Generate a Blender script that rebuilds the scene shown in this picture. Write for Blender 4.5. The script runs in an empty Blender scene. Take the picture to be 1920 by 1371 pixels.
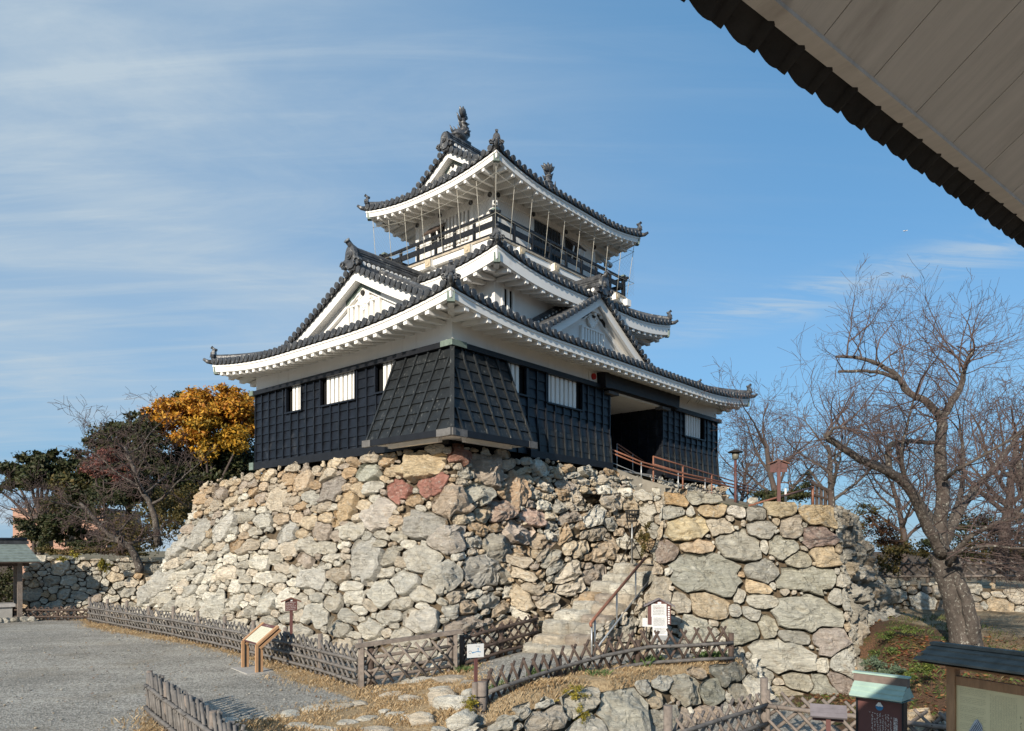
import bpy, math, random
import numpy as np
from mathutils import Vector, Matrix, noise

# ------------------------------------------------------------------ camera, sky, sun, exposure
SC = bpy.context.scene
COL = SC.collection
FPX, HOR, EYE = 1386.65, 1029.05, 2.9          # focal length and horizon row in photo pixels, eye height in metres
cam_d = bpy.data.cameras.new("camera")
cam_d.sensor_width = 36.0
cam_d.lens = FPX / 1920 * 36
cam_d.shift_y = (HOR - 685.5) / 1920
cam_d.clip_start = 0.05
cam_d.clip_end = 20000
cam = bpy.data.objects.new("camera", cam_d)
cam.location = (0, 0, EYE)
cam.rotation_euler = (math.radians(90), 0, 0)
COL.objects.link(cam)
SC.camera = cam

SUN_AZ, SUN_EL = math.radians(27), math.radians(23)     # azimuth from -Y towards -X
S_DIR = Vector((-math.sin(SUN_AZ) * math.cos(SUN_EL), -math.cos(SUN_AZ) * math.cos(SUN_EL), math.sin(SUN_EL)))
sun_d = bpy.data.lights.new("sun", 'SUN')
sun_d.energy = 4.6
sun_d.angle = math.radians(0.5)
sun_d.color = (1.0, 0.905, 0.77)
sun = bpy.data.objects.new("sun", sun_d)
sun.rotation_euler = (-S_DIR).to_track_quat('-Z', 'Y').to_euler()
COL.objects.link(sun)

world = bpy.data.worlds.new("World")
SC.world = world
world.use_nodes = True
SC.view_settings.view_transform = 'Standard'
SC.view_settings.look = 'None'
SC.view_settings.gamma = 1
SC.view_settings.exposure = 0.42
SC.view_settings.use_curve_mapping = False


def build_sky():
    nt = world.node_tree
    N, L = nt.nodes, nt.links
    N.clear()
    out = N.new('ShaderNodeOutputWorld')
    bg = N.new('ShaderNodeBackground')
    bg.inputs['Strength'].default_value = 0.12
    sky = N.new('ShaderNodeTexSky')
    sky.sky_type = 'NISHITA'
    sky.sun_disc = False
    sky.sun_elevation = SUN_EL
    sky.sun_rotation = math.radians(180) + SUN_AZ
    sky.altitude = 50
    sky.air_density = 1.0
    sky.dust_density = 0.1
    sky.ozone_density = 2.0
    # thin cirrus, laid out on a plane high above the place
    tc = N.new('ShaderNodeTexCoord')
    sep = N.new('ShaderNodeSeparateXYZ')
    L.new(tc.outputs['Generated'], sep.inputs[0])
    zc = N.new('ShaderNodeMath'); zc.operation = 'MAXIMUM'; zc.inputs[1].default_value = 0.02
    L.new(sep.outputs['Z'], zc.inputs[0])
    za = N.new('ShaderNodeMath'); za.operation = 'ADD'; za.inputs[1].default_value = 0.12
    L.new(zc.outputs[0], za.inputs[0])
    dx = N.new('ShaderNodeMath'); dx.operation = 'DIVIDE'
    dy = N.new('ShaderNodeMath'); dy.operation = 'DIVIDE'
    L.new(sep.outputs['X'], dx.inputs[0]); L.new(za.outputs[0], dx.inputs[1])
    L.new(sep.outputs['Y'], dy.inputs[0]); L.new(za.outputs[0], dy.inputs[1])
    cmb = N.new('ShaderNodeCombineXYZ')
    L.new(dx.outputs[0], cmb.inputs[0]); L.new(dy.outputs[0], cmb.inputs[1])

    def layer(rot, sc, nscale, detail, lo, hi, dist, rough=0.55):
        mp = N.new('ShaderNodeMapping')
        mp.inputs['Rotation'].default_value = (0, 0, math.radians(rot))
        mp.inputs['Scale'].default_value = (*sc, 1)
        L.new(cmb.outputs[0], mp.inputs[0])
        nz = N.new('ShaderNodeTexNoise')
        nz.inputs['Scale'].default_value = nscale
        nz.inputs['Detail'].default_value = detail
        nz.inputs['Roughness'].default_value = rough
        nz.inputs['Distortion'].default_value = dist
        L.new(mp.outputs[0], nz.inputs['Vector'])
        mr = N.new('ShaderNodeMapRange')
        mr.interpolation_type = 'SMOOTHSTEP'
        mr.inputs['From Min'].default_value = lo
        mr.inputs['From Max'].default_value = hi
        L.new(nz.outputs['Fac'], mr.inputs['Value'])
        return mr.outputs[0]

    a = layer(-46, (0.5, 1.45), 1.4, 10, 0.36, 0.74, 1.0, 0.64)
    b = layer(-35, (0.6, 0.9), 0.55, 3, 0.36, 0.66, 0.4)
    c = layer(-42, (0.45, 3.6), 2.0, 9, 0.45, 0.80, 0.9, 0.62)
    # the veil of cirrus hangs over the western (left) half of the sky
    mx = N.new('ShaderNodeMapRange'); mx.interpolation_type = 'SMOOTHSTEP'
    mx.inputs['From Min'].default_value = 0.42; mx.inputs['From Max'].default_value = -0.42
    L.new(sep.outputs['X'], mx.inputs['Value'])

    def mul(p, q):
        m = N.new('ShaderNodeMath'); m.operation = 'MULTIPLY'
        for i, s in enumerate((p, q)):
            if isinstance(s, (int, float)): m.inputs[i].default_value = s
            else: L.new(s, m.inputs[i])
        return m.outputs[0]

    def add(p, q):
        m = N.new('ShaderNodeMath'); m.operation = 'ADD'; m.use_clamp = True
        for i, s in enumerate((p, q)):
            if isinstance(s, (int, float)): m.inputs[i].default_value = s
            else: L.new(s, m.inputs[i])
        return m.outputs[0]
    base = add(mul(mul(a, b), 0.95), mul(c, 0.36))
    veil = mul(add(mul(base, 0.85), add(mul(b, 0.50), 0.24)), add(mul(mx.outputs[0], 0.98), 0.08))
    # one long faint streak low in the north-east
    d1, d2 = Vector((290, 1387, 405)).normalized(), Vector((900, 1387, 560)).normalized()
    nn = d1.cross(d2).normalized()
    dt = N.new('ShaderNodeVectorMath'); dt.operation = 'DOT_PRODUCT'; dt.inputs[1].default_value = nn
    L.new(tc.outputs['Generated'], dt.inputs[0])
    ab = N.new('ShaderNodeMath'); ab.operation = 'ABSOLUTE'; L.new(dt.outputs['Value'], ab.inputs[0])
    sr = N.new('ShaderNodeMapRange'); sr.interpolation_type = 'SMOOTHSTEP'
    sr.inputs['From Min'].default_value = 0.038; sr.inputs['From Max'].default_value = 0.0
    L.new(ab.outputs[0], sr.inputs['Value'])
    xr = N.new('ShaderNodeMapRange'); xr.interpolation_type = 'SMOOTHSTEP'
    xr.inputs['From Min'].default_value = 0.12; xr.inputs['From Max'].default_value = 0.34
    L.new(sep.outputs['X'], xr.inputs['Value'])
    e = layer(-20, (1.2, 5.0), 2.4, 9, 0.36, 0.70, 0.8, 0.65)
    streak = mul(mul(mul(sr.outputs[0], xr.outputs[0]), e), 0.62)
    veil = add(mul(veil, 0.95), streak)
    mix = N.new('ShaderNodeMixRGB')
    mix.inputs['Color2'].default_value = (3.2, 3.85, 4.4, 1)
    L.new(veil, mix.inputs['Fac'])
    hs = N.new('ShaderNodeHueSaturation')
    hs.inputs['Saturation'].default_value = 1.12
    L.new(sky.outputs[0], hs.inputs['Color'])
    # even the clear sky out: deep blue aloft, pale but not burnt at the horizon
    ev = N.new('ShaderNodeMapRange'); ev.interpolation_type = 'SMOOTHSTEP'
    ev.inputs['From Min'].default_value = 0.0; ev.inputs['From Max'].default_value = 0.30
    ev.inputs['To Min'].default_value = 0.84; ev.inputs['To Max'].default_value = 0.52
    L.new(sep.outputs['Z'], ev.inputs['Value'])
    cl = N.new('ShaderNodeMixRGB'); cl.inputs['Color2'].default_value = (0.58, 2.1, 3.95, 1)
    L.new(ev.outputs[0], cl.inputs['Fac']); L.new(hs.outputs[0], cl.inputs['Color1'])
    L.new(cl.outputs[0], mix.inputs['Color1'])
    L.new(mix.outputs[0], bg.inputs['Color'])
    L.new(bg.outputs[0], out.inputs['Surface'])


build_sky()

# ------------------------------------------------------------------ helpers
RNG = random.Random(7)


def at(u, v, Y):
    """the point seen at photo pixel (u, v) at distance Y"""
    return Vector(((u - 960) / FPX * Y, Y, EYE + (HOR - v) / FPX * Y))


def px(p):
    return (960 + FPX * p[0] / p[1], HOR - FPX * (p[2] - EYE) / p[1])


class MB:
    """collects shapes, links them as one mesh object"""

    def __init__(s):
        s.V, s.F, s.M, s.T, s.S = [], [], [], [], []
        s.mi = 0; s.tint = (1, 1, 1); s.sm = False

    def add(s, vs, fs, tint=None, smooth=None):
        o = len(s.V)
        s.V.extend(tuple(v) for v in vs)
        t = tint or s.tint
        s.T.extend([t] * len(vs))
        sm = s.sm if smooth is None else smooth
        for f in fs:
            s.F.append(tuple(i + o for i in f)); s.M.append(s.mi); s.S.append(sm)

    def box(s, c, size, R=None, tint=None):
        hx, hy, hz = size[0] / 2, size[1] / 2, size[2] / 2
        P = [Vector((x, y, z)) for z in (-hz, hz) for y in (-hy, hy) for x in (-hx, hx)]
        if R is not None: P = [R @ p for p in P]
        c = Vector(c)
        s.add([c + p for p in P], [(0, 2, 3, 1), (4, 5, 7, 6), (0, 1, 5, 4), (2, 6, 7, 3), (0, 4, 6, 2), (1, 3, 7, 5)], tint, False)

    def beam(s, a, b, w, h, up=(0, 0, 1), tint=None):
        a, b = Vector(a), Vector(b)
        d = b - a
        if d.length < 1e-6: return
        x = d.normalized()
        y = Vector(up).cross(x)
        if y.length < 1e-4: y = Vector((0, 1, 0)).cross(x)
        y.normalize(); z = x.cross(y)
        R = Matrix((x, y, z)).transposed()
        s.box((a + b) / 2, (d.length, w, h), R, tint)

    def quad(s, *p, tint=None): s.add(p, [tuple(range(len(p)))], tint, False)

    def tube(s, pts, r, n=6, cap=True, tint=None, smooth=True):
        pts = [Vector(p) for p in pts]
        m = len(pts)
        rr = r if isinstance(r, (list, tuple)) else [r] * m
        vs = []
        ref = None
        for i, p in enumerate(pts):
            d = (pts[min(i + 1, m - 1)] - pts[max(i - 1, 0)])
            if d.length < 1e-9: d = Vector((0, 0, 1))
            d.normalize()
            if ref is None:
                ref = d.orthogonal().normalized()
            u = ref - d * ref.dot(d)
            if u.length < 1e-5: u = d.orthogonal()
            u.normalize(); ref = u
            w = d.cross(u)
            for k in range(n):
                a = 2 * math.pi * k / n
                vs.append(p + (u * math.cos(a) + w * math.sin(a)) * rr[i])
        fs = []
        for i in range(m - 1):
            for k in range(n):
                k2 = (k + 1) % n
                fs.append((i * n + k, i * n + k2, (i + 1) * n + k2, (i + 1) * n + k))
        s.add(vs, fs, tint, smooth)
        if cap:
            o = len(s.V) - m * n
            for base, rev in ((o, True), (o + (m - 1) * n, False)):
                f = tuple(range(base, base + n))
                s.F.append(f[::-1] if rev else f); s.M.append(s.mi); s.S.append(False)

    def cyl(s, a, b, r, n=10, r2=None, tint=None):
        s.tube([a, b], [r, r if r2 is None else r2], n, True, tint)

    def prism(s, poly, M, depth, tint=None):
        """poly: 2-D outline; M: 4x4 to place it (local z = thickness)"""
        n = len(poly)
        vs = [M @ Vector((x, y, 0)) for x, y in poly] + [M @ Vector((x, y, depth)) for x, y in poly]
        fs = [tuple(range(n))[::-1], tuple(range(n, 2 * n))]
        fs += [(i, (i + 1) % n, n + (i + 1) % n, n + i) for i in range(n)]
        s.add(vs, fs, tint, False)

    def strip(s, A, B, tint=None, smooth=False):
        n = len(A)
        s.add(list(A) + list(B), [(i, i + 1, n + i + 1, n + i) for i in range(n - 1)], tint, smooth)

    def ico(s, c, r, sub=1, sq=(1, 1, 1), jit=0.0, tint=None, seed=0):
        V, F = ico_sphere(sub)
        rg = random.Random(seed)
        c = Vector(c)
        out = []
        for v in V:
            k = 1 + jit * noise.noise(Vector(v) * 1.7 + Vector((seed * 3.1, seed * 1.7, 0)))
            out.append(c + Vector((v[0] * sq[0], v[1] * sq[1], v[2] * sq[2])) * r * k)
        s.add(out, F, tint, True)

    def build(s, name, mats, parent=None, label=None, tints=False, loc=None):
        me = bpy.data.meshes.new(name)
        me.from_pydata(s.V, [], s.F)
        if not isinstance(mats, (list, tuple)): mats = [mats]
        for m in mats: me.materials.append(m)
        nF = len(me.polygons)
        if nF == len(s.M):
            me.polygons.foreach_set('material_index', s.M)
            me.polygons.foreach_set('use_smooth', s.S)
        if tints:
            at_ = me.color_attributes.new('tint', 'FLOAT_COLOR', 'POINT')
            c = np.ones((len(s.V), 4), np.float32)
            c[:, :3] = np.array(s.T, np.float32)
            at_.data.foreach_set('color', c.ravel())
        me.update()
        o = bpy.data.objects.new(name, me)
        COL.objects.link(o)
        if parent is not None: o.parent = parent
        if label: o['label'] = label
        if loc is not None: o.location = loc
        return o


_ICO = {}


def ico_sphere(sub):
    if sub in _ICO: return _ICO[sub]
    t = (1 + 5 ** .5) / 2
    V = [Vector(v).normalized() for v in [(-1, t, 0), (1, t, 0), (-1, -t, 0), (1, -t, 0), (0, -1, t), (0, 1, t), (0, -1, -t), (0, 1, -t), (t, 0, -1), (t, 0, 1), (-t, 0, -1), (-t, 0, 1)]]
    F = [(0, 11, 5), (0, 5, 1), (0, 1, 7), (0, 7, 10), (0, 10, 11), (1, 5, 9), (5, 11, 4), (11, 10, 2), (10, 7, 6), (7, 1, 8), (3, 9, 4), (3, 4, 2), (3, 2, 6), (3, 6, 8), (3, 8, 9), (4, 9, 5), (2, 4, 11), (6, 2, 10), (8, 6, 7), (9, 8, 1)]
    for _ in range(sub):
        mid = {}
        nf = []

        def m(a, b):
            k = (min(a, b), max(a, b))
            if k not in mid:
                mid[k] = len(V); V.append(((V[a] + V[b]) / 2).normalized())
            return mid[k]
        for a, b, c in F:
            x, y, z = m(a, b), m(b, c), m(c, a)
            nf += [(a, x, z), (b, y, x), (c, z, y), (x, y, z)]
        F = nf
    _ICO[sub] = (V, F)
    return _ICO[sub]


def thing(name, label, cat, loc=(0, 0, 0), rz=0.0, group=None):
    o = bpy.data.objects.new(name, None)
    o.empty_display_size = 0.3
    COL.objects.link(o)
    o.location = loc; o.rotation_euler = (0, 0, rz)
    o['label'] = label; o['category'] = cat
    if group: o['group'] = group
    return o


def tag(o, label, cat, group=None):
    o['label'] = label; o['category'] = cat
    if group: o['group'] = group
    return o


def copy_thing(root, loc, rz, label, group=None):
    r = root.copy(); COL.objects.link(r); r.location = loc; r.rotation_euler = (0, 0, rz); r['label'] = label
    if group: r['group'] = group
    for ch in list(root.children):
        c = ch.copy(); COL.objects.link(c); c.parent = r
        for g in list(ch.children):
            d = g.copy(); COL.objects.link(d); d.parent = c
    return r


# ------------------------------------------------------------------ materials
def mat(name, col, rough=0.8, var=0.25, scale=4.0, bump=0.0, bscale=30.0, col2=None, c2lo=0.55, c2hi=0.7, c2scale=2.0,
        spec=0.3, stretch=(1, 1, 1), metal=0.0, tint=False, c2stretch=None, detail=5):
    m = bpy.data.materials.new(name)
    m.use_nodes = True
    nt = m.node_tree; N, L = nt.nodes, nt.links
    bs = N['Principled BSDF']
    bs.inputs['Roughness'].default_value = rough
    bs.inputs['Specular IOR Level'].default_value = spec
    bs.inputs['Metallic'].default_value = metal
    tc = N.new('ShaderNodeTexCoord')
    mp = N.new('ShaderNodeMapping'); mp.inputs['Scale'].default_value = stretch
    L.new(tc.outputs['Object'], mp.inputs[0])
    nz = N.new('ShaderNodeTexNoise'); nz.inputs['Scale'].default_value = scale; nz.inputs['Detail'].default_value = detail
    nz.inputs['Roughness'].default_value = 0.62
    L.new(mp.outputs[0], nz.inputs['Vector'])
    rp = N.new('ShaderNodeMapRange')
    rp.inputs['From Min'].default_value = 0.28; rp.inputs['From Max'].default_value = 0.72
    rp.inputs['To Min'].default_value = 1 - var; rp.inputs['To Max'].default_value = 1 + var
    L.new(nz.outputs['Fac'], rp.inputs['Value'])
    mu = N.new('ShaderNodeMixRGB'); mu.blend_type = 'MULTIPLY'; mu.inputs['Fac'].default_value = 1
    if tint:
        atn = N.new('ShaderNodeAttribute'); atn.attribute_name = 'tint'
        m2 = N.new('ShaderNodeMixRGB'); m2.blend_type = 'MULTIPLY'; m2.inputs['Fac'].default_value = 1
        m2.inputs['Color2'].default_value = (*col, 1)
        L.new(atn.outputs['Color'], m2.inputs['Color1'])
        src = m2.outputs[0]
    else:
        rgb = N.new('ShaderNodeRGB'); rgb.outputs[0].default_value = (*col, 1); src = rgb.outputs[0]
    if col2:
        mp2 = N.new('ShaderNodeMapping'); mp2.inputs['Scale'].default_value = c2stretch or stretch
        L.new(tc.outputs['Object'], mp2.inputs[0])
        n2 = N.new('ShaderNodeTexNoise'); n2.inputs['Scale'].default_value = c2scale; n2.inputs['Detail'].default_value = 6
        n2.inputs['Roughness'].default_value = 0.65
        L.new(mp2.outputs[0], n2.inputs['Vector'])
        r2 = N.new('ShaderNodeMapRange'); r2.interpolation_type = 'SMOOTHSTEP'
        r2.inputs['From Min'].default_value = c2lo; r2.inputs['From Max'].default_value = c2hi
        L.new(n2.outputs['Fac'], r2.inputs['Value'])
        mm = N.new('ShaderNodeMixRGB'); mm.inputs['Color2'].default_value = (*col2, 1)
        L.new(src, mm.inputs['Color1']); L.new(r2.outputs[0], mm.inputs['Fac'])
        src = mm.outputs[0]
    L.new(src, mu.inputs['Color1']); L.new(rp.outputs[0], mu.inputs['Color2'])
    L.new(mu.outputs[0], bs.inputs['Base Color'])
    if bump > 0:
        nb = N.new('ShaderNodeTexNoise'); nb.inputs['Scale'].default_value = bscale; nb.inputs['Detail'].default_value = 6
        L.new(mp.outputs[0], nb.inputs['Vector'])
        bp = N.new('ShaderNodeBump'); bp.inputs['Strength'].default_value = bump; bp.inputs['Distance'].default_value = 0.03
        L.new(nb.outputs['Fac'], bp.inputs['Height']); L.new(bp.outputs[0], bs.inputs['Normal'])
    return m


def stone_material():
    m = bpy.data.materials.new('rough_stone')
    m.use_nodes = True
    nt = m.node_tree; N, L = nt.nodes, nt.links
    bs = N['Principled BSDF']
    bs.inputs['Roughness'].default_value = 0.88
    bs.inputs['Specular IOR Level'].default_value = 0.25
    tc = N.new('ShaderNodeTexCoord')
    at_ = N.new('ShaderNodeAttribute'); at_.attribute_name = 'tint'

    def nz(scale, detail=6, rough=0.6, vec=None, dist=0.0):
        n = N.new('ShaderNodeTexNoise'); n.inputs['Scale'].default_value = scale; n.inputs['Detail'].default_value = detail
        n.inputs['Roughness'].default_value = rough; n.inputs['Distortion'].default_value = dist
        L.new(vec or tc.outputs['Object'], n.inputs['Vector']); return n.outputs['Fac']

    def mr(src, a, b, c=0.0, d=1.0, smooth=True):
        r = N.new('ShaderNodeMapRange')
        if smooth: r.interpolation_type = 'SMOOTHSTEP'
        r.inputs['From Min'].default_value = a; r.inputs['From Max'].default_value = b
        r.inputs['To Min'].default_value = c; r.inputs['To Max'].default_value = d
        L.new(src, r.inputs['Value']); return r.outputs[0]

    def mix(c1, c2, f, mode='MIX'):
        x = N.new('ShaderNodeMixRGB'); x.blend_type = mode
        for nme, val in (('Color1', c1), ('Color2', c2), ('Fac', f)):
            if isinstance(val, tuple): x.inputs[nme].default_value = (*val, 1)
            elif isinstance(val, (int, float)): x.inputs[nme].default_value = val
            else: L.new(val, x.inputs[nme])
        return x.outputs[0]
    base = at_.outputs['Color']
    # rusty veins and patches of iron colour
    c = mix(base, (0.36, 0.25, 0.145), mr(nz(1.9, 7, 0.68, None, 0.8), 0.56, 0.76, 0, 0.55))
    # pale lichen blotches
    c = mix(c, (0.55, 0.53, 0.46), mr(nz(7.0, 6, 0.74), 0.53, 0.68, 0, 0.65))
    # dark lichen and soot specks
    c = mix(c, (0.10, 0.095, 0.085), mr(nz(15.0, 5, 0.78), 0.59, 0.72, 0, 0.55))
    # hairline cracks and bedding streaks
    wp = N.new('ShaderNodeTexNoise'); wp.inputs['Scale'].default_value = 2.3; wp.inputs['Detail'].default_value = 5
    L.new(tc.outputs['Object'], wp.inputs['Vector'])
    wv = N.new('ShaderNodeMixRGB'); wv.blend_type = 'ADD'; wv.inputs['Fac'].default_value = 0.55
    L.new(tc.outputs['Object'], wv.inputs['Color1']); L.new(wp.outputs['Color'], wv.inputs['Color2'])
    vor = N.new('ShaderNodeTexVoronoi'); vor.feature = 'DISTANCE_TO_EDGE'; vor.inputs['Scale'].default_value = 2.6
    L.new(wv.outputs[0], vor.inputs['Vector'])
    crack = mr(vor.outputs['Distance'], 0.0, 0.030, 1.0, 0.0)
    brk = mr(nz(3.6, 3, 0.5), 0.50, 0.66, 0, 0.5)
    ck = N.new('ShaderNodeMath'); ck.operation = 'MULTIPLY'; L.new(crack, ck.inputs[0]); L.new(brk, ck.inputs[1])
    c = mix(c, (0.07, 0.058, 0.045), ck.outputs[0])
    mps = N.new('ShaderNodeMapping'); mps.inputs['Scale'].default_value = (0.7, 0.7, 6.0); mps.inputs['Rotation'].default_value = (0.3, -0.2, 0.0)
    L.new(tc.outputs['Object'], mps.inputs[0])
    c = mix(c, mr(nz(3.0, 8, 0.72, mps.outputs[0], 0.5), 0.25, 0.75, 0.80, 1.36, False), 1.0, 'MULTIPLY')
    mm = mr(nz(4.2, 9, 0.74), 0.25, 0.75, 0.80, 1.60, False)
    c = mix(c, mm, 1.0, 'MULTIPLY')
    L.new(c, bs.inputs['Base Color'])
    mp = N.new('ShaderNodeMapping'); mp.inputs['Scale'].default_value = (1, 1, 3.4)
    mp.inputs['Rotation'].default_value = (0.25, 0.15, 0.4)
    L.new(tc.outputs['Object'], mp.inputs[0])
    b1 = nz(4.5, 10, 0.72, mp.outputs[0], 0.6)
    b2 = nz(22, 6, 0.75)
    ad = N.new('ShaderNodeMath'); ad.operation = 'MULTIPLY_ADD'; ad.inputs[1].default_value = 0.40
    L.new(b2, ad.inputs[0]); L.new(b1, ad.inputs[2])
    a3 = N.new('ShaderNodeMath'); a3.operation = 'MULTIPLY_ADD'; a3.inputs[1].default_value = -0.45
    L.new(ck.outputs[0], a3.inputs[0]); L.new(ad.outputs[0], a3.inputs[2]); ad = a3
    bp = N.new('ShaderNodeBump'); bp.inputs['Strength'].default_value = 1.0; bp.inputs['Distance'].default_value = 0.16
    L.new(ad.outputs[0], bp.inputs['Height']); L.new(bp.outputs[0], bs.inputs['Normal'])
    return m


M = {}
M['stone'] = stone_material()
M['soil'] = mat('packed_soil', (0.10, 0.075, 0.048), 0.95, 0.4, 6, 0.6, 20)
M['plaster'] = mat('white_plaster', (0.80, 0.78, 0.74), 0.75, 0.05, 1.2, 0.05, 25, col2=(0.50, 0.46, 0.40), c2lo=0.53, c2hi=0.90, c2scale=1.8, c2stretch=(1.8, 1.8, 0.25))
M['plaster_trim'] = mat('white_painted_trim', (0.82, 0.80, 0.755), 0.6, 0.05, 2.0, 0.0, col2=(0.60, 0.56, 0.50), c2lo=0.56, c2hi=0.85, c2scale=2.6, c2stretch=(1.6, 1.6, 0.5))
M['tile'] = mat('grey_roof_tile', (0.058, 0.060, 0.064), 0.38, 0.65, 4.5, 0.25, 14, col2=(0.30, 0.295, 0.275), c2lo=0.54, c2hi=0.72, c2scale=5.0, spec=0.5)
M['tile_dark'] = mat('dark_roof_tile', (0.045, 0.047, 0.05), 0.5, 0.5, 4.0, 0.2, 14, spec=0.4)
M['black'] = mat('black_painted_board', (0.006, 0.0078, 0.0125), 0.4, 0.55, 2.2, 0.2, 40, col2=(0.04, 0.042, 0.046), c2lo=0.54, c2hi=0.8, c2scale=2.2, spec=0.35, c2stretch=(1, 1, 0.6))
M['black_old'] = mat('weathered_black_board', (0.014, 0.0165, 0.018), 0.5, 0.5, 2.0, 0.25, 30, col2=(0.13, 0.135, 0.13), c2lo=0.57, c2hi=0.74, c2scale=6.5, spec=0.4, c2stretch=(2.2, 2.2, 0.35))
M['black_trim'] = mat('black_beam', (0.008, 0.009, 0.012), 0.5, 0.4, 3, 0.0, spec=0.35)
M['void'] = mat('dark_interior', (0.006, 0.006, 0.006), 0.9, 0.2, 2)
M['copper'] = mat('green_copper', (0.16, 0.205, 0.175), 0.6, 0.3, 5, col2=(0.06, 0.08, 0.07), c2lo=0.5, c2hi=0.7, c2scale=4)
M['copper_pale'] = mat('pale_verdigris', (0.34, 0.46, 0.39), 0.6, 0.15, 5, 0.1, 60)
M['wood'] = mat('weathered_grey_wood', (0.195, 0.162, 0.138), 0.85, 0.35, 9, 0.3, 50, stretch=(1, 1, 1))
M['wood_dark'] = mat('dark_brown_wood', (0.085, 0.06, 0.048), 0.8, 0.4, 9, 0.3, 50)
M['bamboo'] = mat('grey_weathered_bamboo', (0.145, 0.133, 0.122), 0.7, 0.35, 7, 0.2, 40)
M['cord'] = mat('black_hemp_cord', (0.02, 0.017, 0.015), 0.9, 0.3, 9)
M['tan'] = mat('tan_composite_wood', (0.44, 0.255, 0.135), 0.6, 0.12, 6, 0.1, 60)
M['brown_paint'] = mat('brown_painted_board', (0.115, 0.05, 0.045), 0.55, 0.12, 4)
M['paper'] = mat('white_paper', (0.60, 0.60, 0.585), 0.7, 0.03, 4)
M['ink'] = mat('grey_print', (0.16, 0.16, 0.17), 0.8, 0.3, 30)
M['ink_red'] = mat('red_print', (0.5, 0.09, 0.07), 0.8, 0.3, 30)
M['ink_blue'] = mat('blue_print', (0.04, 0.20, 0.40), 0.7, 0.1, 30)
M['white_paint'] = mat('white_lettering', (0.8, 0.8, 0.78), 0.6, 0.03, 10)
M['cream'] = mat('cream_panel', (0.70, 0.62, 0.37), 0.5, 0.06, 3)
M['navy'] = mat('navy_print', (0.012, 0.035, 0.075), 0.5, 0.1, 10)
M['pine'] = mat('brown_pine_post', (0.33, 0.19, 0.10), 0.65, 0.25, 6, 0.15, 40, stretch=(4, 4, 0.6))
M['steel'] = mat('galvanised_steel', (0.42, 0.43, 0.43), 0.4, 0.1, 8, spec=0.5, metal=0.6)
M['rust_rail'] = mat('rust_brown_handrail', (0.25, 0.11, 0.068), 0.5, 0.2, 9, spec=0.4)
M['iron'] = mat('dark_iron', (0.03, 0.028, 0.026), 0.7, 0.3, 9)
M['concrete'] = mat('grey_concrete', (0.36, 0.345, 0.32), 0.9, 0.15, 5, 0.1, 40)
M['red'] = mat('red_alarm_paint', (0.45, 0.03, 0.025), 0.4, 0.1, 5)
M['bark'] = mat('grey_cherry_bark', (0.082, 0.068, 0.058), 0.9, 0.4, 7, 1.0, 16, col2=(0.30, 0.29, 0.25), c2lo=0.55, c2hi=0.68, c2scale=19.0, stretch=(1, 1, 0.8))
M['twig'] = mat('brown_twig', (0.10, 0.07, 0.062), 0.85, 0.3, 3)
M['twig_dark'] = mat('dark_branch', (0.085, 0.066, 0.058), 0.9, 0.3, 3)
M['soffit'] = mat('weathered_soffit_board', (0.47, 0.405, 0.345), 0.9, 0.10, 5.0, 0.08, 30, col2=(0.30, 0.25, 0.21), c2lo=0.5, c2hi=0.85, c2scale=2.4, stretch=(5, 0.6, 0.6), c2stretch=(2.2, 0.8, 0.8))
M['orange_wall'] = mat('terracotta_facade', (0.42, 0.25, 0.18), 0.8, 0.06, 1)
M['slate_roof'] = mat('grey_green_shingle', (0.19, 0.225, 0.205), 0.7, 0.3, 5, 0.2, 20)


def leaf_material(name, rough=0.55, trans=0.25):
    m = bpy.data.materials.new(name)
    m.use_nodes = True
    nt = m.node_tree; N, L = nt.nodes, nt.links
    bs = N['Principled BSDF']
    bs.inputs['Roughness'].default_value = rough
    bs.inputs['Specular IOR Level'].default_value = 0.3
    a = N.new('ShaderNodeAttribute'); a.attribute_name = 'tint'
    L.new(a.outputs['Color'], bs.inputs['Base Color'])
    tr = N.new('ShaderNodeBsdfTranslucent')
    L.new(a.outputs['Color'], tr.inputs['Color'])
    mx = N.new('ShaderNodeMixShader'); mx.inputs[0].default_value = trans
    L.new(bs.outputs[0], mx.inputs[1]); L.new(tr.outputs[0], mx.inputs[2])
    L.new(mx.outputs[0], N['Material Output'].inputs['Surface'])
    return m


M['leaf'] = leaf_material('leaf')
M['blade'] = leaf_material('grass_blade', 0.7, 0.3)
# ------------------------------------------------------------------ the place: frames and heights
CX0, CY0, TH = -1.6183, 20.0, 0.85924          # near corner of the keep and its turn
LA, LB = 9.963, 16.102                         # depth (left facade) and length (right facade) of the keep
cT, sT = math.cos(TH), math.sin(TH)


def cw(x, y, z=0.0):
    """keep frame -> world"""
    return Vector((CX0 + cT * x - sT * y, CY0 + sT * x + cT * y, z))


def smooth(a, b, x):
    t = np.clip((np.asarray(x, float) - a) / (b - a), 0, 1)
    return t * t * (3 - 2 * t)


RET_LINE = np.array([(9.5, 17.7), (5.85, 17.2), (5.25, 15.8), (3.4, 14.7), (2.03, 13.4), (1.24, 13.1), (0.0, 12.1), (-0.9, 11.5), (-2.2, 10.4), (-5, 8.0)])


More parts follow.
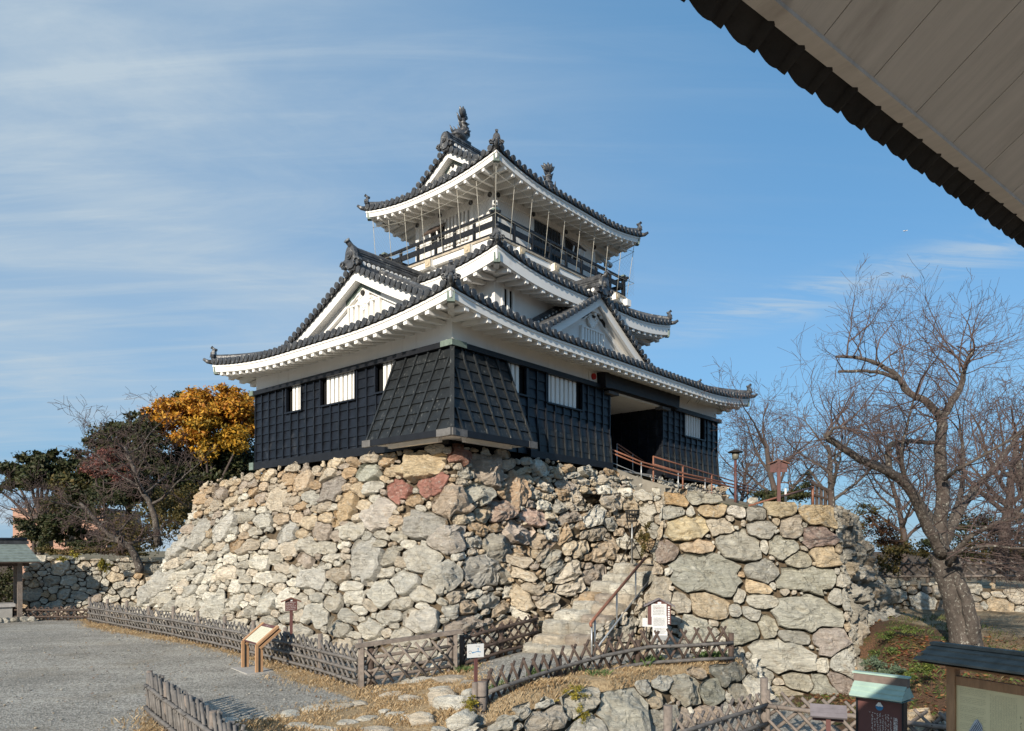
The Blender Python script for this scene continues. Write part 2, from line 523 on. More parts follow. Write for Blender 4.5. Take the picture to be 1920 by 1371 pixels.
def line_side(X, Y, P):
    """signed distance to a polyline: positive on its right-hand (camera) side"""
    best = np.full(X.shape, 1e9); sg = np.zeros(X.shape)
    for (ax, ay), (bx, by) in zip(P[:-1], P[1:]):
        dx, dy = bx - ax, by - ay
        t = np.clip(((X - ax) * dx + (Y - ay) * dy) / (dx * dx + dy * dy), 0, 1)
        qx, qy = X - (ax + t * dx), Y - (ay + t * dy)
        d = np.hypot(qx, qy)
        s = dx * qy - dy * qx
        m = d < best
        best = np.where(m, d, best); sg = np.where(m, s, sg)
    return best * np.where(sg > 0, 1, -1)


def ground_z(X, Y):
    X = np.asarray(X, float); Y = np.asarray(Y, float)
    path = 0.45 * smooth(-3.0, 0.8, X) * smooth(11.0, 13.0, Y)
    low = line_side(X, Y, RET_LINE)                      # >0 towards the camera, below the boulder wall
    k = smooth(-0.45, -0.1, low) * smooth(-1.6, -0.2, X)
    z = path * (1 - k) + (-0.5) * k
    # bank on the right that climbs to the tree
    xb = 7.2 + 0.27 * np.clip(Y - 13, -3, 30)
    b = smooth(-0.5, 0.6, X - xb)
    bank = -0.5 + 0.5 * smooth(11.9, 12.6, Y) + 0.95 * smooth(12.6, 18.0, Y) + 0.3 * smooth(20, 30, Y)
    right = (X > 6.0)
    z = np.where(right, z * (1 - b) + bank * b, z)
    # raised ground behind the rear wall on the left, and the hill falling off all round
    fall = smooth(52, 120, Y) * 26 + smooth(26, 80, np.abs(X)) * 26
    return z - np.minimum(fall, 26)


def gnd(u, v, z=0.0):
    Y = (EYE - z) * FPX / (v - HOR)
    return ((u - 960) / FPX * Y, Y)


def poly_sd(X, Y, P):
    """signed distance to a closed polygon, positive inside"""
    P = np.asarray(P, float)
    best = np.full(X.shape, 1e9); ins = np.zeros(X.shape, bool)
    n = len(P)
    for i in range(n):
        ax, ay = P[i]; bx, by = P[(i + 1) % n]
        dx, dy = bx - ax, by - ay
        t = np.clip(((X - ax) * dx + (Y - ay) * dy) / (dx * dx + dy * dy + 1e-12), 0, 1)
        best = np.minimum(best, np.hypot(X - ax - t * dx, Y - ay - t * dy))
        c = ((ay > Y) != (by > Y)) & (X < (bx - ax) * (Y - ay) / (by - ay + 1e-12) + ax)
        ins ^= c
    return np.where(ins, best, -best)


STRAW_1 = [gnd(*p) for p in [(150, 1164), (165, 1176), (250, 1192), (330, 1205), (400, 1218), (470, 1240), (540, 1275), (600, 1292), (660, 1312), (720, 1318), (790, 1296), (850, 1278), (862, 1262), (760, 1283), (690, 1290), (560, 1230), (430, 1193), (330, 1160), (200, 1145)]]
STRAW_2 = [gnd(*p) for p in [(360, 1385), (430, 1352), (520, 1338), (600, 1326), (690, 1312), (740, 1290), (800, 1268), (880, 1262), (905, 1300), (905, 1350), (860, 1420), (640, 1440), (400, 1440)]]
STRAW_3 = [gnd(*p) for p in [(215, 1400), (262, 1358), (285, 1335), (310, 1338), (400, 1440), (250, 1440)]]
BANK_GRASS = [(-0.6, 11.6), (1.3, 13.0), (2.1, 13.4), (3.4, 14.6), (5.2, 15.7), (5.3, 16.4), (3.5, 16.2), (1.2, 14.8), (-0.5, 12.6)]


def build_ground():
    xs = np.arange(-30, 26.01, 0.22); ys = np.arange(4, 50.01, 0.22)
    X, Y = np.meshgrid(xs, ys)
    Z = ground_z(X, Y)
    bump = np.array([[noise.noise((x * 0.9, y * 0.9, 3.3)) * 0.02 for x in xs] for y in ys])
    Z = Z + bump
    nx, ny = len(xs), len(ys)
    V = np.stack([X.ravel(), Y.ravel(), Z.ravel()], 1)
    idx = np.arange(nx * ny).reshape(ny, nx)
    F = np.stack([idx[:-1, :-1].ravel(), idx[:-1, 1:].ravel(), idx[1:, 1:].ravel(), idx[1:, :-1].ravel()], 1)
    # masks: r straw, g leaf litter and green, b bare earth
    Xr, Yr = X.ravel(), Y.ravel()
    st = np.maximum.reduce([smooth(-0.25, 0.35, poly_sd(Xr, Yr, p)) for p in (STRAW_1, STRAW_2, STRAW_3)])
    st = np.maximum(st, smooth(-0.1, 0.25, poly_sd(Xr, Yr, BANK_GRASS)))
    lit = smooth(5.6, 6.6, Xr) * (1 - smooth(19.5, 21.5, Yr) * 0.6) * (1 - smooth(10.2, 12.0, Xr) * 0.85)
    earth = smooth(9.4, 11.4, Xr) + smooth(31, 33, Yr) * smooth(-12, -14, Xr)
    lit = np.maximum(lit, smooth(31.5, 33, Yr) * 0.8)
    col = np.stack([st, np.clip(lit, 0, 1), np.clip(earth, 0, 1), np.ones_like(st)], 1).astype(np.float32)
    # far skirt out to the horizon
    ring = []
    vs = V.tolist(); fs = F.tolist()
    b = [idx[0, :].tolist(), idx[:, -1].tolist(), idx[-1, ::-1].tolist(), idx[::-1, 0].tolist()]
    loop = b[0][:-1] + b[1][:-1] + b[2][:-1] + b[3][:-1]
    prev = loop
    extra = []
    for R_, zz in ((90, -22), (400, -27), (9000, -30)):
        cur = []
        for i in loop:
            d = Vector((V[i][0] - 0, V[i][1] - 27, 0)).normalized()
            cur.append(len(vs)); vs.append([d.x * R_, 27 + d.y * R_, zz]); extra.append((0, 1, 0.3, 1))
        n = len(loop)
        for k in range(n):
            fs.append([prev[k], prev[(k + 1) % n], cur[(k + 1) % n], cur[k]][::-1])
        prev = cur
    me = bpy.data.meshes.new('ground')
    me.from_pydata(vs, [], fs)
    a = me.color_attributes.new('mask', 'FLOAT_COLOR', 'POINT')
    a.data.foreach_set('color', np.concatenate([col, np.array(extra, np.float32)]).ravel())
    me.polygons.foreach_set('use_smooth', [True] * len(me.polygons))
    m = bpy.data.materials.new('gravel_straw_and_earth')
    m.use_nodes = True
    nt = m.node_tree; N, L = nt.nodes, nt.links
    bs = N['Principled BSDF']; bs.inputs['Roughness'].default_value = 0.95; bs.inputs['Specular IOR Level'].default_value = 0.15
    tc = N.new('ShaderNodeTexCoord'); at_ = N.new('ShaderNodeAttribute'); at_.attribute_name = 'mask'
    sp = N.new('ShaderNodeSeparateColor'); L.new(at_.outputs['Color'], sp.inputs[0])

    def nz(scale, detail=5, rough=0.6, st=(1, 1, 1)):
        mp = N.new('ShaderNodeMapping'); mp.inputs['Scale'].default_value = st
        L.new(tc.outputs['Object'], mp.inputs[0])
        n = N.new('ShaderNodeTexNoise'); n.inputs['Scale'].default_value = scale; n.inputs['Detail'].default_value = detail
        n.inputs['Roughness'].default_value = rough
        L.new(mp.outputs[0], n.inputs['Vector']); return n.outputs['Fac']

    def mr(s, a, b, c=0.0, d=1.0):
        r = N.new('ShaderNodeMapRange'); r.interpolation_type = 'SMOOTHSTEP'
        r.inputs['From Min'].default_value = a; r.inputs['From Max'].default_value = b
        r.inputs['To Min'].default_value = c; r.inputs['To Max'].default_value = d
        L.new(s, r.inputs['Value']); return r.outputs[0]

    def mix(a, b, f, mode='MIX'):
        x = N.new('ShaderNodeMixRGB'); x.blend_type = mode
        for nme, val in (('Color1', a), ('Color2', b), ('Fac', f)):
            if isinstance(val, tuple): x.inputs[nme].default_value = (*val, 1)
            elif isinstance(val, (int, float)): x.inputs[nme].default_value = val
            else: L.new(val, x.inputs[nme])
        return x.outputs[0]

    def madd(a, b, k):
        x = N.new('ShaderNodeMath'); x.operation = 'MULTIPLY_ADD'; x.inputs[1].default_value = k
        L.new(b, x.inputs[0]); L.new(a, x.inputs[2]); return x.outputs[0]
    vo = N.new('ShaderNodeTexVoronoi'); vo.inputs['Scale'].default_value = 34
    L.new(tc.outputs['Object'], vo.inputs['Vector'])
    bwv = N.new('ShaderNodeRGBToBW'); L.new(vo.outputs['Color'], bwv.inputs[0])
    grav = mix((0.20, 0.187, 0.162), (0.49, 0.46, 0.40), mr(bwv.outputs[0], 0.15, 0.85))
    grav = mix(grav, (0.27, 0.23, 0.17), mr(nz(0.55, 6), 0.5, 0.75, 0, 0.55))
    grav = mix(grav, mr(nz(0.35, 4), 0.3, 0.7, 0.82, 1.14), 1.0, 'MULTIPLY')
    grav = mix(grav, mr(nz(0.9, 5, 0.7, (0.35, 1.6, 1)), 0.38, 0.62, 0.88, 1.06), 1.0, 'MULTIPLY')
    edge = nz(2.2, 6, 0.7)
    fine = nz(30, 4, 0.7)
    sm = mr(madd(sp.outputs[0], edge, 1.0), 0.82, 1.16)
    straw = mix((0.22, 0.15, 0.08), (0.50, 0.375, 0.225), mr(nz(16, 6, 0.75), 0.3, 0.7))
    c = mix(grav, straw, sm)
    lm = mr(madd(sp.outputs[1], edge, 1.0), 0.85, 1.2)
    litter = mix((0.06, 0.042, 0.028), (0.18, 0.095, 0.055), mr(fine, 0.35, 0.7))
    litter = mix(litter, (0.05, 0.075, 0.02), mr(nz(2.6, 6, 0.72), 0.50, 0.66))
    c = mix(c, litter, lm)
    em = mr(madd(sp.outputs[2], edge, 1.0), 0.85, 1.2)
    earth = mix((0.17, 0.12, 0.07), (0.34, 0.265, 0.17), mr(nz(1.1, 6, 0.65), 0.35, 0.65))
    c = mix(c, earth, em)
    L.new(c, bs.inputs['Base Color'])
    bp = N.new('ShaderNodeBump'); bp.inputs['Strength'].default_value = 0.55; bp.inputs['Distance'].default_value = 0.03
    hh = madd(vo.outputs['Distance'], fine, 1.2)
    L.new(hh, bp.inputs['Height']); L.new(bp.outputs[0], bs.inputs['Normal'])
    me.materials.append(m)
    me.update()
    o = bpy.data.objects.new('ground', me); COL.objects.link(o); o['kind'] = 'structure'
    return o


build_ground()


# ------------------------------------------------------------------ dry-stone walls
def clip_poly(P, a, b, c):
    """keep the part of convex polygon P where a*x + b*y <= c"""
    out = []
    n = len(P)
    for i in range(n):
        p, q = P[i], P[(i + 1) % n]
        dp, dq = a * p[0] + b * p[1] - c, a * q[0] + b * q[1] - c
        if dp <= 0: out.append(p)
        if (dp < 0 < dq) or (dq < 0 < dp):
            t = dp / (dp - dq)
            out.append((p[0] + t * (q[0] - p[0]), p[1] + t * (q[1] - p[1])))
    return out


class StoneWall:
    """a battered dry-stone face: columns of (base point, top point); stones are cells of a power diagram laid on the face"""

    def __init__(s, cols, corner=0.45, bulge=1.12):
        s.cols = [(Vector(a), Vector(b)) for a, b in cols]
        us = [0.0]
        for (a0, b0), (a1, b1) in zip(s.cols[:-1], s.cols[1:]):
            us.append(us[-1] + ((a1 - a0).length * 0.5 + (b1 - b0).length * 0.5))
        s.us = us; s.U = us[-1]
        hs = [(b - a).length for a, b in s.cols]
        s.H = sum(hs) / len(hs)
        s.corner = corner; s.bulge = bulge

    def raw(s, u, t):
        us = s.us
        u = min(max(u, 0), s.U)
        i = 0
        while i < len(us) - 2 and u > us[i + 1]: i += 1
        f = (u - us[i]) / max(1e-6, us[i + 1] - us[i])
        a = s.cols[i][0].lerp(s.cols[i + 1][0], f); b = s.cols[i][1].lerp(s.cols[i + 1][1], f)
        h = 1 - (1 - t) ** s.bulge if 0 <= t <= 1 else t
        return Vector((a.x + (b.x - a.x) * h, a.y + (b.y - a.y) * h, a.z + (b.z - a.z) * t))

    def P(s, u, t):
        r = s.corner
        return (s.raw(u - r, t) + s.raw(u - r * 0.5, t) + s.raw(u, t) * 2 + s.raw(u + r * 0.5, t) + s.raw(u + r, t)) / 6 if r > 0 else s.raw(u, t)

    def frame(s, u, t):
        e = 0.08
        p = s.P(u, t)
        du = s.P(min(u + e, s.U), t) - s.P(max(u - e, 0), t)
        dt = s.P(u, min(t + .02, 1)) - s.P(u, max(t - .02, 0))
        n = du.cross(dt).normalized()
        return p, n

    def find(s, uu, vv, ulo=0.0, uhi=None):
        """(u, t) on the face nearest to photo pixel (uu, vv)"""
        best = (1e18, 0, 0)
        uhi = s.U if uhi is None else uhi
        for lv in range(4):
            if lv == 0: ur, tr = np.linspace(ulo, uhi, 60), np.linspace(0, 1, 24)
            else:
                du = (uhi - ulo) / 60 * 2 / (6 ** (lv - 1)); dt = 2 / 24 / (6 ** (lv - 1))
                ur, tr = np.linspace(best[1] - du, best[1] + du, 12), np.linspace(best[2] - dt, best[2] + dt, 12)
            for a in ur:
                for b in tr:
                    q = px(s.P(a, b)); d = (q[0] - uu) ** 2 + (q[1] - vv) ** 2
                    if d < best[0]: best = (d, a, b)
        return best[1], best[2]

    def build(s, name, label, seed, radii, palette, ax=1.4, gap=0.014, hk=0.30, fixed=(), top_jit=0.25, facet=0.6, res=26, dens=1.0, tilt=0.25, parent=None, group=None, rot=0.35, pn=(2.3, 4.5), smooth_st=False, rot0=0.0):
        """radii: (mean radius, tries).  Every stone is a rounded, turned box; its outline runs where a neighbour claims the face"""
        rg = random.Random(seed)
        H = s.H
        C, A, ANG, PW, COLR = [], [], [], [], []
        for (fu, ft, fa, fb, col) in fixed:
            C.append((fu, ft * H)); A.append((fa, fb)); ANG.append(rg.uniform(-0.12, 0.12)); PW.append(rg.uniform(2.6, 4.2)); COLR.append(col)
        for r, tries in radii:
            for _ in range(int(tries * dens)):
                x, y = rg.uniform(-0.2, s.U + 0.2), rg.uniform(-0.1, H + 0.03)
                k = r * rg.uniform(0.78, 1.22); e = ax * rg.uniform(0.62, 1.35)
                a_, b_ = k * math.sqrt(e), k / math.sqrt(e)
                if C:
                    c = np.array(C); q = np.array(A)
                    dd = (np.abs(c[:, 0] - x) / (0.80 * (q[:, 0] + a_))) ** 2.6 + (np.abs(c[:, 1] - y) / (0.80 * (q[:, 1] + b_))) ** 2.6
                    if (dd < 1).any(): continue
                C.append((x, y)); A.append((a_, b_)); ANG.append(rg.gauss(rot0, rot)); PW.append(rg.uniform(*pn)); COLR.append(None)
        c = np.array(C); A_ = np.array(A); an = np.array(ANG); pw = np.array(PW)
        ca, sa = np.cos(an), np.sin(an)
        POL = []
        for i in range(len(C)):
            K = rg.choice((4, 4, 5, 5, 5, 6))
            p0 = rg.random() * 6.283
            if K == 4: p0 = 0.785 + rg.uniform(-0.25, 0.25) if rg.random() < 0.0 else rg.uniform(-0.22, 0.22)
            ang_ = [p0 + (k + rg.uniform(-0.26, 0.26)) * 6.283 / K for k in range(K)]
            dk_ = [rg.uniform(0.80, 1.06) * (0.93 if K == 4 else 1.0) for _ in range(K)]
            POL.append((np.cos(ang_), np.sin(ang_), np.array(dk_)))
        mb = MB()
        fx = {}
        # sample frames of the face on a grid, for quick lookups
        for i in range(len(C)):
            cx_, cy_ = C[i]
            if cx_ < -0.05 or cx_ > s.U + 0.05: continue
            ai, bi = A[i]
            size = math.sqrt(ai * bi) * 1.9
            n = max(12, min(40, int(res * (0.55 + 0.55 * size))))
            ph = np.linspace(0, 2 * np.pi, n, endpoint=False) + rg.random()
            R_ = np.linspace(0.30, 1.75, 46) * max(ai, bi)
            X = cx_ + np.outer(np.cos(ph), R_); Y = cy_ + np.outer(np.sin(ph), R_)
            dist = np.hypot(c[:, 0] - cx_, c[:, 1] - cy_)
            near = [j for j in np.argsort(dist)[:40] if j == i or dist[j] < 1.8 * max(ai, bi) + 1.8 * max(A[j])]
            q = []
            for j in near:
                dx, dy = X - c[j, 0], Y - c[j, 1]
                u_ = (dx * ca[j] + dy * sa[j]) / A_[j, 0]; v_ = (-dx * sa[j] + dy * ca[j]) / A_[j, 1]
                nx_, ny_, dk_ = POL[j]
                pq = np.max((u_[..., None] * nx_ + v_[..., None] * ny_) / dk_, -1)
                q.append(0.93 * pq + 0.07 * np.hypot(u_, v_))
            q = np.array(q); si = near.index(i)
            other = np.delete(q, si, 0).min(0) if len(near) > 1 else np.full(X.shape, 9.0)
            ytop = H + rg.uniform(-1, 1) * top_jit * 0.5
            bad = (q[si] > other) | (q[si] > 1.5) | (Y > ytop) | (Y < -0.12) | (X < -0.02) | (X > s.U + 0.02)
            first = np.where(bad.any(1), bad.argmax(1), len(R_) - 1)
            rad = R_[np.maximum(first - 1, 0)]
            # even out spikes, keep corners
            rad = np.minimum(rad, 1.25 * (np.roll(rad, 1) + np.roll(rad, -1)) / 2)
            rad = 0.92 * rad + 0.04 * (np.roll(rad, 1) + np.roll(rad, -1))
            if rad.mean() < 0.025: continue
            pts = np.stack([np.cos(ph) * rad, np.sin(ph) * rad], 1)
            size = float(np.sqrt(np.pi) * rad.mean())
            g = gap * rg.uniform(0.6, 1.5)
            sd = rg.random() * 100
            h = (0.06 + hk * size * rg.uniform(0.35, 0.75))
            h = min(h, 0.40)
            tx, ty = rg.uniform(-tilt, tilt), rg.uniform(-tilt, tilt) * 0.8 - 0.17
            planes = []
            nx_, ny_, dk_ = POL[i]
            for k in range(len(nx_)):       # broken faces that follow the sides of the stone
                wx, wy = nx_[k] / ai, ny_[k] / bi
                gx, gy = wx * ca[i] - wy * sa[i], wx * sa[i] + wy * ca[i]
                s_ = h * rg.uniform(0.9, 2.6)
                planes.append((gx * s_ * facet, gy * s_ * facet, s_ * facet * float(dk_[k]) * rg.uniform(0.80, 1.18)))
            for _ in range(3):
                an_ = rg.uniform(0, 6.283); sl = rg.uniform(0.1, 0.8) * facet
                planes.append((math.cos(an_) * sl, math.sin(an_) * sl, h * rg.uniform(0.62, 1.0)))
            rings = [(1.0, -0.14), (1.0, 0.0), (0.99, 0.62), (0.95, 0.90), (0.84, 0.99), (0.66, 1.0), (0.48, 1.0), (0.30, 1.0), (0.14, 1.0)]
            vs = []
            colr = COLR[i] or palette(rg, cx_ / s.U, cy_ / H, size)
            jv = rg.uniform(0.86, 1.14)
            colr = tuple(min(0.9, v * jv) for v in colr)
            for fk, hk_ in rings + [(0.0, 1.0)]:
                for k in range(n if fk > 0 else 1):
                    if fk > 0:
                        rk = max(rad[k] - g, 0.3 * rad[k]) / rad[k]
                        qx, qy = pts[k] * rk * fk
                        w = 1 + 0.09 * noise.noise((cx_ + qx * 5 + sd, qy * 5, sd)) if fk < 0.99 else 1 + 0.05 * noise.noise((cx_ + qx * 6 + sd, qy * 6, sd))
                        ox, oy = float(qx * w), float(qy * w)
                    else: ox = oy = 0.0
                    prof = hk_ * h
                    if hk_ > 0:
                        pl = min(p_[2] - p_[0] * ox - p_[1] * oy for p_ in planes)
                        prof = min(prof, max(pl, 0.12 * h)) + (tx * ox + ty * oy) * min(1, hk_ * 1.2)
                        m_ = min(1, hk_ * 1.6)
                        prof += 0.075 * size * noise.noise((ox * 2.2 / max(size, .2) + sd, oy * 2.2 / max(size, .2), 1.3 + sd)) * m_
                        prof += (0.085 * min(1, size * 2)) * noise.noise((ox * 6 + sd, oy * 11 + ox * 2, sd * 2.0)) * m_
                        prof += 0.036 * noise.noise((ox * 17 + sd, oy * 23, sd * 3.0)) * m_
                    uu, tt = cx_ + ox, (cy_ + oy) / H
                    key = (round(uu * 8), round(tt * 40))
                    nn = fx.get(key)
                    if nn is None: nn = fx[key] = s.frame(uu, tt)[1]
                    vs.append(s.P(uu, tt) + nn * prof)
            fs = []
            m = len(rings)
            for a in range(m - 1):
                for k2 in range(n):
                    k3 = (k2 + 1) % n
                    fs.append((a * n + k2, a * n + k3, (a + 1) * n + k3, (a + 1) * n + k2))
            for k2 in range(n): fs.append(((m - 1) * n + k2, (m - 1) * n + (k2 + 1) % n, m * n))
            mb.add(vs, fs, colr, smooth_st)
        # packed earth and chips behind the stones
        mb.mi = 1
        nu, nv = max(4, int(s.U / 0.3)), max(4, int(H / 0.3))
        vs = []
        for b in range(nv + 1):
            for a in range(nu + 1):
                uu, tt = s.U * a / nu, 0.95 * b / nv
                p, nn = s.frame(uu, tt)
                vs.append(p - nn * (0.13 + 0.04 * noise.noise((uu * 2, tt * 12, seed))))
        fs = [(b * (nu + 1) + a, b * (nu + 1) + a + 1, (b + 1) * (nu + 1) + a + 1, (b + 1) * (nu + 1) + a) for b in range(nv) for a in range(nu)]
        mb.add(vs, fs, (1, 1, 1), True)
        o = mb.build(name, [M['stone'], M['soil']], parent, tints=True)
        if label: tag(o, label, 'stone wall', group)
        return o


GREY = [(0.50, 0.465, 0.39), (0.58, 0.545, 0.46), (0.45, 0.415, 0.345), (0.62, 0.585, 0.50), (0.40, 0.37, 0.305), (0.54, 0.475, 0.38), (0.42, 0.40, 0.345)]
OCHRE = [(0.50, 0.40, 0.275), (0.55, 0.46, 0.335), (0.47, 0.375, 0.27), (0.43, 0.315, 0.20), (0.52, 0.45, 0.35), (0.42, 0.36, 0.28), (0.38, 0.32, 0.26)]
RED = (0.34, 0.165, 0.13)
RED2 = (0.40, 0.20, 0.155)


def pal_keep(rg, u, t, size):
    # warmer, rustier stone near the top and around the corner; pale grey lower down and to the left
    warm = smooth(0.38, 0.85, t + (u - 0.55) * 0.35 + rg.uniform(-0.18, 0.18))
    if u > 0.66: warm = 0.35 + 0.4 * rg.random()
    return rg.choice(OCHRE) if rg.random() < warm else rg.choice(GREY)


def pal_mix(p):
    return lambda rg, u, t, size: rg.choice(OCHRE) if rg.random() < p else rg.choice(GREY)
# ------------------------------------------------------------------ the stone walls of the castle hill
def local_cols(*rows):
    return [(cw(*a), cw(*b)) for a, b in rows]


KEEP_WALL = StoneWall(local_cols(
    ((3.0, 16.4, -0.2), (3.0, 14.0, 5.35)),
    ((-2.2, 16.1, -0.2), (-0.15, 13.7, 5.40)),
    ((-2.3, 10.0, -0.1), (-0.2, 9.9, 5.62)),
    ((-2.6, -2.3, -0.05), (-0.2, -0.2, 5.64)),
    ((4.7, -2.25, 0.3), (4.7, -0.2, 5.64)),
    ((9.4, -2.0, 0.3), (9.4, -0.2, 5.50))), corner=0.35, bulge=1.18)


def fixed_from(wall, rows, ulo=0.0, uhi=None, K=1.0, K2=1.0):
    out = []
    for (u, v, w, h, c) in rows:
        a, b = wall.find(u, v, ulo, uhi)
        Y = wall.P(a, b).y
        out.append((a, b, w / 2 / FPX * Y * 0.97 * K, h / 2 / FPX * Y * 0.97 * K2, c))
    return out


def build_stone_walls():
    fx = fixed_from(KEEP_WALL, [
        (748, 921, 62, 38, RED), (812, 911, 82, 48, RED), (800, 872, 110, 62, (0.50, 0.40, 0.26)), (815, 843, 50, 30, (0.47, 0.42, 0.34)),
        (860, 853, 46, 34, (0.25, 0.135, 0.10)), (967, 920, 62, 72, (0.50, 0.36, 0.24)), (915, 880, 80, 60, (0.36, 0.30, 0.24)), (845, 940, 96, 64, (0.36, 0.29, 0.22)),
        (895, 925, 84, 40, (0.37, 0.35, 0.29)), (800, 987, 110, 52, (0.34, 0.32, 0.28)), (838, 1013, 100, 54, (0.37, 0.33, 0.28)), (935, 1028, 72, 60, (0.36, 0.33, 0.27)),
        (905, 1068, 88, 56, (0.33, 0.31, 0.27)), (796, 1050, 100, 48, (0.50, 0.47, 0.40)), (832, 1080, 92, 56, (0.36, 0.34, 0.29)), (756, 1092, 74, 40, (0.50, 0.48, 0.42)),
        (684, 1048, 72, 72, (0.45, 0.43, 0.38)), (652, 950, 56, 60, (0.50, 0.38, 0.24)), (712, 968, 70, 60, (0.50, 0.45, 0.39)), (620, 917, 66, 44, (0.35, 0.31, 0.27)),
        (690, 886, 72, 34, (0.44, 0.44, 0.37)), (970, 1000, 72, 44, (0.53, 0.44, 0.36)), (1000, 970, 66, 32, (0.50, 0.36, 0.29)), (1040, 1045, 58, 66, (0.36, 0.275, 0.20)),
        (940, 960, 66, 40, (0.42, 0.31, 0.24)), (790, 1165, 80, 44, (0.48, 0.45, 0.39)), (720, 1110, 66, 40, (0.45, 0.43, 0.37)), (590, 1085, 56, 44, (0.44, 0.42, 0.37)),
        (540, 1000, 54, 44, (0.50, 0.48, 0.43)), (565, 905, 56, 32, (0.52, 0.41, 0.29)), (520, 935, 44, 44, (0.52, 0.45, 0.35)), (420, 990, 70, 56, (0.46, 0.44, 0.39)),
        (375, 1000, 60, 66, (0.43, 0.41, 0.36)), (330, 1030, 60, 44, (0.46, 0.44, 0.39)), (300, 1095, 62, 50, (0.43, 0.41, 0.36)), (262, 1090, 50, 58, (0.42, 0.40, 0.35)),
        (590, 1155, 54, 46, (0.47, 0.45, 0.39)), (500, 1130, 48, 40, (0.45, 0.43, 0.37)), (587, 1160, 26, 28, (0.07, 0.075, 0.085)), (400, 1140, 60, 40, (0.44, 0.42, 0.36)),
        (1090, 1010, 54, 36, (0.34, 0.32, 0.26)), (1100, 975, 44, 30, (0.40, 0.31, 0.21)), (1100, 1035, 50, 30, (0.46, 0.36, 0.25)), (1100, 1085, 40, 58, (0.47, 0.37, 0.27)),
    ], 4.0, None, 1.25, 1.2)
    KEEP_WALL.build('stone_wall', 'tall sloping base of piled grey and ochre boulders under the black castle keep', 11,
                    [(0.38, 60), (0.32, 400), (0.25, 1800), (0.18, 2600), (0.115, 2600), (0.07, 1000)], pal_keep, ax=2.3, fixed=fx, tilt=0.26, facet=0.75, hk=0.44, gap=0.007, rot=0.16)

    # the retaining wall right of the stairs: front face and the shaded flank that runs back from it
    RET = StoneWall([((5.7, 20.6, 2.0), (5.9, 20.8, 4.5)), ((2.95, 17.0, 0.2), (3.72, 18.25, 4.36)), ((5.3, 17.1, -0.3), (5.6, 18.2, 4.06)), ((8.02, 17.2, -0.6), (7.92, 18.1, 3.98)), ((8.5, 17.9, -0.5), (8.2, 18.6, 3.9))], corner=0.14, bulge=1.05)
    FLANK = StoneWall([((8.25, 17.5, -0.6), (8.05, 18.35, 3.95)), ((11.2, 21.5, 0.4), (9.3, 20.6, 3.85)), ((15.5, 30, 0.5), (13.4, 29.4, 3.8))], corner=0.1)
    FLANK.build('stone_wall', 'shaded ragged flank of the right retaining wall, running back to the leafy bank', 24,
                [(0.42, 60), (0.32, 500), (0.22, 1200), (0.13, 1500), (0.08, 800)], lambda rg, u, t, s: tuple(v * 0.68 for v in (rg.choice(GREY) if rg.random() < 0.8 else rg.choice(OCHRE))), ax=1.7, hk=0.75, tilt=0.5, facet=1.0)  # stone tints darkened: the flank's shade is put into their colour
    ua, ub = RET.us[1] - 0.1, RET.us[3] + 0.1
    G = GREY
    fx = fixed_from(RET, [
        (1322, 1075, 142, 82, (0.36, 0.35, 0.29)), (1385, 1025, 86, 66, (0.40, 0.375, 0.31)), (1288, 992, 84, 48, (0.47, 0.39, 0.25)), (1248, 1035, 56, 42, (0.33, 0.26, 0.21)),
        (1228, 1068, 46, 28, (0.53, 0.44, 0.33)), (1226, 1115, 62, 82, (0.44, 0.385, 0.30)), (1235, 995, 34, 36, (0.52, 0.43, 0.31)), (1305, 1025, 74, 32, (0.51, 0.40, 0.28)),
        (1350, 990, 56, 32, (0.44, 0.385, 0.30)), (1425, 995, 52, 36, (0.41, 0.385, 0.33)), (1462, 952, 70, 34, (0.46, 0.38, 0.25)), (1418, 960, 42, 30, (0.36, 0.335, 0.28)),
        (1378, 955, 40, 28, (0.60, 0.55, 0.47)), (1335, 957, 66, 30, (0.49, 0.38, 0.24)), (1535, 960, 64, 54, (0.46, 0.36, 0.225)), (1533, 1008, 60, 38, (0.30, 0.225, 0.19)),
        (1482, 988, 42, 38, (0.45, 0.39, 0.31)), (1466, 1027, 60, 42, (0.40, 0.38, 0.31)), (1548, 1038, 52, 40, (0.46, 0.37, 0.25)), (1497, 1052, 50, 34, (0.39, 0.36, 0.28)),
        (1428, 1072, 72, 36, (0.35, 0.335, 0.29)), (1512, 1085, 128, 46, (0.385, 0.37, 0.30)), (1420, 1102, 54, 26, (0.53, 0.42, 0.28)), (1432, 1128, 80, 26, (0.45, 0.42, 0.35)),
        (1515, 1150, 136, 58, (0.45, 0.435, 0.365)), (1330, 1135, 74, 46, (0.47, 0.385, 0.27)), (1278, 1130, 40, 34, (0.43, 0.385, 0.31)), (1305, 1180, 60, 48, (0.40, 0.385, 0.32)),
        (1385, 1180, 82, 42, (0.37, 0.355, 0.285)), (1440, 1175, 34, 42, (0.40, 0.37, 0.29)), (1487, 1195, 70, 26, (0.335, 0.32, 0.275)), (1560, 1200, 70, 50, (0.355, 0.31, 0.27)),
        (1465, 1228, 120, 62, (0.455, 0.43, 0.36)), (1588, 1245, 50, 48, (0.44, 0.43, 0.38)), (1500, 1280, 66, 34, (0.37, 0.345, 0.275)), (1540, 1290, 56, 42, (0.335, 0.325, 0.27)),
        (1430, 1270, 40, 34, (0.36, 0.34, 0.285)), (1480, 1310, 80, 36, (0.38, 0.335, 0.255)), (1425, 1310, 40, 40, (0.41, 0.37, 0.29)), (1580, 1280, 50, 34, (0.30, 0.25, 0.215)),
        (1265, 935, 50, 30, (0.49, 0.345, 0.19)), (1320, 932, 70, 30, (0.45, 0.42, 0.34)), (1260, 960, 52, 26, (0.40, 0.38, 0.32)),
    ], ua, ub, 1.12, 1.14)
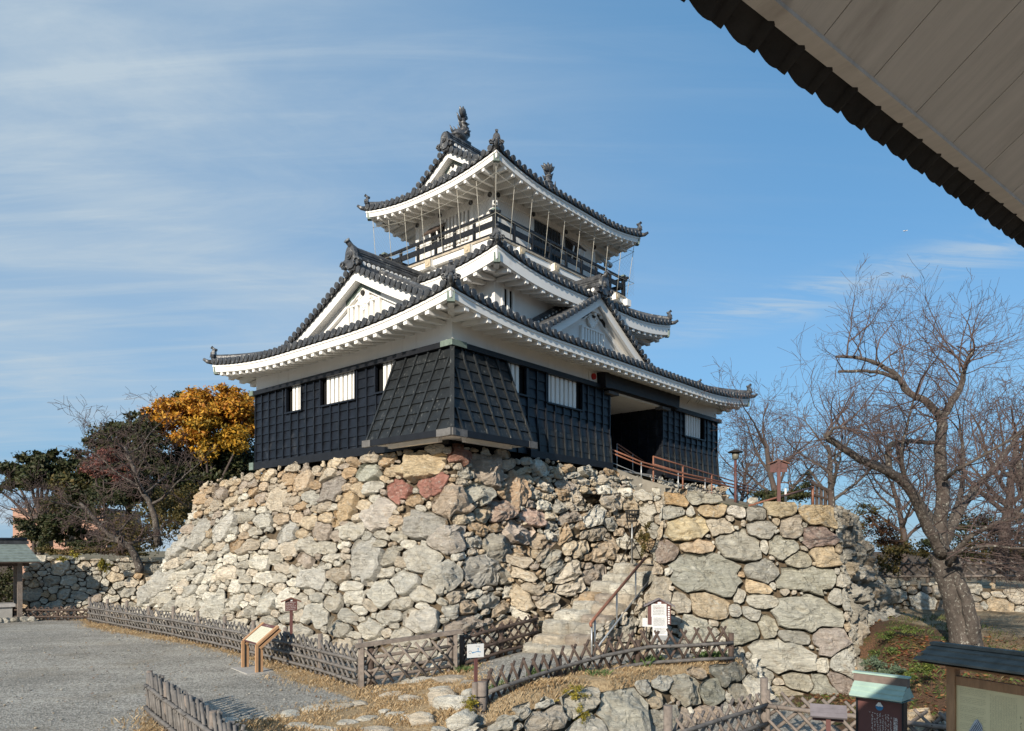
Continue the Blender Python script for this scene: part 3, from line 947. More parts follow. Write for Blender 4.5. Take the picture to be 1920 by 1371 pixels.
    RET.build('stone_wall', 'retaining wall of large flat boulders right of the stone stairs, under the ramp', 23,
              [(0.4, 30), (0.3, 300), (0.2, 1200), (0.13, 1500), (0.08, 1200), (0.05, 500)], lambda rg, u, t, s: rg.choice(OCHRE) if rg.random() < (0.35 if u < 0.55 else 0.12) else rg.choice(GREY),
              ax=1.25, fixed=fx, tilt=0.10, facet=0.45, hk=0.20, gap=0.010, rot=0.15, pn=(2.6, 5))

    # rear wall on the left, low and shaded at its foot
    REAR = StoneWall([((-21.3, 31.4, -0.1), (-21.3, 32.3, 2.55)), ((-15.2, 31.9, -0.1), (-15.4, 32.6, 2.45)), ((-13.2, 33.5, -0.1), (-13.4, 33.9, 2.2))], corner=0.3)
    REAR.build('stone_wall', 'low mossy wall of small stones at the back left, behind the shelter post', 31,
               [(0.32, 40), (0.25, 300), (0.17, 1500), (0.11, 2500), (0.07, 900)], pal_mix(0.3), ax=1.5, tilt=0.3, facet=0.7, dens=0.9)

    # boulders that hold the grass strip in front of the path
    FRONT = StoneWall([((-0.85, 11.05, -0.5), (-1.0, 11.45, 0.06)), ((0.15, 11.6, -0.6), (-0.05, 12.1, 0.22)), ((1.5, 12.6, -0.75), (1.2, 13.15, 0.38)), ((2.3, 12.95, -0.75), (2.0, 13.5, 0.42)), ((3.6, 14.1, -0.75), (3.35, 14.75, 0.42)), ((5.5, 15.3, -0.75), (5.15, 15.95, 0.42)), ((5.9, 16.9, -0.75), (5.7, 17.0, 0.3))], corner=0.25)
    fx = fixed_from(FRONT, [(1170, 1330, 104, 84, (0.40, 0.385, 0.325)), (1090, 1305, 80, 64, (0.42, 0.39, 0.325)), (1365, 1262, 96, 38, (0.23, 0.225, 0.19)), (1283, 1285, 62, 52, (0.37, 0.345, 0.28)),
                            (1336, 1298, 58, 40, (0.27, 0.265, 0.215)), (1385, 1300, 44, 38, (0.27, 0.245, 0.195)), (1020, 1352, 100, 44, (0.41, 0.365, 0.30)), (1232, 1318, 40, 36, (0.40, 0.33, 0.235)),
                            (1245, 1350, 90, 50, (0.36, 0.34, 0.285)), (1330, 1350, 70, 40, (0.36, 0.285, 0.22)), (940, 1350, 70, 40, (0.40, 0.375, 0.315)), (1300, 1258, 50, 24, (0.46, 0.37, 0.27))], 0.0, None, 1.22, 1.22)
    FRONT.build('stone_wall', 'low wall of round boulders holding the grass strip below the lattice fence', 41,
                [(0.42, 60), (0.32, 300), (0.2, 400), (0.12, 500), (0.07, 200)], pal_mix(0.25), ax=1.25, fixed=fx, tilt=0.22, facet=0.7, top_jit=0.2)

    # wall that closes the recess at the head of the stairs
    CLOSE = StoneWall([(cw(4.75, -1.6, 2.0), cw(4.95, -1.5, 4.75)), (cw(4.75, -5.2, 2.0), cw(4.95, -5.2, 4.45))], corner=0.1)
    CLOSE.build('stone_wall', 'shadowed rubble wall at the head of the stairs behind the fire basket', 51,
                [(0.3, 60), (0.2, 300), (0.12, 600), (0.07, 400)], pal_mix(0.45), ax=1.3)
    # rubble under the right half of the keep, behind the ramp railing
    RUB = StoneWall([(cw(9.3, -0.5, 4.2), cw(9.3, -0.12, 5.55)), (cw(17.0, -0.5, 4.2), cw(17.0, -0.12, 5.62))], corner=0.1)
    RUB.build('stone_wall', 'rubble footing under the keep behind the orange ramp railing', 52,
              [(0.3, 60), (0.2, 300), (0.12, 900), (0.07, 500)], pal_mix(0.4), ax=1.4)
    # low walls on the bank at the right
    BANK = StoneWall([((6.6, 12.25, -0.7), (6.6, 12.5, 0.1)), ((9.0, 12.1, -0.7), (9.1, 12.4, 0.25)), ((12.5, 12.0, -0.7), (12.6, 12.3, 0.25))], corner=0.2)
    BANK.build('stone_wall', 'knee-high mossy stone edging at the foot of the leafy bank, behind the signs', 61,
               [(0.36, 60), (0.25, 200), (0.16, 400), (0.09, 500)], pal_mix(0.25), ax=1.3)
    LOWR = StoneWall([((11.9, 23.0, 0.7), (11.8, 23.5, 1.9)), ((15.2, 22.2, 0.7), (15.2, 22.7, 1.75)), ((20.5, 20.2, 0.7), (20.6, 20.8, 1.85))], corner=0.2)
    LOWR.build('stone_wall', 'low wall of small round stones across the bank behind the old cherry', 62,
               [(0.36, 40), (0.26, 260), (0.17, 800), (0.1, 900)], pal_mix(0.2), ax=1.2, tilt=0.3)

    # level ground behind those walls
    def sheet(name, pts, cx):
        mb = MB()
        mb.add(pts, [tuple(range(len(pts)))])
        o = mb.build(name, cx); o['kind'] = 'structure'
        return o
    earth = mat('bare_earth_and_moss', (0.21, 0.17, 0.11), 0.95, 0.35, 3, 0.4, 20, col2=(0.075, 0.08, 0.03), c2lo=0.48, c2hi=0.62, c2scale=1.2)
    sheet('castle_terrace', [(3.9, 18.55, 4.25), (5.6, 18.5, 3.95), (7.8, 18.4, 3.85), (9.1, 20.8, 3.8), (13.2, 29.6, 3.8), (22, 48, 3.8), (14, 48, 4.2), cw(18.5, 0, 4.65), cw(9, -0.2, 4.75), cw(5.1, -0.5, 4.65), cw(5.1, -5.0, 4.35)], earth)
    sheet('keep_platform', [cw(-0.1, -0.1, 5.55), cw(17.0, -0.1, 5.55), cw(17.2, 14, 5.3), cw(0.0, 13.6, 5.3)], earth)
    sheet('back_terrace', [(-27, 34, 2.3), (-21.2, 32.2, 2.5), (-15.4, 32.4, 2.3), (-13.3, 33.8, 2.1), (-9, 36, 2.4), (-8, 60, 3.0), (-45, 70, 2.5), (-46, 38, 2.0)], earth)


build_stone_walls()


# ------------------------------------------------------------------ stone stairs
def build_stairs():
    t = thing('stone_stairs', 'worn stone stairs with broad slabs rising between the two boulder walls', 'stairs', (1.0, 17.6, 0.4))
    inv = Vector(t.location)
    rg = random.Random(5)
    n = 9
    for k in range(n):
        f = k / (n - 1)
        z = 0.62 + f * 1.86
        # front edge of the tread in the keep frame
        x0 = -0.55 + f * 3.35
        ya, yb = -2.85 - 0.45 * f + rg.uniform(-0.08, 0.08), -4.55 + 0.15 * f + rg.uniform(-0.08, 0.08)
        mb = MB()
        cuts = [ya + (yb - ya) * q for q in ((0, 0.52, 1) if k % 2 else (0, 0.38, 1))]
        if k > 3: cuts = [ya + (yb - ya) * q for q in ((0, 0.3, 0.66, 1) if k % 2 else (0, 0.45, 1))]
        for a, b in zip(cuts[:-1], cuts[1:]):
            nx, ny, nz = 5, 14, 4
            c = rg.choice(OCHRE[3:] + GREY[:3]); kf = rg.uniform(0.80, 1.05); c = tuple(q * kf for q in c)
            jx = rg.uniform(-0.12, 0.12); jz = rg.uniform(-0.05, 0.04)
            sd = rg.random() * 50
            depth = 0.85
            P = []
            for iy in range(ny + 1):
                for (dx, dz) in ((0.06, -0.34), (0.0, -0.25), (-0.015, -0.12), (0.01, -0.03), (0.06, 0.0), (0.25, 0.01), (0.55, 0.0), (depth, 0.0)):
                    fy = iy / ny
                    e = min(fy, 1 - fy)
                    rd = 0.05 * max(0, 1 - e * 8) ** 2
                    yy = a + 0.008 + (b - a - 0.016 * (1 if b > a else -1)) * fy
                    q = noise.noise((fy * 3 + sd, dx * 4, dz * 5))
                    P.append(cw(x0 + dx + jx + rd + 0.09 * q, yy + 0.03 * q, z + dz + jz - rd * 0.9 + 0.07 * q + 0.03 * noise.noise((fy * 9 + sd, dx * 9, 1))) - inv)
            m = 8
            fs = [(i * m + j, i * m + j + 1, (i + 1) * m + j + 1, (i + 1) * m + j) for i in range(ny) for j in range(m - 1)]
            fs += [tuple(range(m))[::-1], tuple(range(ny * m, ny * m + m))]
            mb.add(P, fs, c, True)
        mb.build('step', [M['stone']], t, tints=True)
    # landing
    mb = MB()
    mb.tint = (0.40, 0.36, 0.28)
    P = [cw(x, y, 2.47) - inv for x, y in ((3.3, -1.9), (3.3, -5.0), (5.0, -5.3), (5.0, -1.6))]
    mb.quad(*P)
    mb.build('landing', [M['stone']], t, tints=True)
    # squared stones stacked along the left of the flight
    w = StoneWall([(cw(0.45, -1.9, 0.2), cw(0.5, -1.5, 2.7)), (cw(0.4, -2.75, 0.2), cw(0.55, -2.45, 2.6)), (cw(1.6, -2.95, 0.4), cw(1.6, -2.65, 3.4)), (cw(3.2, -3.15, 0.9), cw(3.2, -2.7, 4.3)), (cw(4.8, -3.3, 1.2), cw(4.8, -2.75, 4.5))], corner=0.1)
    w.build('stone_wall', 'stacked squared stones along the left side of the stone stairs', 72, [(0.34, 80), (0.27, 300), (0.18, 500), (0.1, 500), (0.06, 300)], pal_mix(0.6), ax=2.3, hk=0.3, rot=0.06, rot0=-0.30, tilt=0.15, facet=0.5)
    # rubble that flanks the first steps on their right
    w = StoneWall([(cw(-0.15, -4.72, 0.35), cw(-0.1, -4.72, 1.0)), (cw(0.9, -4.85, 0.35), cw(0.9, -4.85, 1.35)), (cw(2.2, -5.0, 0.5), cw(2.2, -5.0, 2.1))], corner=0.1)
    w.build('stone_wall', 'small rubble wall flanking the first steps below the handrail', 71, [(0.24, 60), (0.17, 200), (0.1, 300), (0.06, 200)], pal_mix(0.4), ax=1.2)


build_stairs()


# flat rocks that edge the grassy steps in the foreground
def rock_mesh(mb, c, size, seed, tint):
    rg = random.Random(seed)
    V, F = ico_sphere(3)
    R = Matrix.Rotation(rg.uniform(0, 6.28), 3, 'Z')
    pl = [(Vector((rg.gauss(0, 1), rg.gauss(0, 1), rg.gauss(0, 0.7))).normalized(), rg.uniform(0.62, 0.9)) for _ in range(9)]
    out = []
    for v in V:
        v = Vector(v)
        k = 1.0
        for n, d in pl:
            q = v.dot(n)
            if q > 0: k = min(k, d / max(q, 1e-3))
        k *= 1 + 0.10 * noise.noise(v * 2.2 + Vector((seed, 0, 0))) + 0.04 * noise.noise(v * 7 + Vector((0, seed, 0)))
        p = R @ Vector((v.x * size[0], v.y * size[1], v.z * size[2])) * k
        out.append(Vector(c) + p)
    mb.add(out, F, tint, True)


def build_edging():
    rows = [
        ('row of flat pale rocks edging the gravel beside the near lattice fence', [(430, 1350, .45), (465, 1346, .35), (500, 1343, .3), (545, 1334, .42), (590, 1324, .45), (632, 1322, .5), (672, 1316, .35)]),
        ('line of flat rocks forming the upper grassy step below the gate', [(715, 1294, .4), (745, 1303, .5), (785, 1280, .62), (850, 1290, .7), (835, 1308, .5), (772, 1316, .5), (880, 1302, .4), (820, 1266, .4)]),
        ('broken line of small rocks in the dry grass at the bottom centre', [(650, 1350, .3), (690, 1345, .28), (720, 1336, .25), (742, 1342, .25), (762, 1350, .2), (610, 1362, .4), (560, 1356, .4), (700, 1366, .45)]),
        ('cluster of rough boulders right of the dry grass beside the boulder wall', [(832, 1330, .5), (850, 1342, .55), (790, 1358, .36), (822, 1368, .25), (868, 1358, .5), (880, 1332, .3)]),
    ]
    for k, (lab, pts) in enumerate(rows):
        mb = MB()
        for i, (u, v, s) in enumerate(pts):
            X, Y = gnd(u, v, 0.05)
            z = float(ground_z(np.array([X]), np.array([Y]))[0])
            rg = random.Random(100 * k + i)
            hz = 0.085 if k < 3 else 0.30
            rock_mesh(mb, (X, Y, z + 0.0), (s * 0.74, s * 0.52, max(hz * s * 1.6, 0.055)), 100 * k + i, tuple(q * 1.02 for q in rg.choice(GREY[:4] + OCHRE[4:6])))
        o = mb.build('stone_edging', [M['stone']], tints=True)
        tag(o, lab, 'rocks')


build_edging()
# ------------------------------------------------------------------ the keep
KEEP = thing('castle_keep', 'three-storey white castle keep with black boarded base and grey tiled roofs on the stone base', 'castle', (CX0, CY0, 0), TH)


def outline_scroll(w, h, n=9):
    """shield outline of a ridge-end tile with two scroll lobes"""
    P = []
    for k in range(n):
        a = math.pi * k / (n - 1)
        P.append((w * 0.36 * math.cos(a), h * 0.62 + h * 0.38 * math.sin(a)))
    left = [(-w * 0.40, h * 0.45), (-w * 0.62, h * 0.38), (-w * 0.74, h * 0.25), (-w * 0.66, h * 0.10), (-w * 0.48, h * 0.06), (-w * 0.34, h * 0.16), (-w * 0.2, 0.02 * h)]
    right = [(-x, y) for x, y in left[::-1]]
    return P + left + right


def ridge_end(parent, pos, dirv, size, name='ridge_end_tile', horn=True, tilt=0.5):
    """ornament that closes a ridge: shield, boss ring, scrolls, and the round tile that juts out above"""
    d = Vector(dirv); d.z = 0; d.normalize()
    side = Vector((0, 0, 1)).cross(d)
    Mx = Matrix((( side.x, 0, d.x, pos[0]), (side.y, 0, d.y, pos[1]), (0, 1, 0, pos[2]), (0, 0, 0, 1)))
    mb = MB()
    mb.prism(outline_scroll(size, size * 1.15), Mx, 0.12 * size + 0.05)
    p = Vector(pos)
    f = d * (0.12 * size + 0.05)
    # boss
    c = p + f + Vector((0, 0, size * 0.66))
    mb.cyl(c - d * 0.02, c + d * 0.05, size * 0.22, 14)
    mb.cyl(c + d * 0.04, c + d * 0.075, size * 0.15, 14)
    for s in (-1, 1):
        q = p + side * s * size * 0.52 + Vector((0, 0, size * 0.24)) + f
        ring = []
        for k in range(15):
            a = 5.2 * k / 14
            r = size * (0.20 - 0.011 * k)
            ring.append(q + side * math.cos(a) * r * s + Vector((0, 0, math.sin(a) * r)) + d * (0.012 * k * size))
        mb.tube(ring, [size * 0.065 * (1 - 0.03 * k) for k in range(15)], 6)
    if horn:
        a = p + Vector((0, 0, size * 1.02)) - d * size * 0.15
        b = a + (d * math.cos(tilt) + Vector((0, 0, math.sin(tilt)))) * size * 0.58
        m = (a + b) / 2 + Vector((0, 0, -0.05 * size))
        mb.tube([a, m, b], size * 0.135, 12)
        mb.cyl(b, b + (b - m).normalized() * 0.02, size * 0.165, 14)
    return mb.build(name, M['tile'], parent)


class Roof:
    def __init__(s, x0, x1, y0, y1, zm, lift, c, D, rise, steep=0.18, xv=None, top=None):
        s.x0, s.x1, s.y0, s.y1, s.zm, s.lift, s.c, s.D, s.rise, s.st = x0, x1, y0, y1, zm, lift, c, D, rise, steep
        s.xv = xv           # distance of the gable front from the eave (None: plain skirt roof)
        s.top = top

    def prof(s, d):
        f = d / s.D
        return s.rise * ((1 - s.st) * f + s.st * f * f)

    def up(s, x, y):
        dx = max(0, min(x - s.x0, s.x1 - x)); dy = max(0, min(y - s.y0, s.y1 - y))
        return s.lift * max(0, 1 - (dx + dy) / s.c) ** 2

    def z(s, x, y, d): return s.zm + s.prof(d) + s.up(x, y)

    def sides(s):
        """each side: origin corner, along vector, inward vector, length"""
        return [((s.x0, s.y0), (1, 0), (0, 1), s.x1 - s.x0), ((s.x1, s.y0), (0, 1), (-1, 0), s.y1 - s.y0), ((s.x1, s.y1), (-1, 0), (0, -1), s.x1 - s.x0), ((s.x0, s.y1), (0, -1), (1, 0), s.y1 - s.y0)]

    def dmax(s, k, a, L):
        e = min(a, L - a)
        if s.xv is None: return min(e, s.top)
        if k in (0, 2):
            return e if e < s.xv else s.D
        return min(e, s.xv + 0.55)


def arc_tube(mb, pts, r, n=6, cap0=True, tint=None):
    """half-round cover tiles laid along a path; open below"""
    m = len(pts)
    vs = []
    for i, p in enumerate(pts):
        d = (pts[min(i + 1, m - 1)] - pts[max(i - 1, 0)]).normalized()
        sd = d.cross(Vector((0, 0, 1)))
        if sd.length < 1e-4: sd = Vector((1, 0, 0))
        sd.normalize(); up = sd.cross(d).normalized()
        for k in range(n + 1):
            a = math.pi * k / n
            vs.append(p + sd * math.cos(a) * r + up * (math.sin(a) * r * 1.05 - 0.01))
    fs = [(i * (n + 1) + k, i * (n + 1) + k + 1, (i + 1) * (n + 1) + k + 1, (i + 1) * (n + 1) + k) for i in range(m - 1) for k in range(n)]
    mb.add(vs, fs, tint, True)


TILE_TH = 0.11


def build_roof(R, parent, name, rafter=0.42, spacing=0.285, wall=None, fascia=0.26, long_rafter=False, skip=None, hip_size=0.34, soffit_in=0.10):
    t = MB()
    e = MB()
    rg = random.Random(hash(name) % 1000)
    zt = lambda x, y, d: R.z(x, y, d) + TILE_TH
    for k, (o, al, inn, L) in enumerate(R.sides()):
        def pt(a, d, dz=0.0):
            x, y = o[0] + al[0] * a + inn[0] * d, o[1] + al[1] * a + inn[1] * d
            return Vector((x, y, zt(x, y, max(d, 0)) + dz))
        # ---- tile bed
        na = max(10, int(L / 0.3)); nd = 9
        brk = sorted(set([L * i / na for i in range(na + 1)] + ([R.xv - 1e-4, R.xv + 1e-4, L - R.xv - 1e-4, L - R.xv + 1e-4] if R.xv and k in (0, 2) else [])))
        vs = []
        for a in brk:
            dm = R.dmax(k, a, L)
            for j in range(nd + 1):
                vs.append(pt(a, dm * j / nd - (0.06 if j == 0 else 0)))
        fs = []
        for i in range(len(brk) - 1):
            if brk[i + 1] - brk[i] < 1e-3: continue
            for j in range(nd):
                fs.append((i * (nd + 1) + j, (i + 1) * (nd + 1) + j, (i + 1) * (nd + 1) + j + 1, i * (nd + 1) + j + 1))
        t.add(vs, fs, None, True)
        # dark lip of the pan tiles
        A = [pt(a, -0.06) for a in brk]; B = [pt(a, -0.03, -TILE_TH + 0.01) for a in brk]
        t.strip(A, B)
        # ---- cover tiles
        n = int(L / spacing)
        off = (L - (n - 1) * spacing) / 2
        for i in range(n):
            a = off + i * spacing
            dm = R.dmax(k, a, L)
            if R.xv and k in (0, 2):
                ee = min(a, L - a)
                if R.xv < ee < R.xv + 0.80: dm = min(dm, R.xv + 0.05)
            if dm < 0.12: continue
            dm = max(0.1, dm - 0.04)
            m = max(3, int(dm / 0.28))
            pts = []
            for j in range(m + 1):
                d = -0.09 + (dm + 0.09) * j / m
                pts.append(pt(a, d, 0.0))
            # overlapping courses: a small step at each tile joint
            for j in range(m):
                p, q = pts[j], pts[j + 1]
                arc_tube(t, [p + Vector((0, 0, 0.014)), q], 0.082, 6)
            p = pts[0]
            dr = Vector((-inn[0], -inn[1], 0))
            t.cyl(p + Vector((0, 0, 0.015)) - dr * 0.04, p + Vector((0, 0, 0.012)) + dr * 0.03, 0.098, 12)
            t.mi = 1
            t.cyl(p + Vector((0, 0, 0.012)) + dr * 0.028, p + Vector((0, 0, 0.012)) + dr * 0.034, 0.066, 10)
            t.mi = 0
            # drooping edge of the pan tile between two covers
            if i < n - 1:
                p2 = pt(a + spacing, -0.075)
                p1 = pt(a, -0.075)
                Q = [p1.lerp(p2, f / 6) for f in range(7)]
                W = [q + Vector((0, 0, -0.07 - 0.045 * math.sin(math.pi * f / 6))) for f, q in enumerate(Q)]
                t.strip(Q, W)
        # ---- white eave: fascia, soffit, rafters
        na = max(24, int(L / 0.35))
        def ez(a, d, dz):
            x, y = o[0] + al[0] * a + inn[0] * d, o[1] + al[1] * a + inn[1] * d
            return Vector((x, y, R.zm + R.up(x, y) * (1.0 if d < 0.3 else max(0.0, 1 - (d - 0.3) * 0.5)) + dz))
        ww = wall[k]
        aa = [L * i / na for i in range(na + 1)]
        th = 0.13
        outer_t = [ez(a, 0.0, 0.0) for a in aa]; outer_b = [ez(a, 0.015, -fascia) for a in aa]
        cl = lambda a, d: min(max(a, d), L - d)
        inner_b = [ez(cl(a, th), th, -fascia) for a in aa]
        inner_t = [ez(cl(a, th), th, -fascia + 0.13) for a in aa]
        wall_l = [ez(cl(a, ww + 0.02), ww + 0.02, -fascia + 0.13 + soffit_in) for a in aa]
        for P, Q in ((outer_b, outer_t), (inner_b, outer_b), (inner_t, inner_b), (wall_l, inner_t)): e.strip(P, Q, None, True)
        # thin second moulding on the fascia
        P = [ez(a, -0.02, -0.015) for a in aa]; Q = [ez(a, -0.02, -0.075) for a in aa]; Q2 = [ez(a, 0.0, -0.075) for a in aa]
        e.strip(Q, P); e.strip(Q2, Q)
        n = int((L - 0.5) / rafter)
        off = (L - (n - 1) * rafter) / 2
        for i in range(n):
            a = off + i * rafter
            din = min(ww + 0.05, a - 0.05, L - a - 0.05)
            if din < 0.2: continue
            if skip and skip(k, a): continue
            h0, h1 = (0.13, 0.10)
            p0 = ez(a, 0.05, -fascia + 0.045); p1 = ez(a, th, -fascia + 0.045); p2 = ez(a, din, -fascia + 0.045 + soffit_in * din / ww)
            w = 0.15 if not long_rafter else 0.11
            alv = Vector((al[0], al[1], 0))
            pr = []
            for p, hh in ((p0, 0.145), (p1, 0.15), (p2, 0.15 if long_rafter else 0.03)):
                for s in (-1, 1):
                    pr.append(p + alv * s * w / 2 + Vector((0, 0, 0.05))); pr.append(p + alv * s * w / 2 - Vector((0, 0, hh)))
            fs = [(0, 1, 3, 2)]
            for q in (0, 4):
                fs += [(q + 0, q + 4, q + 5, q + 1), (q + 2, q + 3, q + 7, q + 6), (q + 1, q + 5, q + 7, q + 3), (q, q + 2, q + 6, q + 4)]
            e.add(pr, fs, None, False)
    tiles = t.build('tiled_roof', [M['tile'], M['tile_dark']], parent)
    eave = e.build('eave', [M['plaster_trim']], parent)
    # ---- hip ridges, corner beams
    for cx, cy, sx, sy in ((R.x0, R.y0, 1, 1), (R.x1, R.y0, -1, 1), (R.x1, R.y1, -1, -1), (R.x0, R.y1, 1, -1)):
        lim = (R.xv + 0.25) if R.xv else R.top
        hb = MB()
        pts = []
        for j in range(10):
            d = -0.02 + (lim + 0.02) * j / 9
            pts.append(Vector((cx + sx * d, cy + sy * d, zt(cx + sx * d, cy + sy * d, max(d, 0)))))
        n_ = len(pts)
        side = Vector((-sy, sx, 0)).normalized()
        A = [p + side * 0.12 + Vector((0, 0, -0.06)) for p in pts]; B = [p + side * 0.10 + Vector((0, 0, 0.17)) for p in pts]
        C_ = [p - side * 0.10 + Vector((0, 0, 0.17)) for p in pts]; D_ = [p - side * 0.12 + Vector((0, 0, -0.06)) for p in pts]
        hb.strip(A, B); hb.strip(B, C_); hb.strip(C_, D_)
        for q in (0.02, 0.09):
            for s in (-1, 1):
                hb.tube([p + side * s * 0.125 + Vector((0, 0, q)) for p in pts], 0.018, 5)
        arc_tube(hb, [p + Vector((0, 0, 0.17)) for p in pts], 0.085, 7)
        # small upturned tile tips at the very corner
        d = Vector((-sx, -sy, 0)).normalized()
        p = pts[0]
        hb.tube([p + d * 0.0 + Vector((0, 0, -0.02)), p + d * 0.16 + Vector((0, 0, 0.0)), p + d * 0.30 + Vector((0, 0, 0.09))], [0.09, 0.075, 0.05], 8)
        hb.build('hip_ridge', M['tile'], tiles)
        ridge_end(tiles, pts[0] + Vector((0, 0, 0.06)) - d * 0.12, d, hip_size)
        # corner beam with copper cap
        bb = MB()
        zz = R.zm + R.lift - fascia + 0.05
        p0 = Vector((cx - d.x * 0.10, cy - d.y * 0.10, zz)); p1 = Vector((cx - d.x * wall[0] * 1.42, cy - d.y * wall[0] * 1.42, zz - 0.02))
        bb.beam(p0, p1, 0.17, 0.27)
        b_o = bb.build('corner_beam', M['plaster_trim'], eave)
        cc = MB(); cc.beam(p0 + d * 0.045, p0 - d * 0.09, 0.20, 0.30)
        cc.build('beam_cap', M['copper'], eave)
    return tiles, eave


def gable(parent, tiles, mp, ext, zf, bfoot, depth_tiles=0.78, board=0.36, wall_in=0.42, foot_z=None, ridge_to=3.0, lat=None, ridge_h=0.44, oni=0.62, geg=1.0, descend=None, patches=('copper', 'copper'), horn=True, boss=False):
    """gable front.  mp(a, b, z): a inward along the ridge, b across.  zf(|b|): roof surface.  bfoot: half width"""
    apex = zf(0)
    nb = 16
    bs = [bfoot * i / nb for i in range(nb + 1)]
    vt = MB()
    for s in (-1, 1):
        # rows of round verge tiles across the slope
        arc = [Vector((0, s * b, zf(b))) for b in bs]
        Ls = [0.0]
        for i in range(nb): Ls.append(Ls[-1] + (arc[i + 1] - arc[i]).length)
        n = int(Ls[-1] / 0.27)
        for i in range(n + 1):
            d = 0.10 + i * 0.27
            if d > Ls[-1]: break
            j = max(q for q in range(nb + 1) if Ls[q] <= d + 1e-6); j = min(j, nb - 1)
            f = (d - Ls[j]) / (Ls[j + 1] - Ls[j])
            b = bs[j] + f * (bs[j + 1] - bs[j])
            zz = zf(b) + 0.05
            vt.tube([mp(-0.14, s * b, zz), mp(depth_tiles * 0.5, s * b, zz), mp(depth_tiles, s * b, zz)], [0.088, 0.08, 0.08], 8)
            vt.cyl(mp(-0.17, s * b, zz), mp(-0.12, s * b, zz), 0.104, 12)
            vt.mi = 1
            vt.cyl(mp(-0.176, s * b, zz), mp(-0.165, s * b, zz), 0.068, 10)
            vt.mi = 0
        # bed under the verge and its dark edge
        A = [mp(-0.10, s * b, zf(b) + 0.03) for b in bs]; B = [mp(depth_tiles, s * b, zf(b) + 0.02) for b in bs]; C_ = [mp(-0.08, s * b, zf(b) - 0.06) for b in bs]
        vt.strip(A, B, None, True); vt.strip(A, C_)
    vt.build('verge_tiles', [M['tile'], M['tile_dark']], tiles)
    # barge boards: outer and inner
    bb = MB()
    for s in (-1, 1):
        for a0, a1, top, bot in ((0.0, 0.11, -0.03, -board), (0.11, 0.30, -0.05, -board * 0.86), (0.30, wall_in, -0.06, -board * 1.55)):
            fr_t = [mp(a0, s * b, zf(b) + top) for b in bs]
            fr_b = [mp(a0, s * b, zf(b) + bot * (1 + 0.12 * b / bfoot)) for b in bs]
            bk_b = [mp(a1, s * b, zf(b) + bot * (1 + 0.12 * b / bfoot)) for b in bs]
            bb.strip(fr_t, fr_b); bb.strip(fr_b, bk_b)
    barge = bb.build('bargeboard', M['plaster_trim'], parent)
    # copper sheets at the apex and the feet of the inner board
    a_ = 0.285
    for grp in (((-1, 0.0, 0.20), (1, 0.0, 0.20)), ((-1, 0.74, 0.93),), ((1, 0.74, 0.93),)):
        cp = MB()
        for s, lo, hi in grp:
            bq = [bfoot * (lo + (hi - lo) * i / 6) for i in range(7)]
            T_ = [mp(a_, s * b, zf(b) - board * 0.80) for b in bq]
            B_ = [mp(a_, s * b, zf(b) - board * (1.36 + (0.10 if i % 2 else 0))) for i, b in enumerate(bq)]
            cp.strip(T_, B_)
        cp.build('copper_flashing', M[patches[0]], barge)
    # plastered triangle
    gw = MB()
    P = [mp(wall_in, s * b, zf(b) - 0.05) for s, seq in ((-1, bs[::-1]), (1, bs[1:])) for b in seq]
    base = foot_z if foot_z is not None else zf(bfoot) - 0.6
    Q = [mp(wall_in, s * b, base) for s, seq in ((-1, bs[::-1]), (1, bs[1:])) for b in seq]
    gw.strip(P, Q)
    wall = gw.build('gable_wall', M['plaster'], parent)
    if lat:
        w, z0, z1, nbar = lat
        lm = MB()
        for i in range(nbar):
            b = -w / 2 + w * (i + 0.5) / nbar
            x0, x1 = mp(wall_in - 0.10, b - w / nbar * 0.27, z0), mp(wall_in - 0.02, b + w / nbar * 0.27, z1)
            lm.box((x0 + x1) / 2, (abs(x1.x - x0.x), abs(x1.y - x0.y), z1 - z0))
        for zz in (z0, z1):
            x0, x1 = mp(wall_in - 0.12, -w / 2 - 0.04, zz - 0.025), mp(wall_in - 0.01, w / 2 + 0.04, zz + 0.025)
            lm.box((x0 + x1) / 2, (abs(x1.x - x0.x), abs(x1.y - x0.y), 0.05))
        for b in (-w / 2 - 0.02, w / 2 + 0.02):
            x0, x1 = mp(wall_in - 0.12, b - 0.025, z0), mp(wall_in - 0.01, b + 0.025, z1)
            lm.box((x0 + x1) / 2, (abs(x1.x - x0.x), abs(x1.y - x0.y), z1 - z0))
        lm.mi = 1
        lm.quad(mp(wall_in - 0.008, -w / 2, z0), mp(wall_in - 0.008, w / 2, z0), mp(wall_in - 0.008, w / 2, z1), mp(wall_in - 0.008, -w / 2, z1))
        lm.build('lattice_window', [M['plaster_trim'], M['plaster']], wall)
    # hanging ornament with scrolls and a dark hexagonal boss
    gm = MB()
    cz = apex - board * 1.45 - 0.30 * geg
    a0 = wall_in - 0.10
    for s in (-1, 1):
        for (dx, dz, r) in ((0.17, 0.06, 0.15), (0.27, -0.05, 0.12), (0.19, -0.17, 0.12), (0.08, -0.28, 0.10)):
            ring = []
            for k in range(11):
                an = 4.6 * k / 10 + (0.4 if s > 0 else 2.7)
                rr = r * geg * (1 - 0.06 * k)
                ring.append(mp(a0, s * dx * geg + math.cos(an) * rr * 0.7, cz + dz * geg + math.sin(an) * rr * 0.7))
            gm.tube(ring, 0.035 * geg, 6)
    poly = [(-0.24, 0.16), (-0.30, 0.0), (-0.22, -0.20), (-0.08, -0.34), (0, -0.42), (0.08, -0.34), (0.22, -0.20), (0.30, 0.0), (0.24, 0.16), (0.1, 0.26), (-0.1, 0.26)]
    F_ = [mp(a0, x * geg, cz + z * geg) for x, z in poly]; B_ = [mp(wall_in, x * geg, cz + z * geg) for x, z in poly]
    n = len(poly)
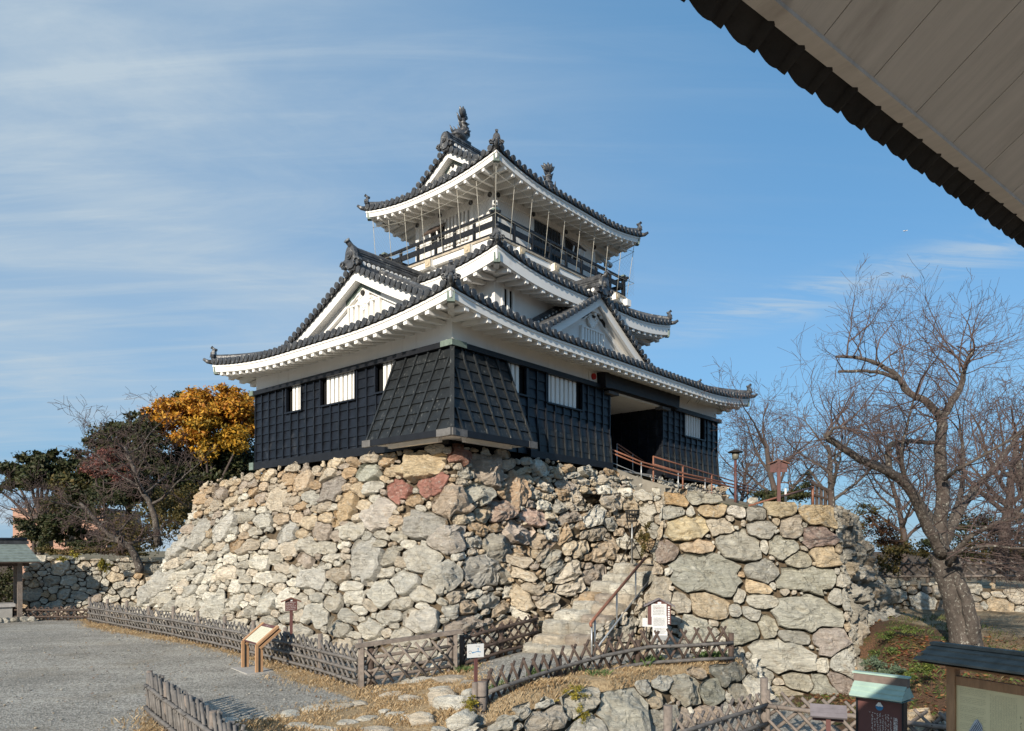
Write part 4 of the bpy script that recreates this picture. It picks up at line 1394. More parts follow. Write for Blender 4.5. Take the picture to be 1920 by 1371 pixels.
    gm.add(F_ + B_, [tuple(range(n))] + [(i, (i + 1) % n, n + (i + 1) % n, n + i) for i in range(n)])
    gm.mi = 1
    hexo = [(math.cos(k * math.pi / 3) * 0.085 * geg, math.sin(k * math.pi / 3) * 0.085 * geg) for k in range(6)]
    F_ = [mp(a0 - 0.07, x, cz + 0.14 * geg + z) for x, z in hexo]; B_ = [mp(a0, x, cz + 0.14 * geg + z) for x, z in hexo]
    gm.add(F_ + B_, [tuple(range(6))] + [(i, (i + 1) % 6, 6 + (i + 1) % 6, 6 + i) for i in range(6)])
    gm.build('gable_ornament', [M['plaster_trim'], M['iron']], wall)
    # main ridge with the white round-tile band
    rm = MB()
    zb = apex + 0.0
    w = 0.15
    A0 = -0.10
    def rail(b, z): return [mp(A0, b, z), mp(ridge_to, b, z)]
    secs = [(0.24, 0.0), (0.24, 0.10), (0.17, 0.12), (0.17, 0.12 + ridge_h * 0.32), (0.20, 0.13 + ridge_h * 0.34), (0.20, 0.17 + ridge_h * 0.40), (0.16, 0.18 + ridge_h * 0.42), (0.15, 0.12 + ridge_h)]
    for s in (-1, 1):
        for (b0, z0), (b1, z1) in zip(secs[:-1], secs[1:]):
            rm.strip(rail(s * b0, zb + z0), rail(s * b1, zb + z1))
    rm.strip(rail(-0.15, zb + 0.12 + ridge_h), rail(0.15, zb + 0.12 + ridge_h))
    arc_tube(rm, [mp(A0, 0, zb + 0.12 + ridge_h), mp(ridge_to, 0, zb + 0.12 + ridge_h)], 0.12, 8)
    for s in (-1, 1):
        for q in (0.17 + ridge_h * 0.55, 0.17 + ridge_h * 0.72): rm.strip(rail(s * 0.175, zb + q), rail(s * 0.150, zb + q + 0.03))
    rm.mi = 1
    n = int((ridge_to - A0) / 0.19)
    for i in range(n):
        a = A0 + 0.3 + i * 0.19
        if a > ridge_to - 0.1: break
        for s in (-1, 1):
            zc = zb + 0.12 + ridge_h * 0.15
            rm.cyl(mp(a, s * 0.165, zc), mp(a, s * 0.195, zc), 0.068, 10)
    ridge = rm.build('main_ridge', [M['tile'], M['plaster_trim']], tiles)
    d = mp(-1, 0, 0) - mp(0, 0, 0)
    ridge_end(tiles, mp(A0, 0, apex - 0.05), d, oni, horn=horn)
    # descending ridges behind the verge
    for (a, s, f1) in (descend or []):
        dm = MB()
        bq = [0.25 + (f1 - 0.25) * i / 10 for i in range(11)]
        pts = [mp(a, s * b, zf(b) + 0.03) for b in bq]
        sv = (mp(1, 0, 0) - mp(0, 0, 0))
        A = [p + sv * 0.11 for p in pts]; B = [p + sv * 0.10 + Vector((0, 0, 0.20)) for p in pts]; C_ = [p - sv * 0.10 + Vector((0, 0, 0.20)) for p in pts]; D_ = [p - sv * 0.11 for p in pts]
        dm.strip(A, B); dm.strip(B, C_); dm.strip(C_, D_)
        arc_tube(dm, [p + Vector((0, 0, 0.2)) for p in pts], 0.085, 7)
        dm.mi = 1
        for i in range(int((f1 - 0.3) / 0.2)):
            b = 0.4 + i * 0.2
            for q in (-1, 1):
                p = mp(a, s * b, zf(b) + 0.11)
                dm.cyl(p + sv * q * 0.10, p + sv * q * 0.125, 0.05, 8)
        dm.build('descending_ridge', [M['tile'], M['plaster_trim']], tiles)
        dd = mp(a, s * 1.0, 0) - mp(a, 0, 0)
        ridge_end(tiles, mp(a, s * (f1 + 0.0), zf(f1) + 0.0), dd, 0.30, tilt=0.35)


# ---- lower storey: black boards, windows, corner skirt
def boarded_face(name, origin, al, out, L, z0, z1, windows, rows=9, step=0.46, parent=None, door=None, m='black'):
    """clapboards with battens on one facade; windows = (a0, a1, z0, z1)"""
    mb = MB()
    al = Vector((al[0], al[1], 0)); out = Vector((out[0], out[1], 0)); o = Vector((origin[0], origin[1], 0))
    rh = (z1 - z0) / rows
    n = max(1, round(L / step))
    st = L / n
    def blocked(a, z):
        for w in windows:
            if w[0] < a < w[1] and w[2] < z < w[3]: return True
        return bool(door and door[0] < a < door[1])
    edges = sorted(set([i * st for i in range(n + 1)] + [q for w in windows for q in w[:2]] + (list(door) if door else [])))
    for r in range(rows):
        za, zb = z0 + r * rh, z0 + (r + 1) * rh
        for a0, a1 in zip(edges[:-1], edges[1:]):
            if a1 - a0 < 0.01 or blocked((a0 + a1) / 2, (za + zb) / 2): continue
            p = lambda a, z, q: o + al * a + out * q + Vector((0, 0, z))
            mb.quad(p(a0, za, 0.042), p(a1, za, 0.042), p(a1, zb, 0.008), p(a0, zb, 0.008))
            mb.quad(p(a0, za, 0.0), p(a1, za, 0.0), p(a1, za, 0.042), p(a0, za, 0.042))
    for i in range(n + 1):
        a = min(max(i * st, 0.03), L - 0.03)
        segs = [(z0, z1)]
        for w in windows:
            if w[0] - 0.02 < a < w[1] + 0.02:
                segs = [(z0, w[2])] if w[3] >= z1 - 0.05 else [(z0, w[2]), (w[3], z1)]
        if door and door[0] - 0.02 < a < door[1] + 0.02: segs = []
        for za, zb in segs:
            mb.box(o + al * a + out * 0.035 + Vector((0, 0, (za + zb) / 2)), (abs(al.x) * 0.05 + abs(out.x) * 0.07, abs(al.y) * 0.05 + abs(out.y) * 0.07, zb - za))
    for w in windows:
        for a in w[:2]:
            mb.box(o + al * a + out * 0.03 + Vector((0, 0, (w[2] + w[3]) / 2)), (abs(al.x) * 0.05 + abs(out.x) * 0.1, abs(al.y) * 0.05 + abs(out.y) * 0.1, w[3] - w[2]))
        mb.box(o + al * (w[0] + w[1]) / 2 + out * 0.04 + Vector((0, 0, w[2])), (abs(al.x) * (w[1] - w[0] + .1) + abs(out.x) * 0.12, abs(al.y) * (w[1] - w[0] + .1) + abs(out.y) * 0.12, 0.05))
    return mb.build(name, M[m], parent)


def barred_window(parent, origin, al, out, a0, a1, z0, z1, nbar, dark_side, dark_w=0.26):
    """white square bars over a pale recess, with the black shutter pocket beside them"""
    al = Vector((al[0], al[1], 0)); out = Vector((out[0], out[1], 0)); o = Vector((origin[0], origin[1], 0))
    mb = MB()
    w = a1 - a0
    for i in range(nbar):
        a = a0 + w * (i + 0.5) / nbar
        bw = w / nbar * 0.62
        mb.box(o + al * a + out * (-0.06) + Vector((0, 0, (z0 + z1) / 2)), (abs(al.x) * bw + abs(out.x) * 0.14, abs(al.y) * bw + abs(out.y) * 0.14, z1 - z0))
    mb.mi = 1
    mb.box(o + al * (a0 + a1) / 2 - out * 0.17 + Vector((0, 0, (z0 + z1) / 2)), (abs(al.x) * w + abs(out.x) * 0.02, abs(al.y) * w + abs(out.y) * 0.02, z1 - z0))
    mb.mi = 2
    da = (a1 + dark_w / 2) if dark_side > 0 else (a0 - dark_w / 2)
    mb.box(o + al * da - out * 0.10 + Vector((0, 0, (z0 + z1) / 2)), (abs(al.x) * dark_w + abs(out.x) * 0.02, abs(al.y) * dark_w + abs(out.y) * 0.02, z1 - z0))
    return mb.build('barred_window', [M['plaster_trim'], M['plaster'], M['void']], parent)


def build_lower():
    z0, z1 = 5.77, 8.36
    # core of the storey so no sky shows through
    c = MB()
    def wbox(x0, x1, y0, y1, za, zb): c.box(((x0 + x1) / 2, (y0 + y1) / 2, (za + zb) / 2), (x1 - x0, y1 - y0, zb - za))
    wbox(0.22, 7.62, 0.22, LA - .02, z0 - 0.25, z1); wbox(11.33, LB - 0.02, 0.22, LA - .02, z0 - 0.25, z1); wbox(7.62, 11.33, 3.2, LA - .02, z0 - 0.4, z1)
    c.build('inner_core', M['void'], KEEP)
    LO, AL, OU = (0, LA), (0, -1), (-1, 0)          # left facade runs from its far end to the corner
    la = lambda y: LA - y
    lw = [(la(7.68) - 0.27, la(7.05), 7.50, z1), (la(5.73) - 0.25, la(4.16), 7.48, z1), (la(2.92) - 0.28, la(2.3), 7.52, z1)]
    f1 = boarded_face('boarded_wall', LO, AL, OU, LA, z0, z1, lw, 9, 0.463, KEEP)
    barred_window(f1, LO, AL, OU, la(7.68), la(7.05), 7.51, z1, 3, -1)
    barred_window(f1, LO, AL, OU, la(5.73), la(4.16), 7.49, z1, 7, -1)
    barred_window(f1, LO, AL, OU, la(2.92), la(2.3), 7.53, z1, 3, -1)
    RO, AR, OR = (0, 0), (1, 0), (0, -1)
    rw = [(2.2, 2.82 + 0.27, 7.50, z1), (4.11, 5.73 + 0.26, 7.46, z1), (13.08, 14.58 + 0.28, 7.46, z1)]
    f2 = boarded_face('boarded_wall', RO, AR, OR, 7.66, z0, z1, rw[:2], 9, 0.460, KEEP)
    f3 = boarded_face('boarded_wall', (11.31, 0), AR, OR, LB - 11.31, z0, z1, [(13.08 - 11.31, 14.86 - 11.31, 7.46, z1)], 9, 0.460, KEEP)
    barred_window(f2, RO, AR, OR, 2.2, 2.82, 7.51, z1, 3, 1)
    barred_window(f2, RO, AR, OR, 4.11, 5.73, 7.47, z1, 7, 1)
    barred_window(f3, RO, AR, OR, 13.08, 14.58, 7.47, z1, 7, 1)
    boarded_face('boarded_wall', (LB, 0), (0, 1), (1, 0), LA, z0, z1, [], 9, 0.463, KEEP)
    boarded_face('boarded_wall', (LB, LA), (-1, 0), (0, 1), LB, z0, z1, [], 9, 0.46, KEEP)
    # flared foot of the right facade: the lowest courses kick out
    for (a0, a1) in ((3.2, 7.66), (11.31, LB)):
        mb = MB()
        n = round((a1 - a0) / 0.46)
        for k in range(3):
            za, zb = z0 - 0.04 + k * 0.36, z0 - 0.04 + (k + 1) * 0.36
            q0, q1 = (0.13, 0.095, 0.065)[k], (0.105, 0.07, 0.035)[k]
            for i in range(n):
                x0, x1 = a0 + (a1 - a0) * i / n, a0 + (a1 - a0) * (i + 1) / n
                mb.quad((x0, -q0, za), (x1, -q0, za), (x1, -q1 + 0.03, zb), (x0, -q1 + 0.03, zb))
                mb.quad((x0, -q0 + 0.05, za), (x1, -q0 + 0.05, za), (x1, -q0, za), (x0, -q0, za))
        for i in range(n + 1):
            x = a0 + (a1 - a0) * i / n
            mb.beam((x, -0.14, z0 - 0.04), (x, -0.045, z0 + 1.06), 0.05, 0.05)
        mb.build('flared_skirt', M['black_old'], f2 if a0 < 5 else f3)
    # black sill and head beams
    for c_, s_ in (((-0.06, LA / 2, 8.435), (0.20, LA + 0.2, 0.15)), ((3.49, -0.06, 8.435), (6.9, 0.20, 0.15)), ((13.85, -0.06, 8.435), (4.6, 0.20, 0.15)), ((LB + 0.06, LA / 2, 8.435), (0.2, LA + 0.2, 0.15)),
                   ((-0.07, LA / 2 + 0.1, 5.84), (0.15, LA + 0.2, 0.25)), ((5.4, -0.14, 5.77), (4.5, 0.08, 0.22)), ((13.75, -0.14, 5.77), (4.75, 0.08, 0.22))):
        tr = MB(); tr.box(c_, s_); tr.build('black_trim', M['black_trim'], KEEP)
    for c_, s_ in (((-0.075, LA + 0.04, 8.44), (0.235, 0.235, 0.17)), ((LB + 0.06, -0.05, 8.44), (0.235, 0.235, 0.17)), ((-0.085, LA + 0.05, 5.84), (0.2, 0.26, 0.26))):
        cp = MB(); cp.box(c_, s_); cp.build('copper_corner', M['copper'], KEEP)
    cp = MB(); cp.box((-0.085, 0.04, 8.44), (0.21, 0.46, 0.158)); cp.box((0.20, -0.085, 8.44), (0.36, 0.21, 0.158)); cp.build('copper_corner', M['copper'], KEEP)
    # ---- white frieze above
    w = MB()
    def wall(x0, x1, y0, y1, za, zb): w.box(((x0 + x1) / 2, (y0 + y1) / 2, (za + zb) / 2), (x1 - x0, y1 - y0, zb - za))
    wall(0, LB, 0, LA, 8.50, 9.35)
    w.build('white_wall', M['plaster'], KEEP)
    # ---- skirt that hangs over the corner (stone-drop bay)
    s = MB()
    d, zt_, zb_ = 0.92, 8.33, 5.93
    tl, bl, tr_, br = 2.24, 2.46, 2.14, 2.28      # lengths along the left and right facades at top and bottom
    def sk(side, u, f, q=0.0):
        """u 0..1 from the corner outwards, f 0..1 from the top down, q outwards"""
        z = zt_ + (zb_ - zt_) * f
        o = 0.05 + (d - 0.05) * (f * 0.93 + 0.07 * f * f)
        if side == 'L': return Vector((-o - q, -o + (tl + (bl - tl) * f + o) * u - (q if u == 0 else 0), z + q * 0.35))
        return Vector((-o + (tr_ + (br - tr_) * f + o) * u - (q if u == 0 else 0), -o - q, z + q * 0.35))
    for side, nc in (('L', 6), ('R', 6)):
        L0 = tl if side == 'L' else tr_
        rows = 8
        for r in range(rows):
            f0, f1_ = r / rows, (r + 1) / rows
            a, b, c_, e_ = sk(side, 0, f0, 0.0), sk(side, 1, f0, 0.0), sk(side, 1, f1_, 0.035), sk(side, 0, f1_, 0.035)
            s.quad(a, b, c_, e_)
            s.quad(e_, c_, sk(side, 1, f1_, 0.0), sk(side, 0, f1_, 0.0))
        # battens run square to the eave, so the outer ones are cut by the hip
        Lb_ = bl if side == 'L' else br
        for i in range(0, 9):
            y_top = L0 - i * 0.47
            def on(yv, f, q):
                o = 0.05 + (d - 0.05) * (f * 0.93 + 0.07 * f * f)
                z = zt_ + (zb_ - zt_) * f
                return Vector((-o - q, yv, z + q * 0.3)) if side == 'L' else Vector((yv, -o - q, z + q * 0.3))
            pts = []
            for j in range(9):
                f = j / 8
                yv = y_top + (Lb_ - L0) * f
                o = 0.05 + (d - 0.05) * (f * 0.93 + 0.07 * f * f)
                if yv > -o + 0.03: pts.append(on(yv, f, 0.03))
            for p, q in zip(pts[:-1], pts[1:]):
                s.beam(p, q, 0.06, 0.065, up=(1, 0, 0) if side == 'L' else (0, 1, 0))
    for j in range(8):
        s.beam(sk('L', 0, j / 8, 0.03), sk('L', 0, (j + 1) / 8, 0.03), 0.12, 0.12)
    # closing cheeks
    for side in 'LR':
        P = [sk(side, 1, j / 8) for j in range(9)]
        Q = [Vector((0.0, p.y, p.z)) if side == 'L' else Vector((p.x, 0.0, p.z)) for p in P]
        s.strip(P, Q)
    skirt = s.build('corner_skirt', M['black_old'], KEEP)
    rim = MB()
    zr = zb_ - 0.07
    rim.box((-d - 0.02, (bl - d - 0.06) / 2 + 0.06, zr), (0.10, bl + d + 0.12, 0.17))
    rim.box(((br - d - 0.06) / 2 + 0.06, -d - 0.02, zr), (br + d + 0.12, 0.10, 0.17))
    rim.mi = 1
    rim.box((-d - 0.03, -d + 0.18, zr), (0.10, 0.62, 0.185)); rim.box((-d + 0.18, -d - 0.03, zr), (0.62, 0.10, 0.185))
    rim.box((-d - 0.03, bl - 0.02, zr), (0.10, 0.36, 0.185)); rim.box((br - 0.02, -d - 0.03, zr), (0.36, 0.10, 0.185))
    rim.build('skirt_rim', [M['black_trim'], mat('lead_grey_cap', (0.13, 0.125, 0.12), 0.6, 0.3, 6)], skirt)
    so = MB()
    so.quad((-d, -d, zr - 0.02), (-d, bl, zr - 0.02), (0, bl, zr - 0.02), (0, -d, zr - 0.02)); so.quad((0.002, -d, zr - 0.024), (0.002, 0, zr - 0.024), (br, 0, zr - 0.024), (br, -d, zr - 0.024))
    so.box((-d + 0.42, (bl - d) / 2 + 0.2, zr - 0.075), (0.14, bl - 0.4, 0.11)); so.box(((br - d) / 2 + 0.2, -d + 0.42, zr - 0.075), (br - 0.4, 0.14, 0.11))
    so.build('skirt_soffit', M['plaster'], skirt)
    # ---- entrance
    en = MB()
    lint = [(6.94, 8.36), (6.88, 8.90), (7.3, 8.86), (12.0, 8.86), (12.14, 8.92), (12.07, 8.36), (11.6, 8.40), (7.4, 8.40)]
    n = len(lint)
    F = [Vector((x, -0.36, z)) for x, z in lint]; B = [Vector((x, -0.02, z)) for x, z in lint]
    en.add(F + B, [tuple(range(n)), tuple(range(n, 2 * n))[::-1]] + [(i, n + i, n + (i + 1) % n, (i + 1) % n) for i in range(n)])
    ent = en.build('entrance_lintel', M['black_trim'], KEEP)
    q = MB()
    q.box((11.35, 1.6, 7.0), (0.10, 3.2, 2.9)); q.box((7.58, 1.6, 7.0), (0.1, 3.2, 2.9)); q.box((9.5, 3.15, 7.0), (3.8, 0.1, 2.9))
    for i in range(8): q.box((11.29, 0.2 + i * 0.4, 7.0), (0.05, 0.05, 2.9))
    for i in range(8): q.box((11.29, 1.6, 5.8 + i * 0.36), (0.035, 3.2, 0.03))
    q.build('entrance_recess', M['black'], KEEP)
    q = MB(); q.box((9.5, 1.6, 8.37), (3.7, 3.3, 0.06)); q.build('entrance_ceiling', M['plaster'], KEEP)
    q = MB(); q.box((9.5, 1.7, 5.72), (3.65, 3.0, 0.06)); q.build('entrance_floor', M['concrete'], KEEP)
    mc = mat('grey_corbel', (0.10, 0.095, 0.09), 0.7, 0.3, 5)
    for x in (7.66, 11.36):
        q = MB(); q.box((x, -0.05, 8.30), (0.62, 0.32, 0.10)); q.build('corbel', mc, KEEP)
    q = MB(); q.box((8.25, 2.6, 7.05), (0.9, 0.06, 2.3)); q.mi = 1; q.box((8.15, 2.55, 7.1), (0.55, 0.03, 1.7)); q.build('entrance_door', [mat('grey_door_frame', (0.10, 0.10, 0.10), 0.5), M['void']], KEEP)
    # alarm bell on its white plate
    q = MB(); q.box((6.62, -0.03, 8.70), (0.42, 0.05, 0.30)); q.mi = 1; q.cyl((6.60, -0.05, 8.71), (6.60, -0.12, 8.71), 0.105, 16); q.cyl((6.60, -0.12, 8.71), (6.60, -0.15, 8.71), 0.05, 12)
    q.build('alarm_bell', [M['plaster_trim'], M['red']], KEEP)


build_lower()

# ---- first roof
R1 = Roof(-1.08, LB + 1.08, -1.05, LA + 1.05, 9.09, 0.37, 4.5, 6.03, 2.66, 0.20, xv=1.66)
T1, E1 = build_roof(R1, KEEP, 'first', wall=[1.05, 1.08, 1.05, 1.08], fascia=0.245, rafter=0.425)
YC = LA / 2
zf1 = lambda b: R1.zm + R1.prof(R1.D - b) + TILE_TH
XV = R1.x0 + R1.xv
gable(KEEP, T1, lambda a, b, z: Vector((XV + a, YC + b, z)), None, zf1, 4.45, foot_z=9.5, ridge_to=3.1, lat=(1.55, 10.30, 10.86, 6), oni=0.66, descend=[(0.86, -1, 4.85), (0.86, 1, 4.85)], ridge_h=0.46)
XV2 = R1.x1 - R1.xv
gable(KEEP, T1, lambda a, b, z: Vector((XV2 - a, YC - b, z)), None, zf1, 4.45, foot_z=9.5, ridge_to=3.1, lat=(1.55, 10.30, 10.86, 6), oni=0.66, descend=[(0.86, -1, 4.85), (0.86, 1, 4.85)], ridge_h=0.46)


# dormer gable on the right slope
def zdorm(b):
    f = b / 4.0
    return 11.98 - 2.30 * (1.10 * f - 0.10 * f * f)


XD, YD = 8.05, 0.62
mpd = lambda a, b, z: Vector((XD + b, YD + a, z))
dm = MB()
for s in (-1, 1):
    for i in range(9):
        a = 0.78 + i * 0.285
        P = []
        for j in range(15):
            b = 0.2 + 4.0 * j / 14
            P.append(mpd(a, s * b, zdorm(b)))
        P = [p for p in P if p.z > R1.z(p.x, p.y, p.y - R1.y0) + TILE_TH - 0.05]
        if len(P) > 1: arc_tube(dm, P[::-1], 0.082, 6)
    bs = [4.2 * j / 14 for j in range(15)]
    dm.strip([mpd(0.0, s * b, zdorm(b)) for b in bs], [mpd(3.6, s * b, zdorm(b)) for b in bs], None, True)
DT = dm.build('dormer_tiles', M['tile'], T1)
gable(KEEP, T1, mpd, None, zdorm, 3.75, foot_z=9.6, ridge_to=1.5, lat=(1.35, 10.22, 10.80, 8), oni=0.62, descend=[(1.02, -1, 3.7), (1.02, 1, 3.7)], patches=('iron', 'copper'), ridge_h=0.52, geg=0.95)

# ---- second storey
mb = MB()
mb.box(((3.65 + LB - 3.65) / 2, LA / 2, 10.9), (LB - 7.3, LA - 3.5, 3.4))
w2 = mb.build('white_wall', M['plaster'], KEEP)
mb = MB()
for x in (4.14, 4.40): mb.box((x, 1.745, 11.05), (0.11, 0.03, 0.75))
mb.build('slit_window', M['void'], w2)
mb = MB()
mb.box((4.27, 1.72, 11.05), (0.10, 0.06, 0.78)); mb.box((4.01, 1.72, 11.05), (0.1, 0.06, 0.78)); mb.box((4.53, 1.72, 11.05), (0.1, 0.06, 0.78))
mb.build('slit_frame', M['plaster_trim'], w2)
R2 = Roof(2.68, LB - 2.68, 0.775, LA - 0.775, 11.80, 0.37, 3.3, 3.0, 1.75, 0.12, xv=None, top=1.5)
T2, E2 = build_roof(R2, KEEP, 'second', wall=[0.98, 0.98, 0.98, 0.98], fascia=0.40, rafter=0.43, hip_size=0.32)


# ---- balcony
def build_balcony():
    x0, x1, y0, y1 = 4.04, LB - 4.04, 2.09, LA - 2.09
    b = MB()
    b.box(((x0 + x1) / 2, (y0 + y1) / 2, 13.245), (x1 - x0 + 0.06, y1 - y0 + 0.06, 0.07))
    b.build('balcony_deck', mat('worn_deck_edge', (0.42, 0.36, 0.28), 0.8, 0.3, 6), KEEP)
    b = MB()
    z = 13.10
    for (p, q) in (((x0 + .08, y0), (x0 + .08, y1)), ((x1 - .08, y0), (x1 - .08, y1)), ((x0, y0 + .08), (x1, y0 + .08)), ((x0, y1 - .08), (x1, y1 - .08))):
        b.beam((*p, z), (*q, z), 0.14, 0.21)
    b.box(((x0 + x1) / 2, (y0 + y1) / 2, 12.93), (x1 - x0 - 0.5, y1 - y0 - 0.5, 0.5))
    b.build('balcony_beam', M['plaster_trim'], KEEP)
    # beam ends with wooden faces
    for (ys, xs) in (([3.22, 5.17, 6.9], None), (None, [5.27, 7.21, 9.2, 11.24])):
        for v in (ys or xs):
            q = MB(); c = Vector((x0 + 0.2, v, 13.06)) if ys else Vector((v, y0 + 0.2, 13.06))
            o = Vector((-1, 0, 0)) if ys else Vector((0, -1, 0))
            q.mi = 0
            q.box(c + o * 0.05, (0.62 if ys else 0.26, 0.26 if ys else 0.62, 0.26))
            q.mi = 1
            q.box(c + o * 0.36, (0.03 if ys else 0.28, 0.28 if ys else 0.03, 0.28))
            q.cyl(c + o * 0.375, c + o * 0.40, 0.085, 14)
            q.build('beam_end', [M['plaster_trim'], mat_beam], KEEP)
    q = MB()
    for (x, y) in ((x1 + 0.02, y0 - 0.02), (x0 - 0.02, y1 + .02), (x1 + .02, y1 + .02)): q.box((x, y, 13.02), (0.3, 0.3, 0.26))
    q.build('corner_block', M['plaster_trim'], KEEP)
    # railing
    r = MB()
    zt = 14.02
    px_ = [x0 + 0.06 + i * (x1 - x0 - 0.12) / 8 for i in range(9)]; py_ = [y0 + 0.06 + i * (y1 - y0 - 0.12) / 6 for i in range(7)]
    for (p, q) in (((x0 + .06, y0 - 0.18), (x0 + .06, y1 + 0.18)), ((x1 - .06, y0 - .18), (x1 - .06, y1 + .18)), ((x0 - .18, y0 + .06), (x1 + .18, y0 + .06)), ((x0 - .18, y1 - .06), (x1 + .18, y1 - .06))):
        pv, qv = Vector((*p, 0)), Vector((*q, 0))
        r.beam(pv + Vector((0, 0, zt)), qv + Vector((0, 0, zt)), 0.085, 0.085)
        d = (qv - pv).normalized()
        r.beam(pv + d * 0.2 + Vector((0, 0, 13.70)), qv - d * 0.2 + Vector((0, 0, 13.70)), 0.05, 0.19)
        r.beam(pv + d * 0.2 + Vector((0, 0, 13.335)), qv - d * 0.2 + Vector((0, 0, 13.335)), 0.07, 0.09)
    rail = r.build('balcony_railing', M['black_trim'], KEEP)
    for x in px_:
        for y in (y0 + .06, y1 - .06):
            q = MB(); q.box((x, y, 13.65), (0.085, 0.085, 0.74)); q.build('railing_post', M['black_trim'], rail)
    for y in py_[1:-1]:
        for x in (x0 + .06, x1 - .06):
            q = MB(); q.box((x, y, 13.65), (0.085, 0.085, 0.74)); q.build('railing_post', M['black_trim'], rail)
    for (x, y) in ((x0 + .06, y0 + .06), (x1 - .06, y0 + .06), (x0 + .06, y1 - .06), (x1 - .06, y1 - .06)):
        q = MB(); q.box((x, y, 13.70), (0.13, 0.13, 0.84)); q.mi = 1; q.box((x, y, 14.14), (0.17, 0.17, 0.06)); q.build('corner_post', [M['black_trim'], M['copper']], rail)


mat_beam = mat('pale_beam_end', (0.50, 0.42, 0.30), 0.8, 0.3, 14)
build_balcony()


# ---- top storey
def build_top():
    x0, x1, y0, y1 = 4.98, LB - 4.98, 2.99, LA - 2.99
    w = MB()
    w.box(((x0 + x1) / 2, (y0 + y1) / 2, 14.6), (x1 - x0, y1 - y0, 2.7))
    wl = w.build('white_wall', M['plaster'], KEEP)
    f = MB()
    # timber frame in relief, plastered white
    for x in (x0 + 0.09, 7.05, 9.06, x1 - 0.09):
        f.box((x, y0 - 0.015, 14.5), (0.2, 0.07, 2.5))
    for y in (y0 + 0.09, 4.02, 5.6, y1 - 0.09):
        f.box((x0 - 0.015, y, 14.5), (0.07, 0.2, 2.5))
    for zz, h in ((15.22, 0.22), (15.72, 0.12), (13.42, 0.24)):
        f.box(((x0 + x1) / 2, y0 - 0.025, zz), (x1 - x0 + 0.1, 0.09, h)); f.box((x0 - 0.025, (y0 + y1) / 2, zz), (0.09, y1 - y0 + 0.1, h))
    f.build('plastered_frame', M['plaster_trim'], wl)
    for i, (x, y) in enumerate([(x0 - 0.08, y) for y in (3.1, 4.02, 5.6, 6.85)] + [(x, y0 - 0.08) for x in (5.1, 7.05, 9.06, 11.0)]):
        q = MB()
        d = Vector((-1, 0, 0)) if i < 4 else Vector((0, -1, 0))
        c = Vector((x, y, 15.22)) - d * 0.01
        q.cyl(c, c + d * 0.05, 0.085, 12); q.cyl(c + d * 0.05, c + d * 0.08, 0.045, 10)
        q.build('nail_cover', M['iron'], wl)
    # slatted window on the left face
    q = MB()
    for i in range(7):
        y = 4.18 + (i + 0.5) * 1.25 / 7
        q.box((x0 - 0.045, y, 14.52), (0.08, 0.095, 1.05))
    q.mi = 1
    q.box((x0 - 0.008, 4.8, 14.52), (0.02, 1.28, 1.05))
    q.mi = 0
    q.box((x0 - 0.05, 4.8, 15.06), (0.1, 1.4, 0.08))
    q.build('slatted_window', [M['plaster_trim'], mat('shaded_window_back', (0.32, 0.31, 0.29), 0.8)], wl)
    # propped shutters: board swung out on two white sticks
    for (c, out, al) in ((Vector((x0 - 0.06, 5.72, 14.86)), Vector((-1, 0, 0)), Vector((0, 1, 0))), (Vector((9.42, y0 - 0.06, 14.98)), Vector((0, -1, 0)), Vector((1, 0, 0)))):
        q = MB()
        w_ = 0.42
        top = [c + al * s * w_ for s in (-1, 1)]
        bot = [p + out * 0.42 + Vector((0, 0, -0.40)) for p in top]
        nrm = (out * 0.40 + Vector((0, 0, 0.42))).normalized() * 0.05
        P = [top[0], top[1], bot[1], bot[0]]
        q.add(P + [p + nrm for p in P], [(0, 1, 2, 3), (7, 6, 5, 4), (0, 4, 5, 1), (1, 5, 6, 2), (2, 6, 7, 3), (3, 7, 4, 0)])
        q.mi = 2
        q.box(c + Vector((0, 0, -0.36)) + out * 0.012, (0.03 + abs(al.x) * 0.72, 0.03 + abs(al.y) * 0.72, 0.62))
        q.mi = 1
        for s in (-0.8, 0.1, 0.85):
            q.cyl(c + al * s * w_ + out * 0.40 + Vector((0, 0, -0.36)), c + al * s * w_ + out * 0.30 + Vector((0, 0, -0.86)), 0.032, 8)
        q.build('propped_shutter', [M['wood_dark'], M['plaster_trim'], M['void']], wl)
    # black lattice door
    q = MB()
    q.box((7.94, y0 - 0.02, 14.2), (1.62, 0.06, 1.75))
    for i in range(9): q.box((7.2 + i * 0.185, y0 - 0.06, 14.2), (0.035, 0.04, 1.7))
    for i in range(7): q.box((7.94, y0 - 0.055, 13.45 + i * 0.25), (1.6, 0.03, 0.03))
    q.build('lattice_door', M['black'], wl)
    # white camera on the corner post
    q = MB()
    q.cyl((x0 - 0.55, y0 - 0.55, 13.95), (x0 - 0.55, y0 - 0.55, 14.40), 0.045, 8)
    q.box((x0 - 0.55, y0 - 0.55, 14.33), (0.22, 0.22, 0.10)); q.box((x0 - 0.62, y0 - 0.60, 14.47), (0.30, 0.16, 0.14), Matrix.Rotation(0.78, 3, 'Z'))
    q.mi = 1
    q.cyl((x0 - 0.72, y0 - 0.70, 14.47), (x0 - 0.76, y0 - 0.74, 14.47), 0.05, 10)
    q.build('security_camera', [M['plaster_trim'], M['iron']], KEEP)


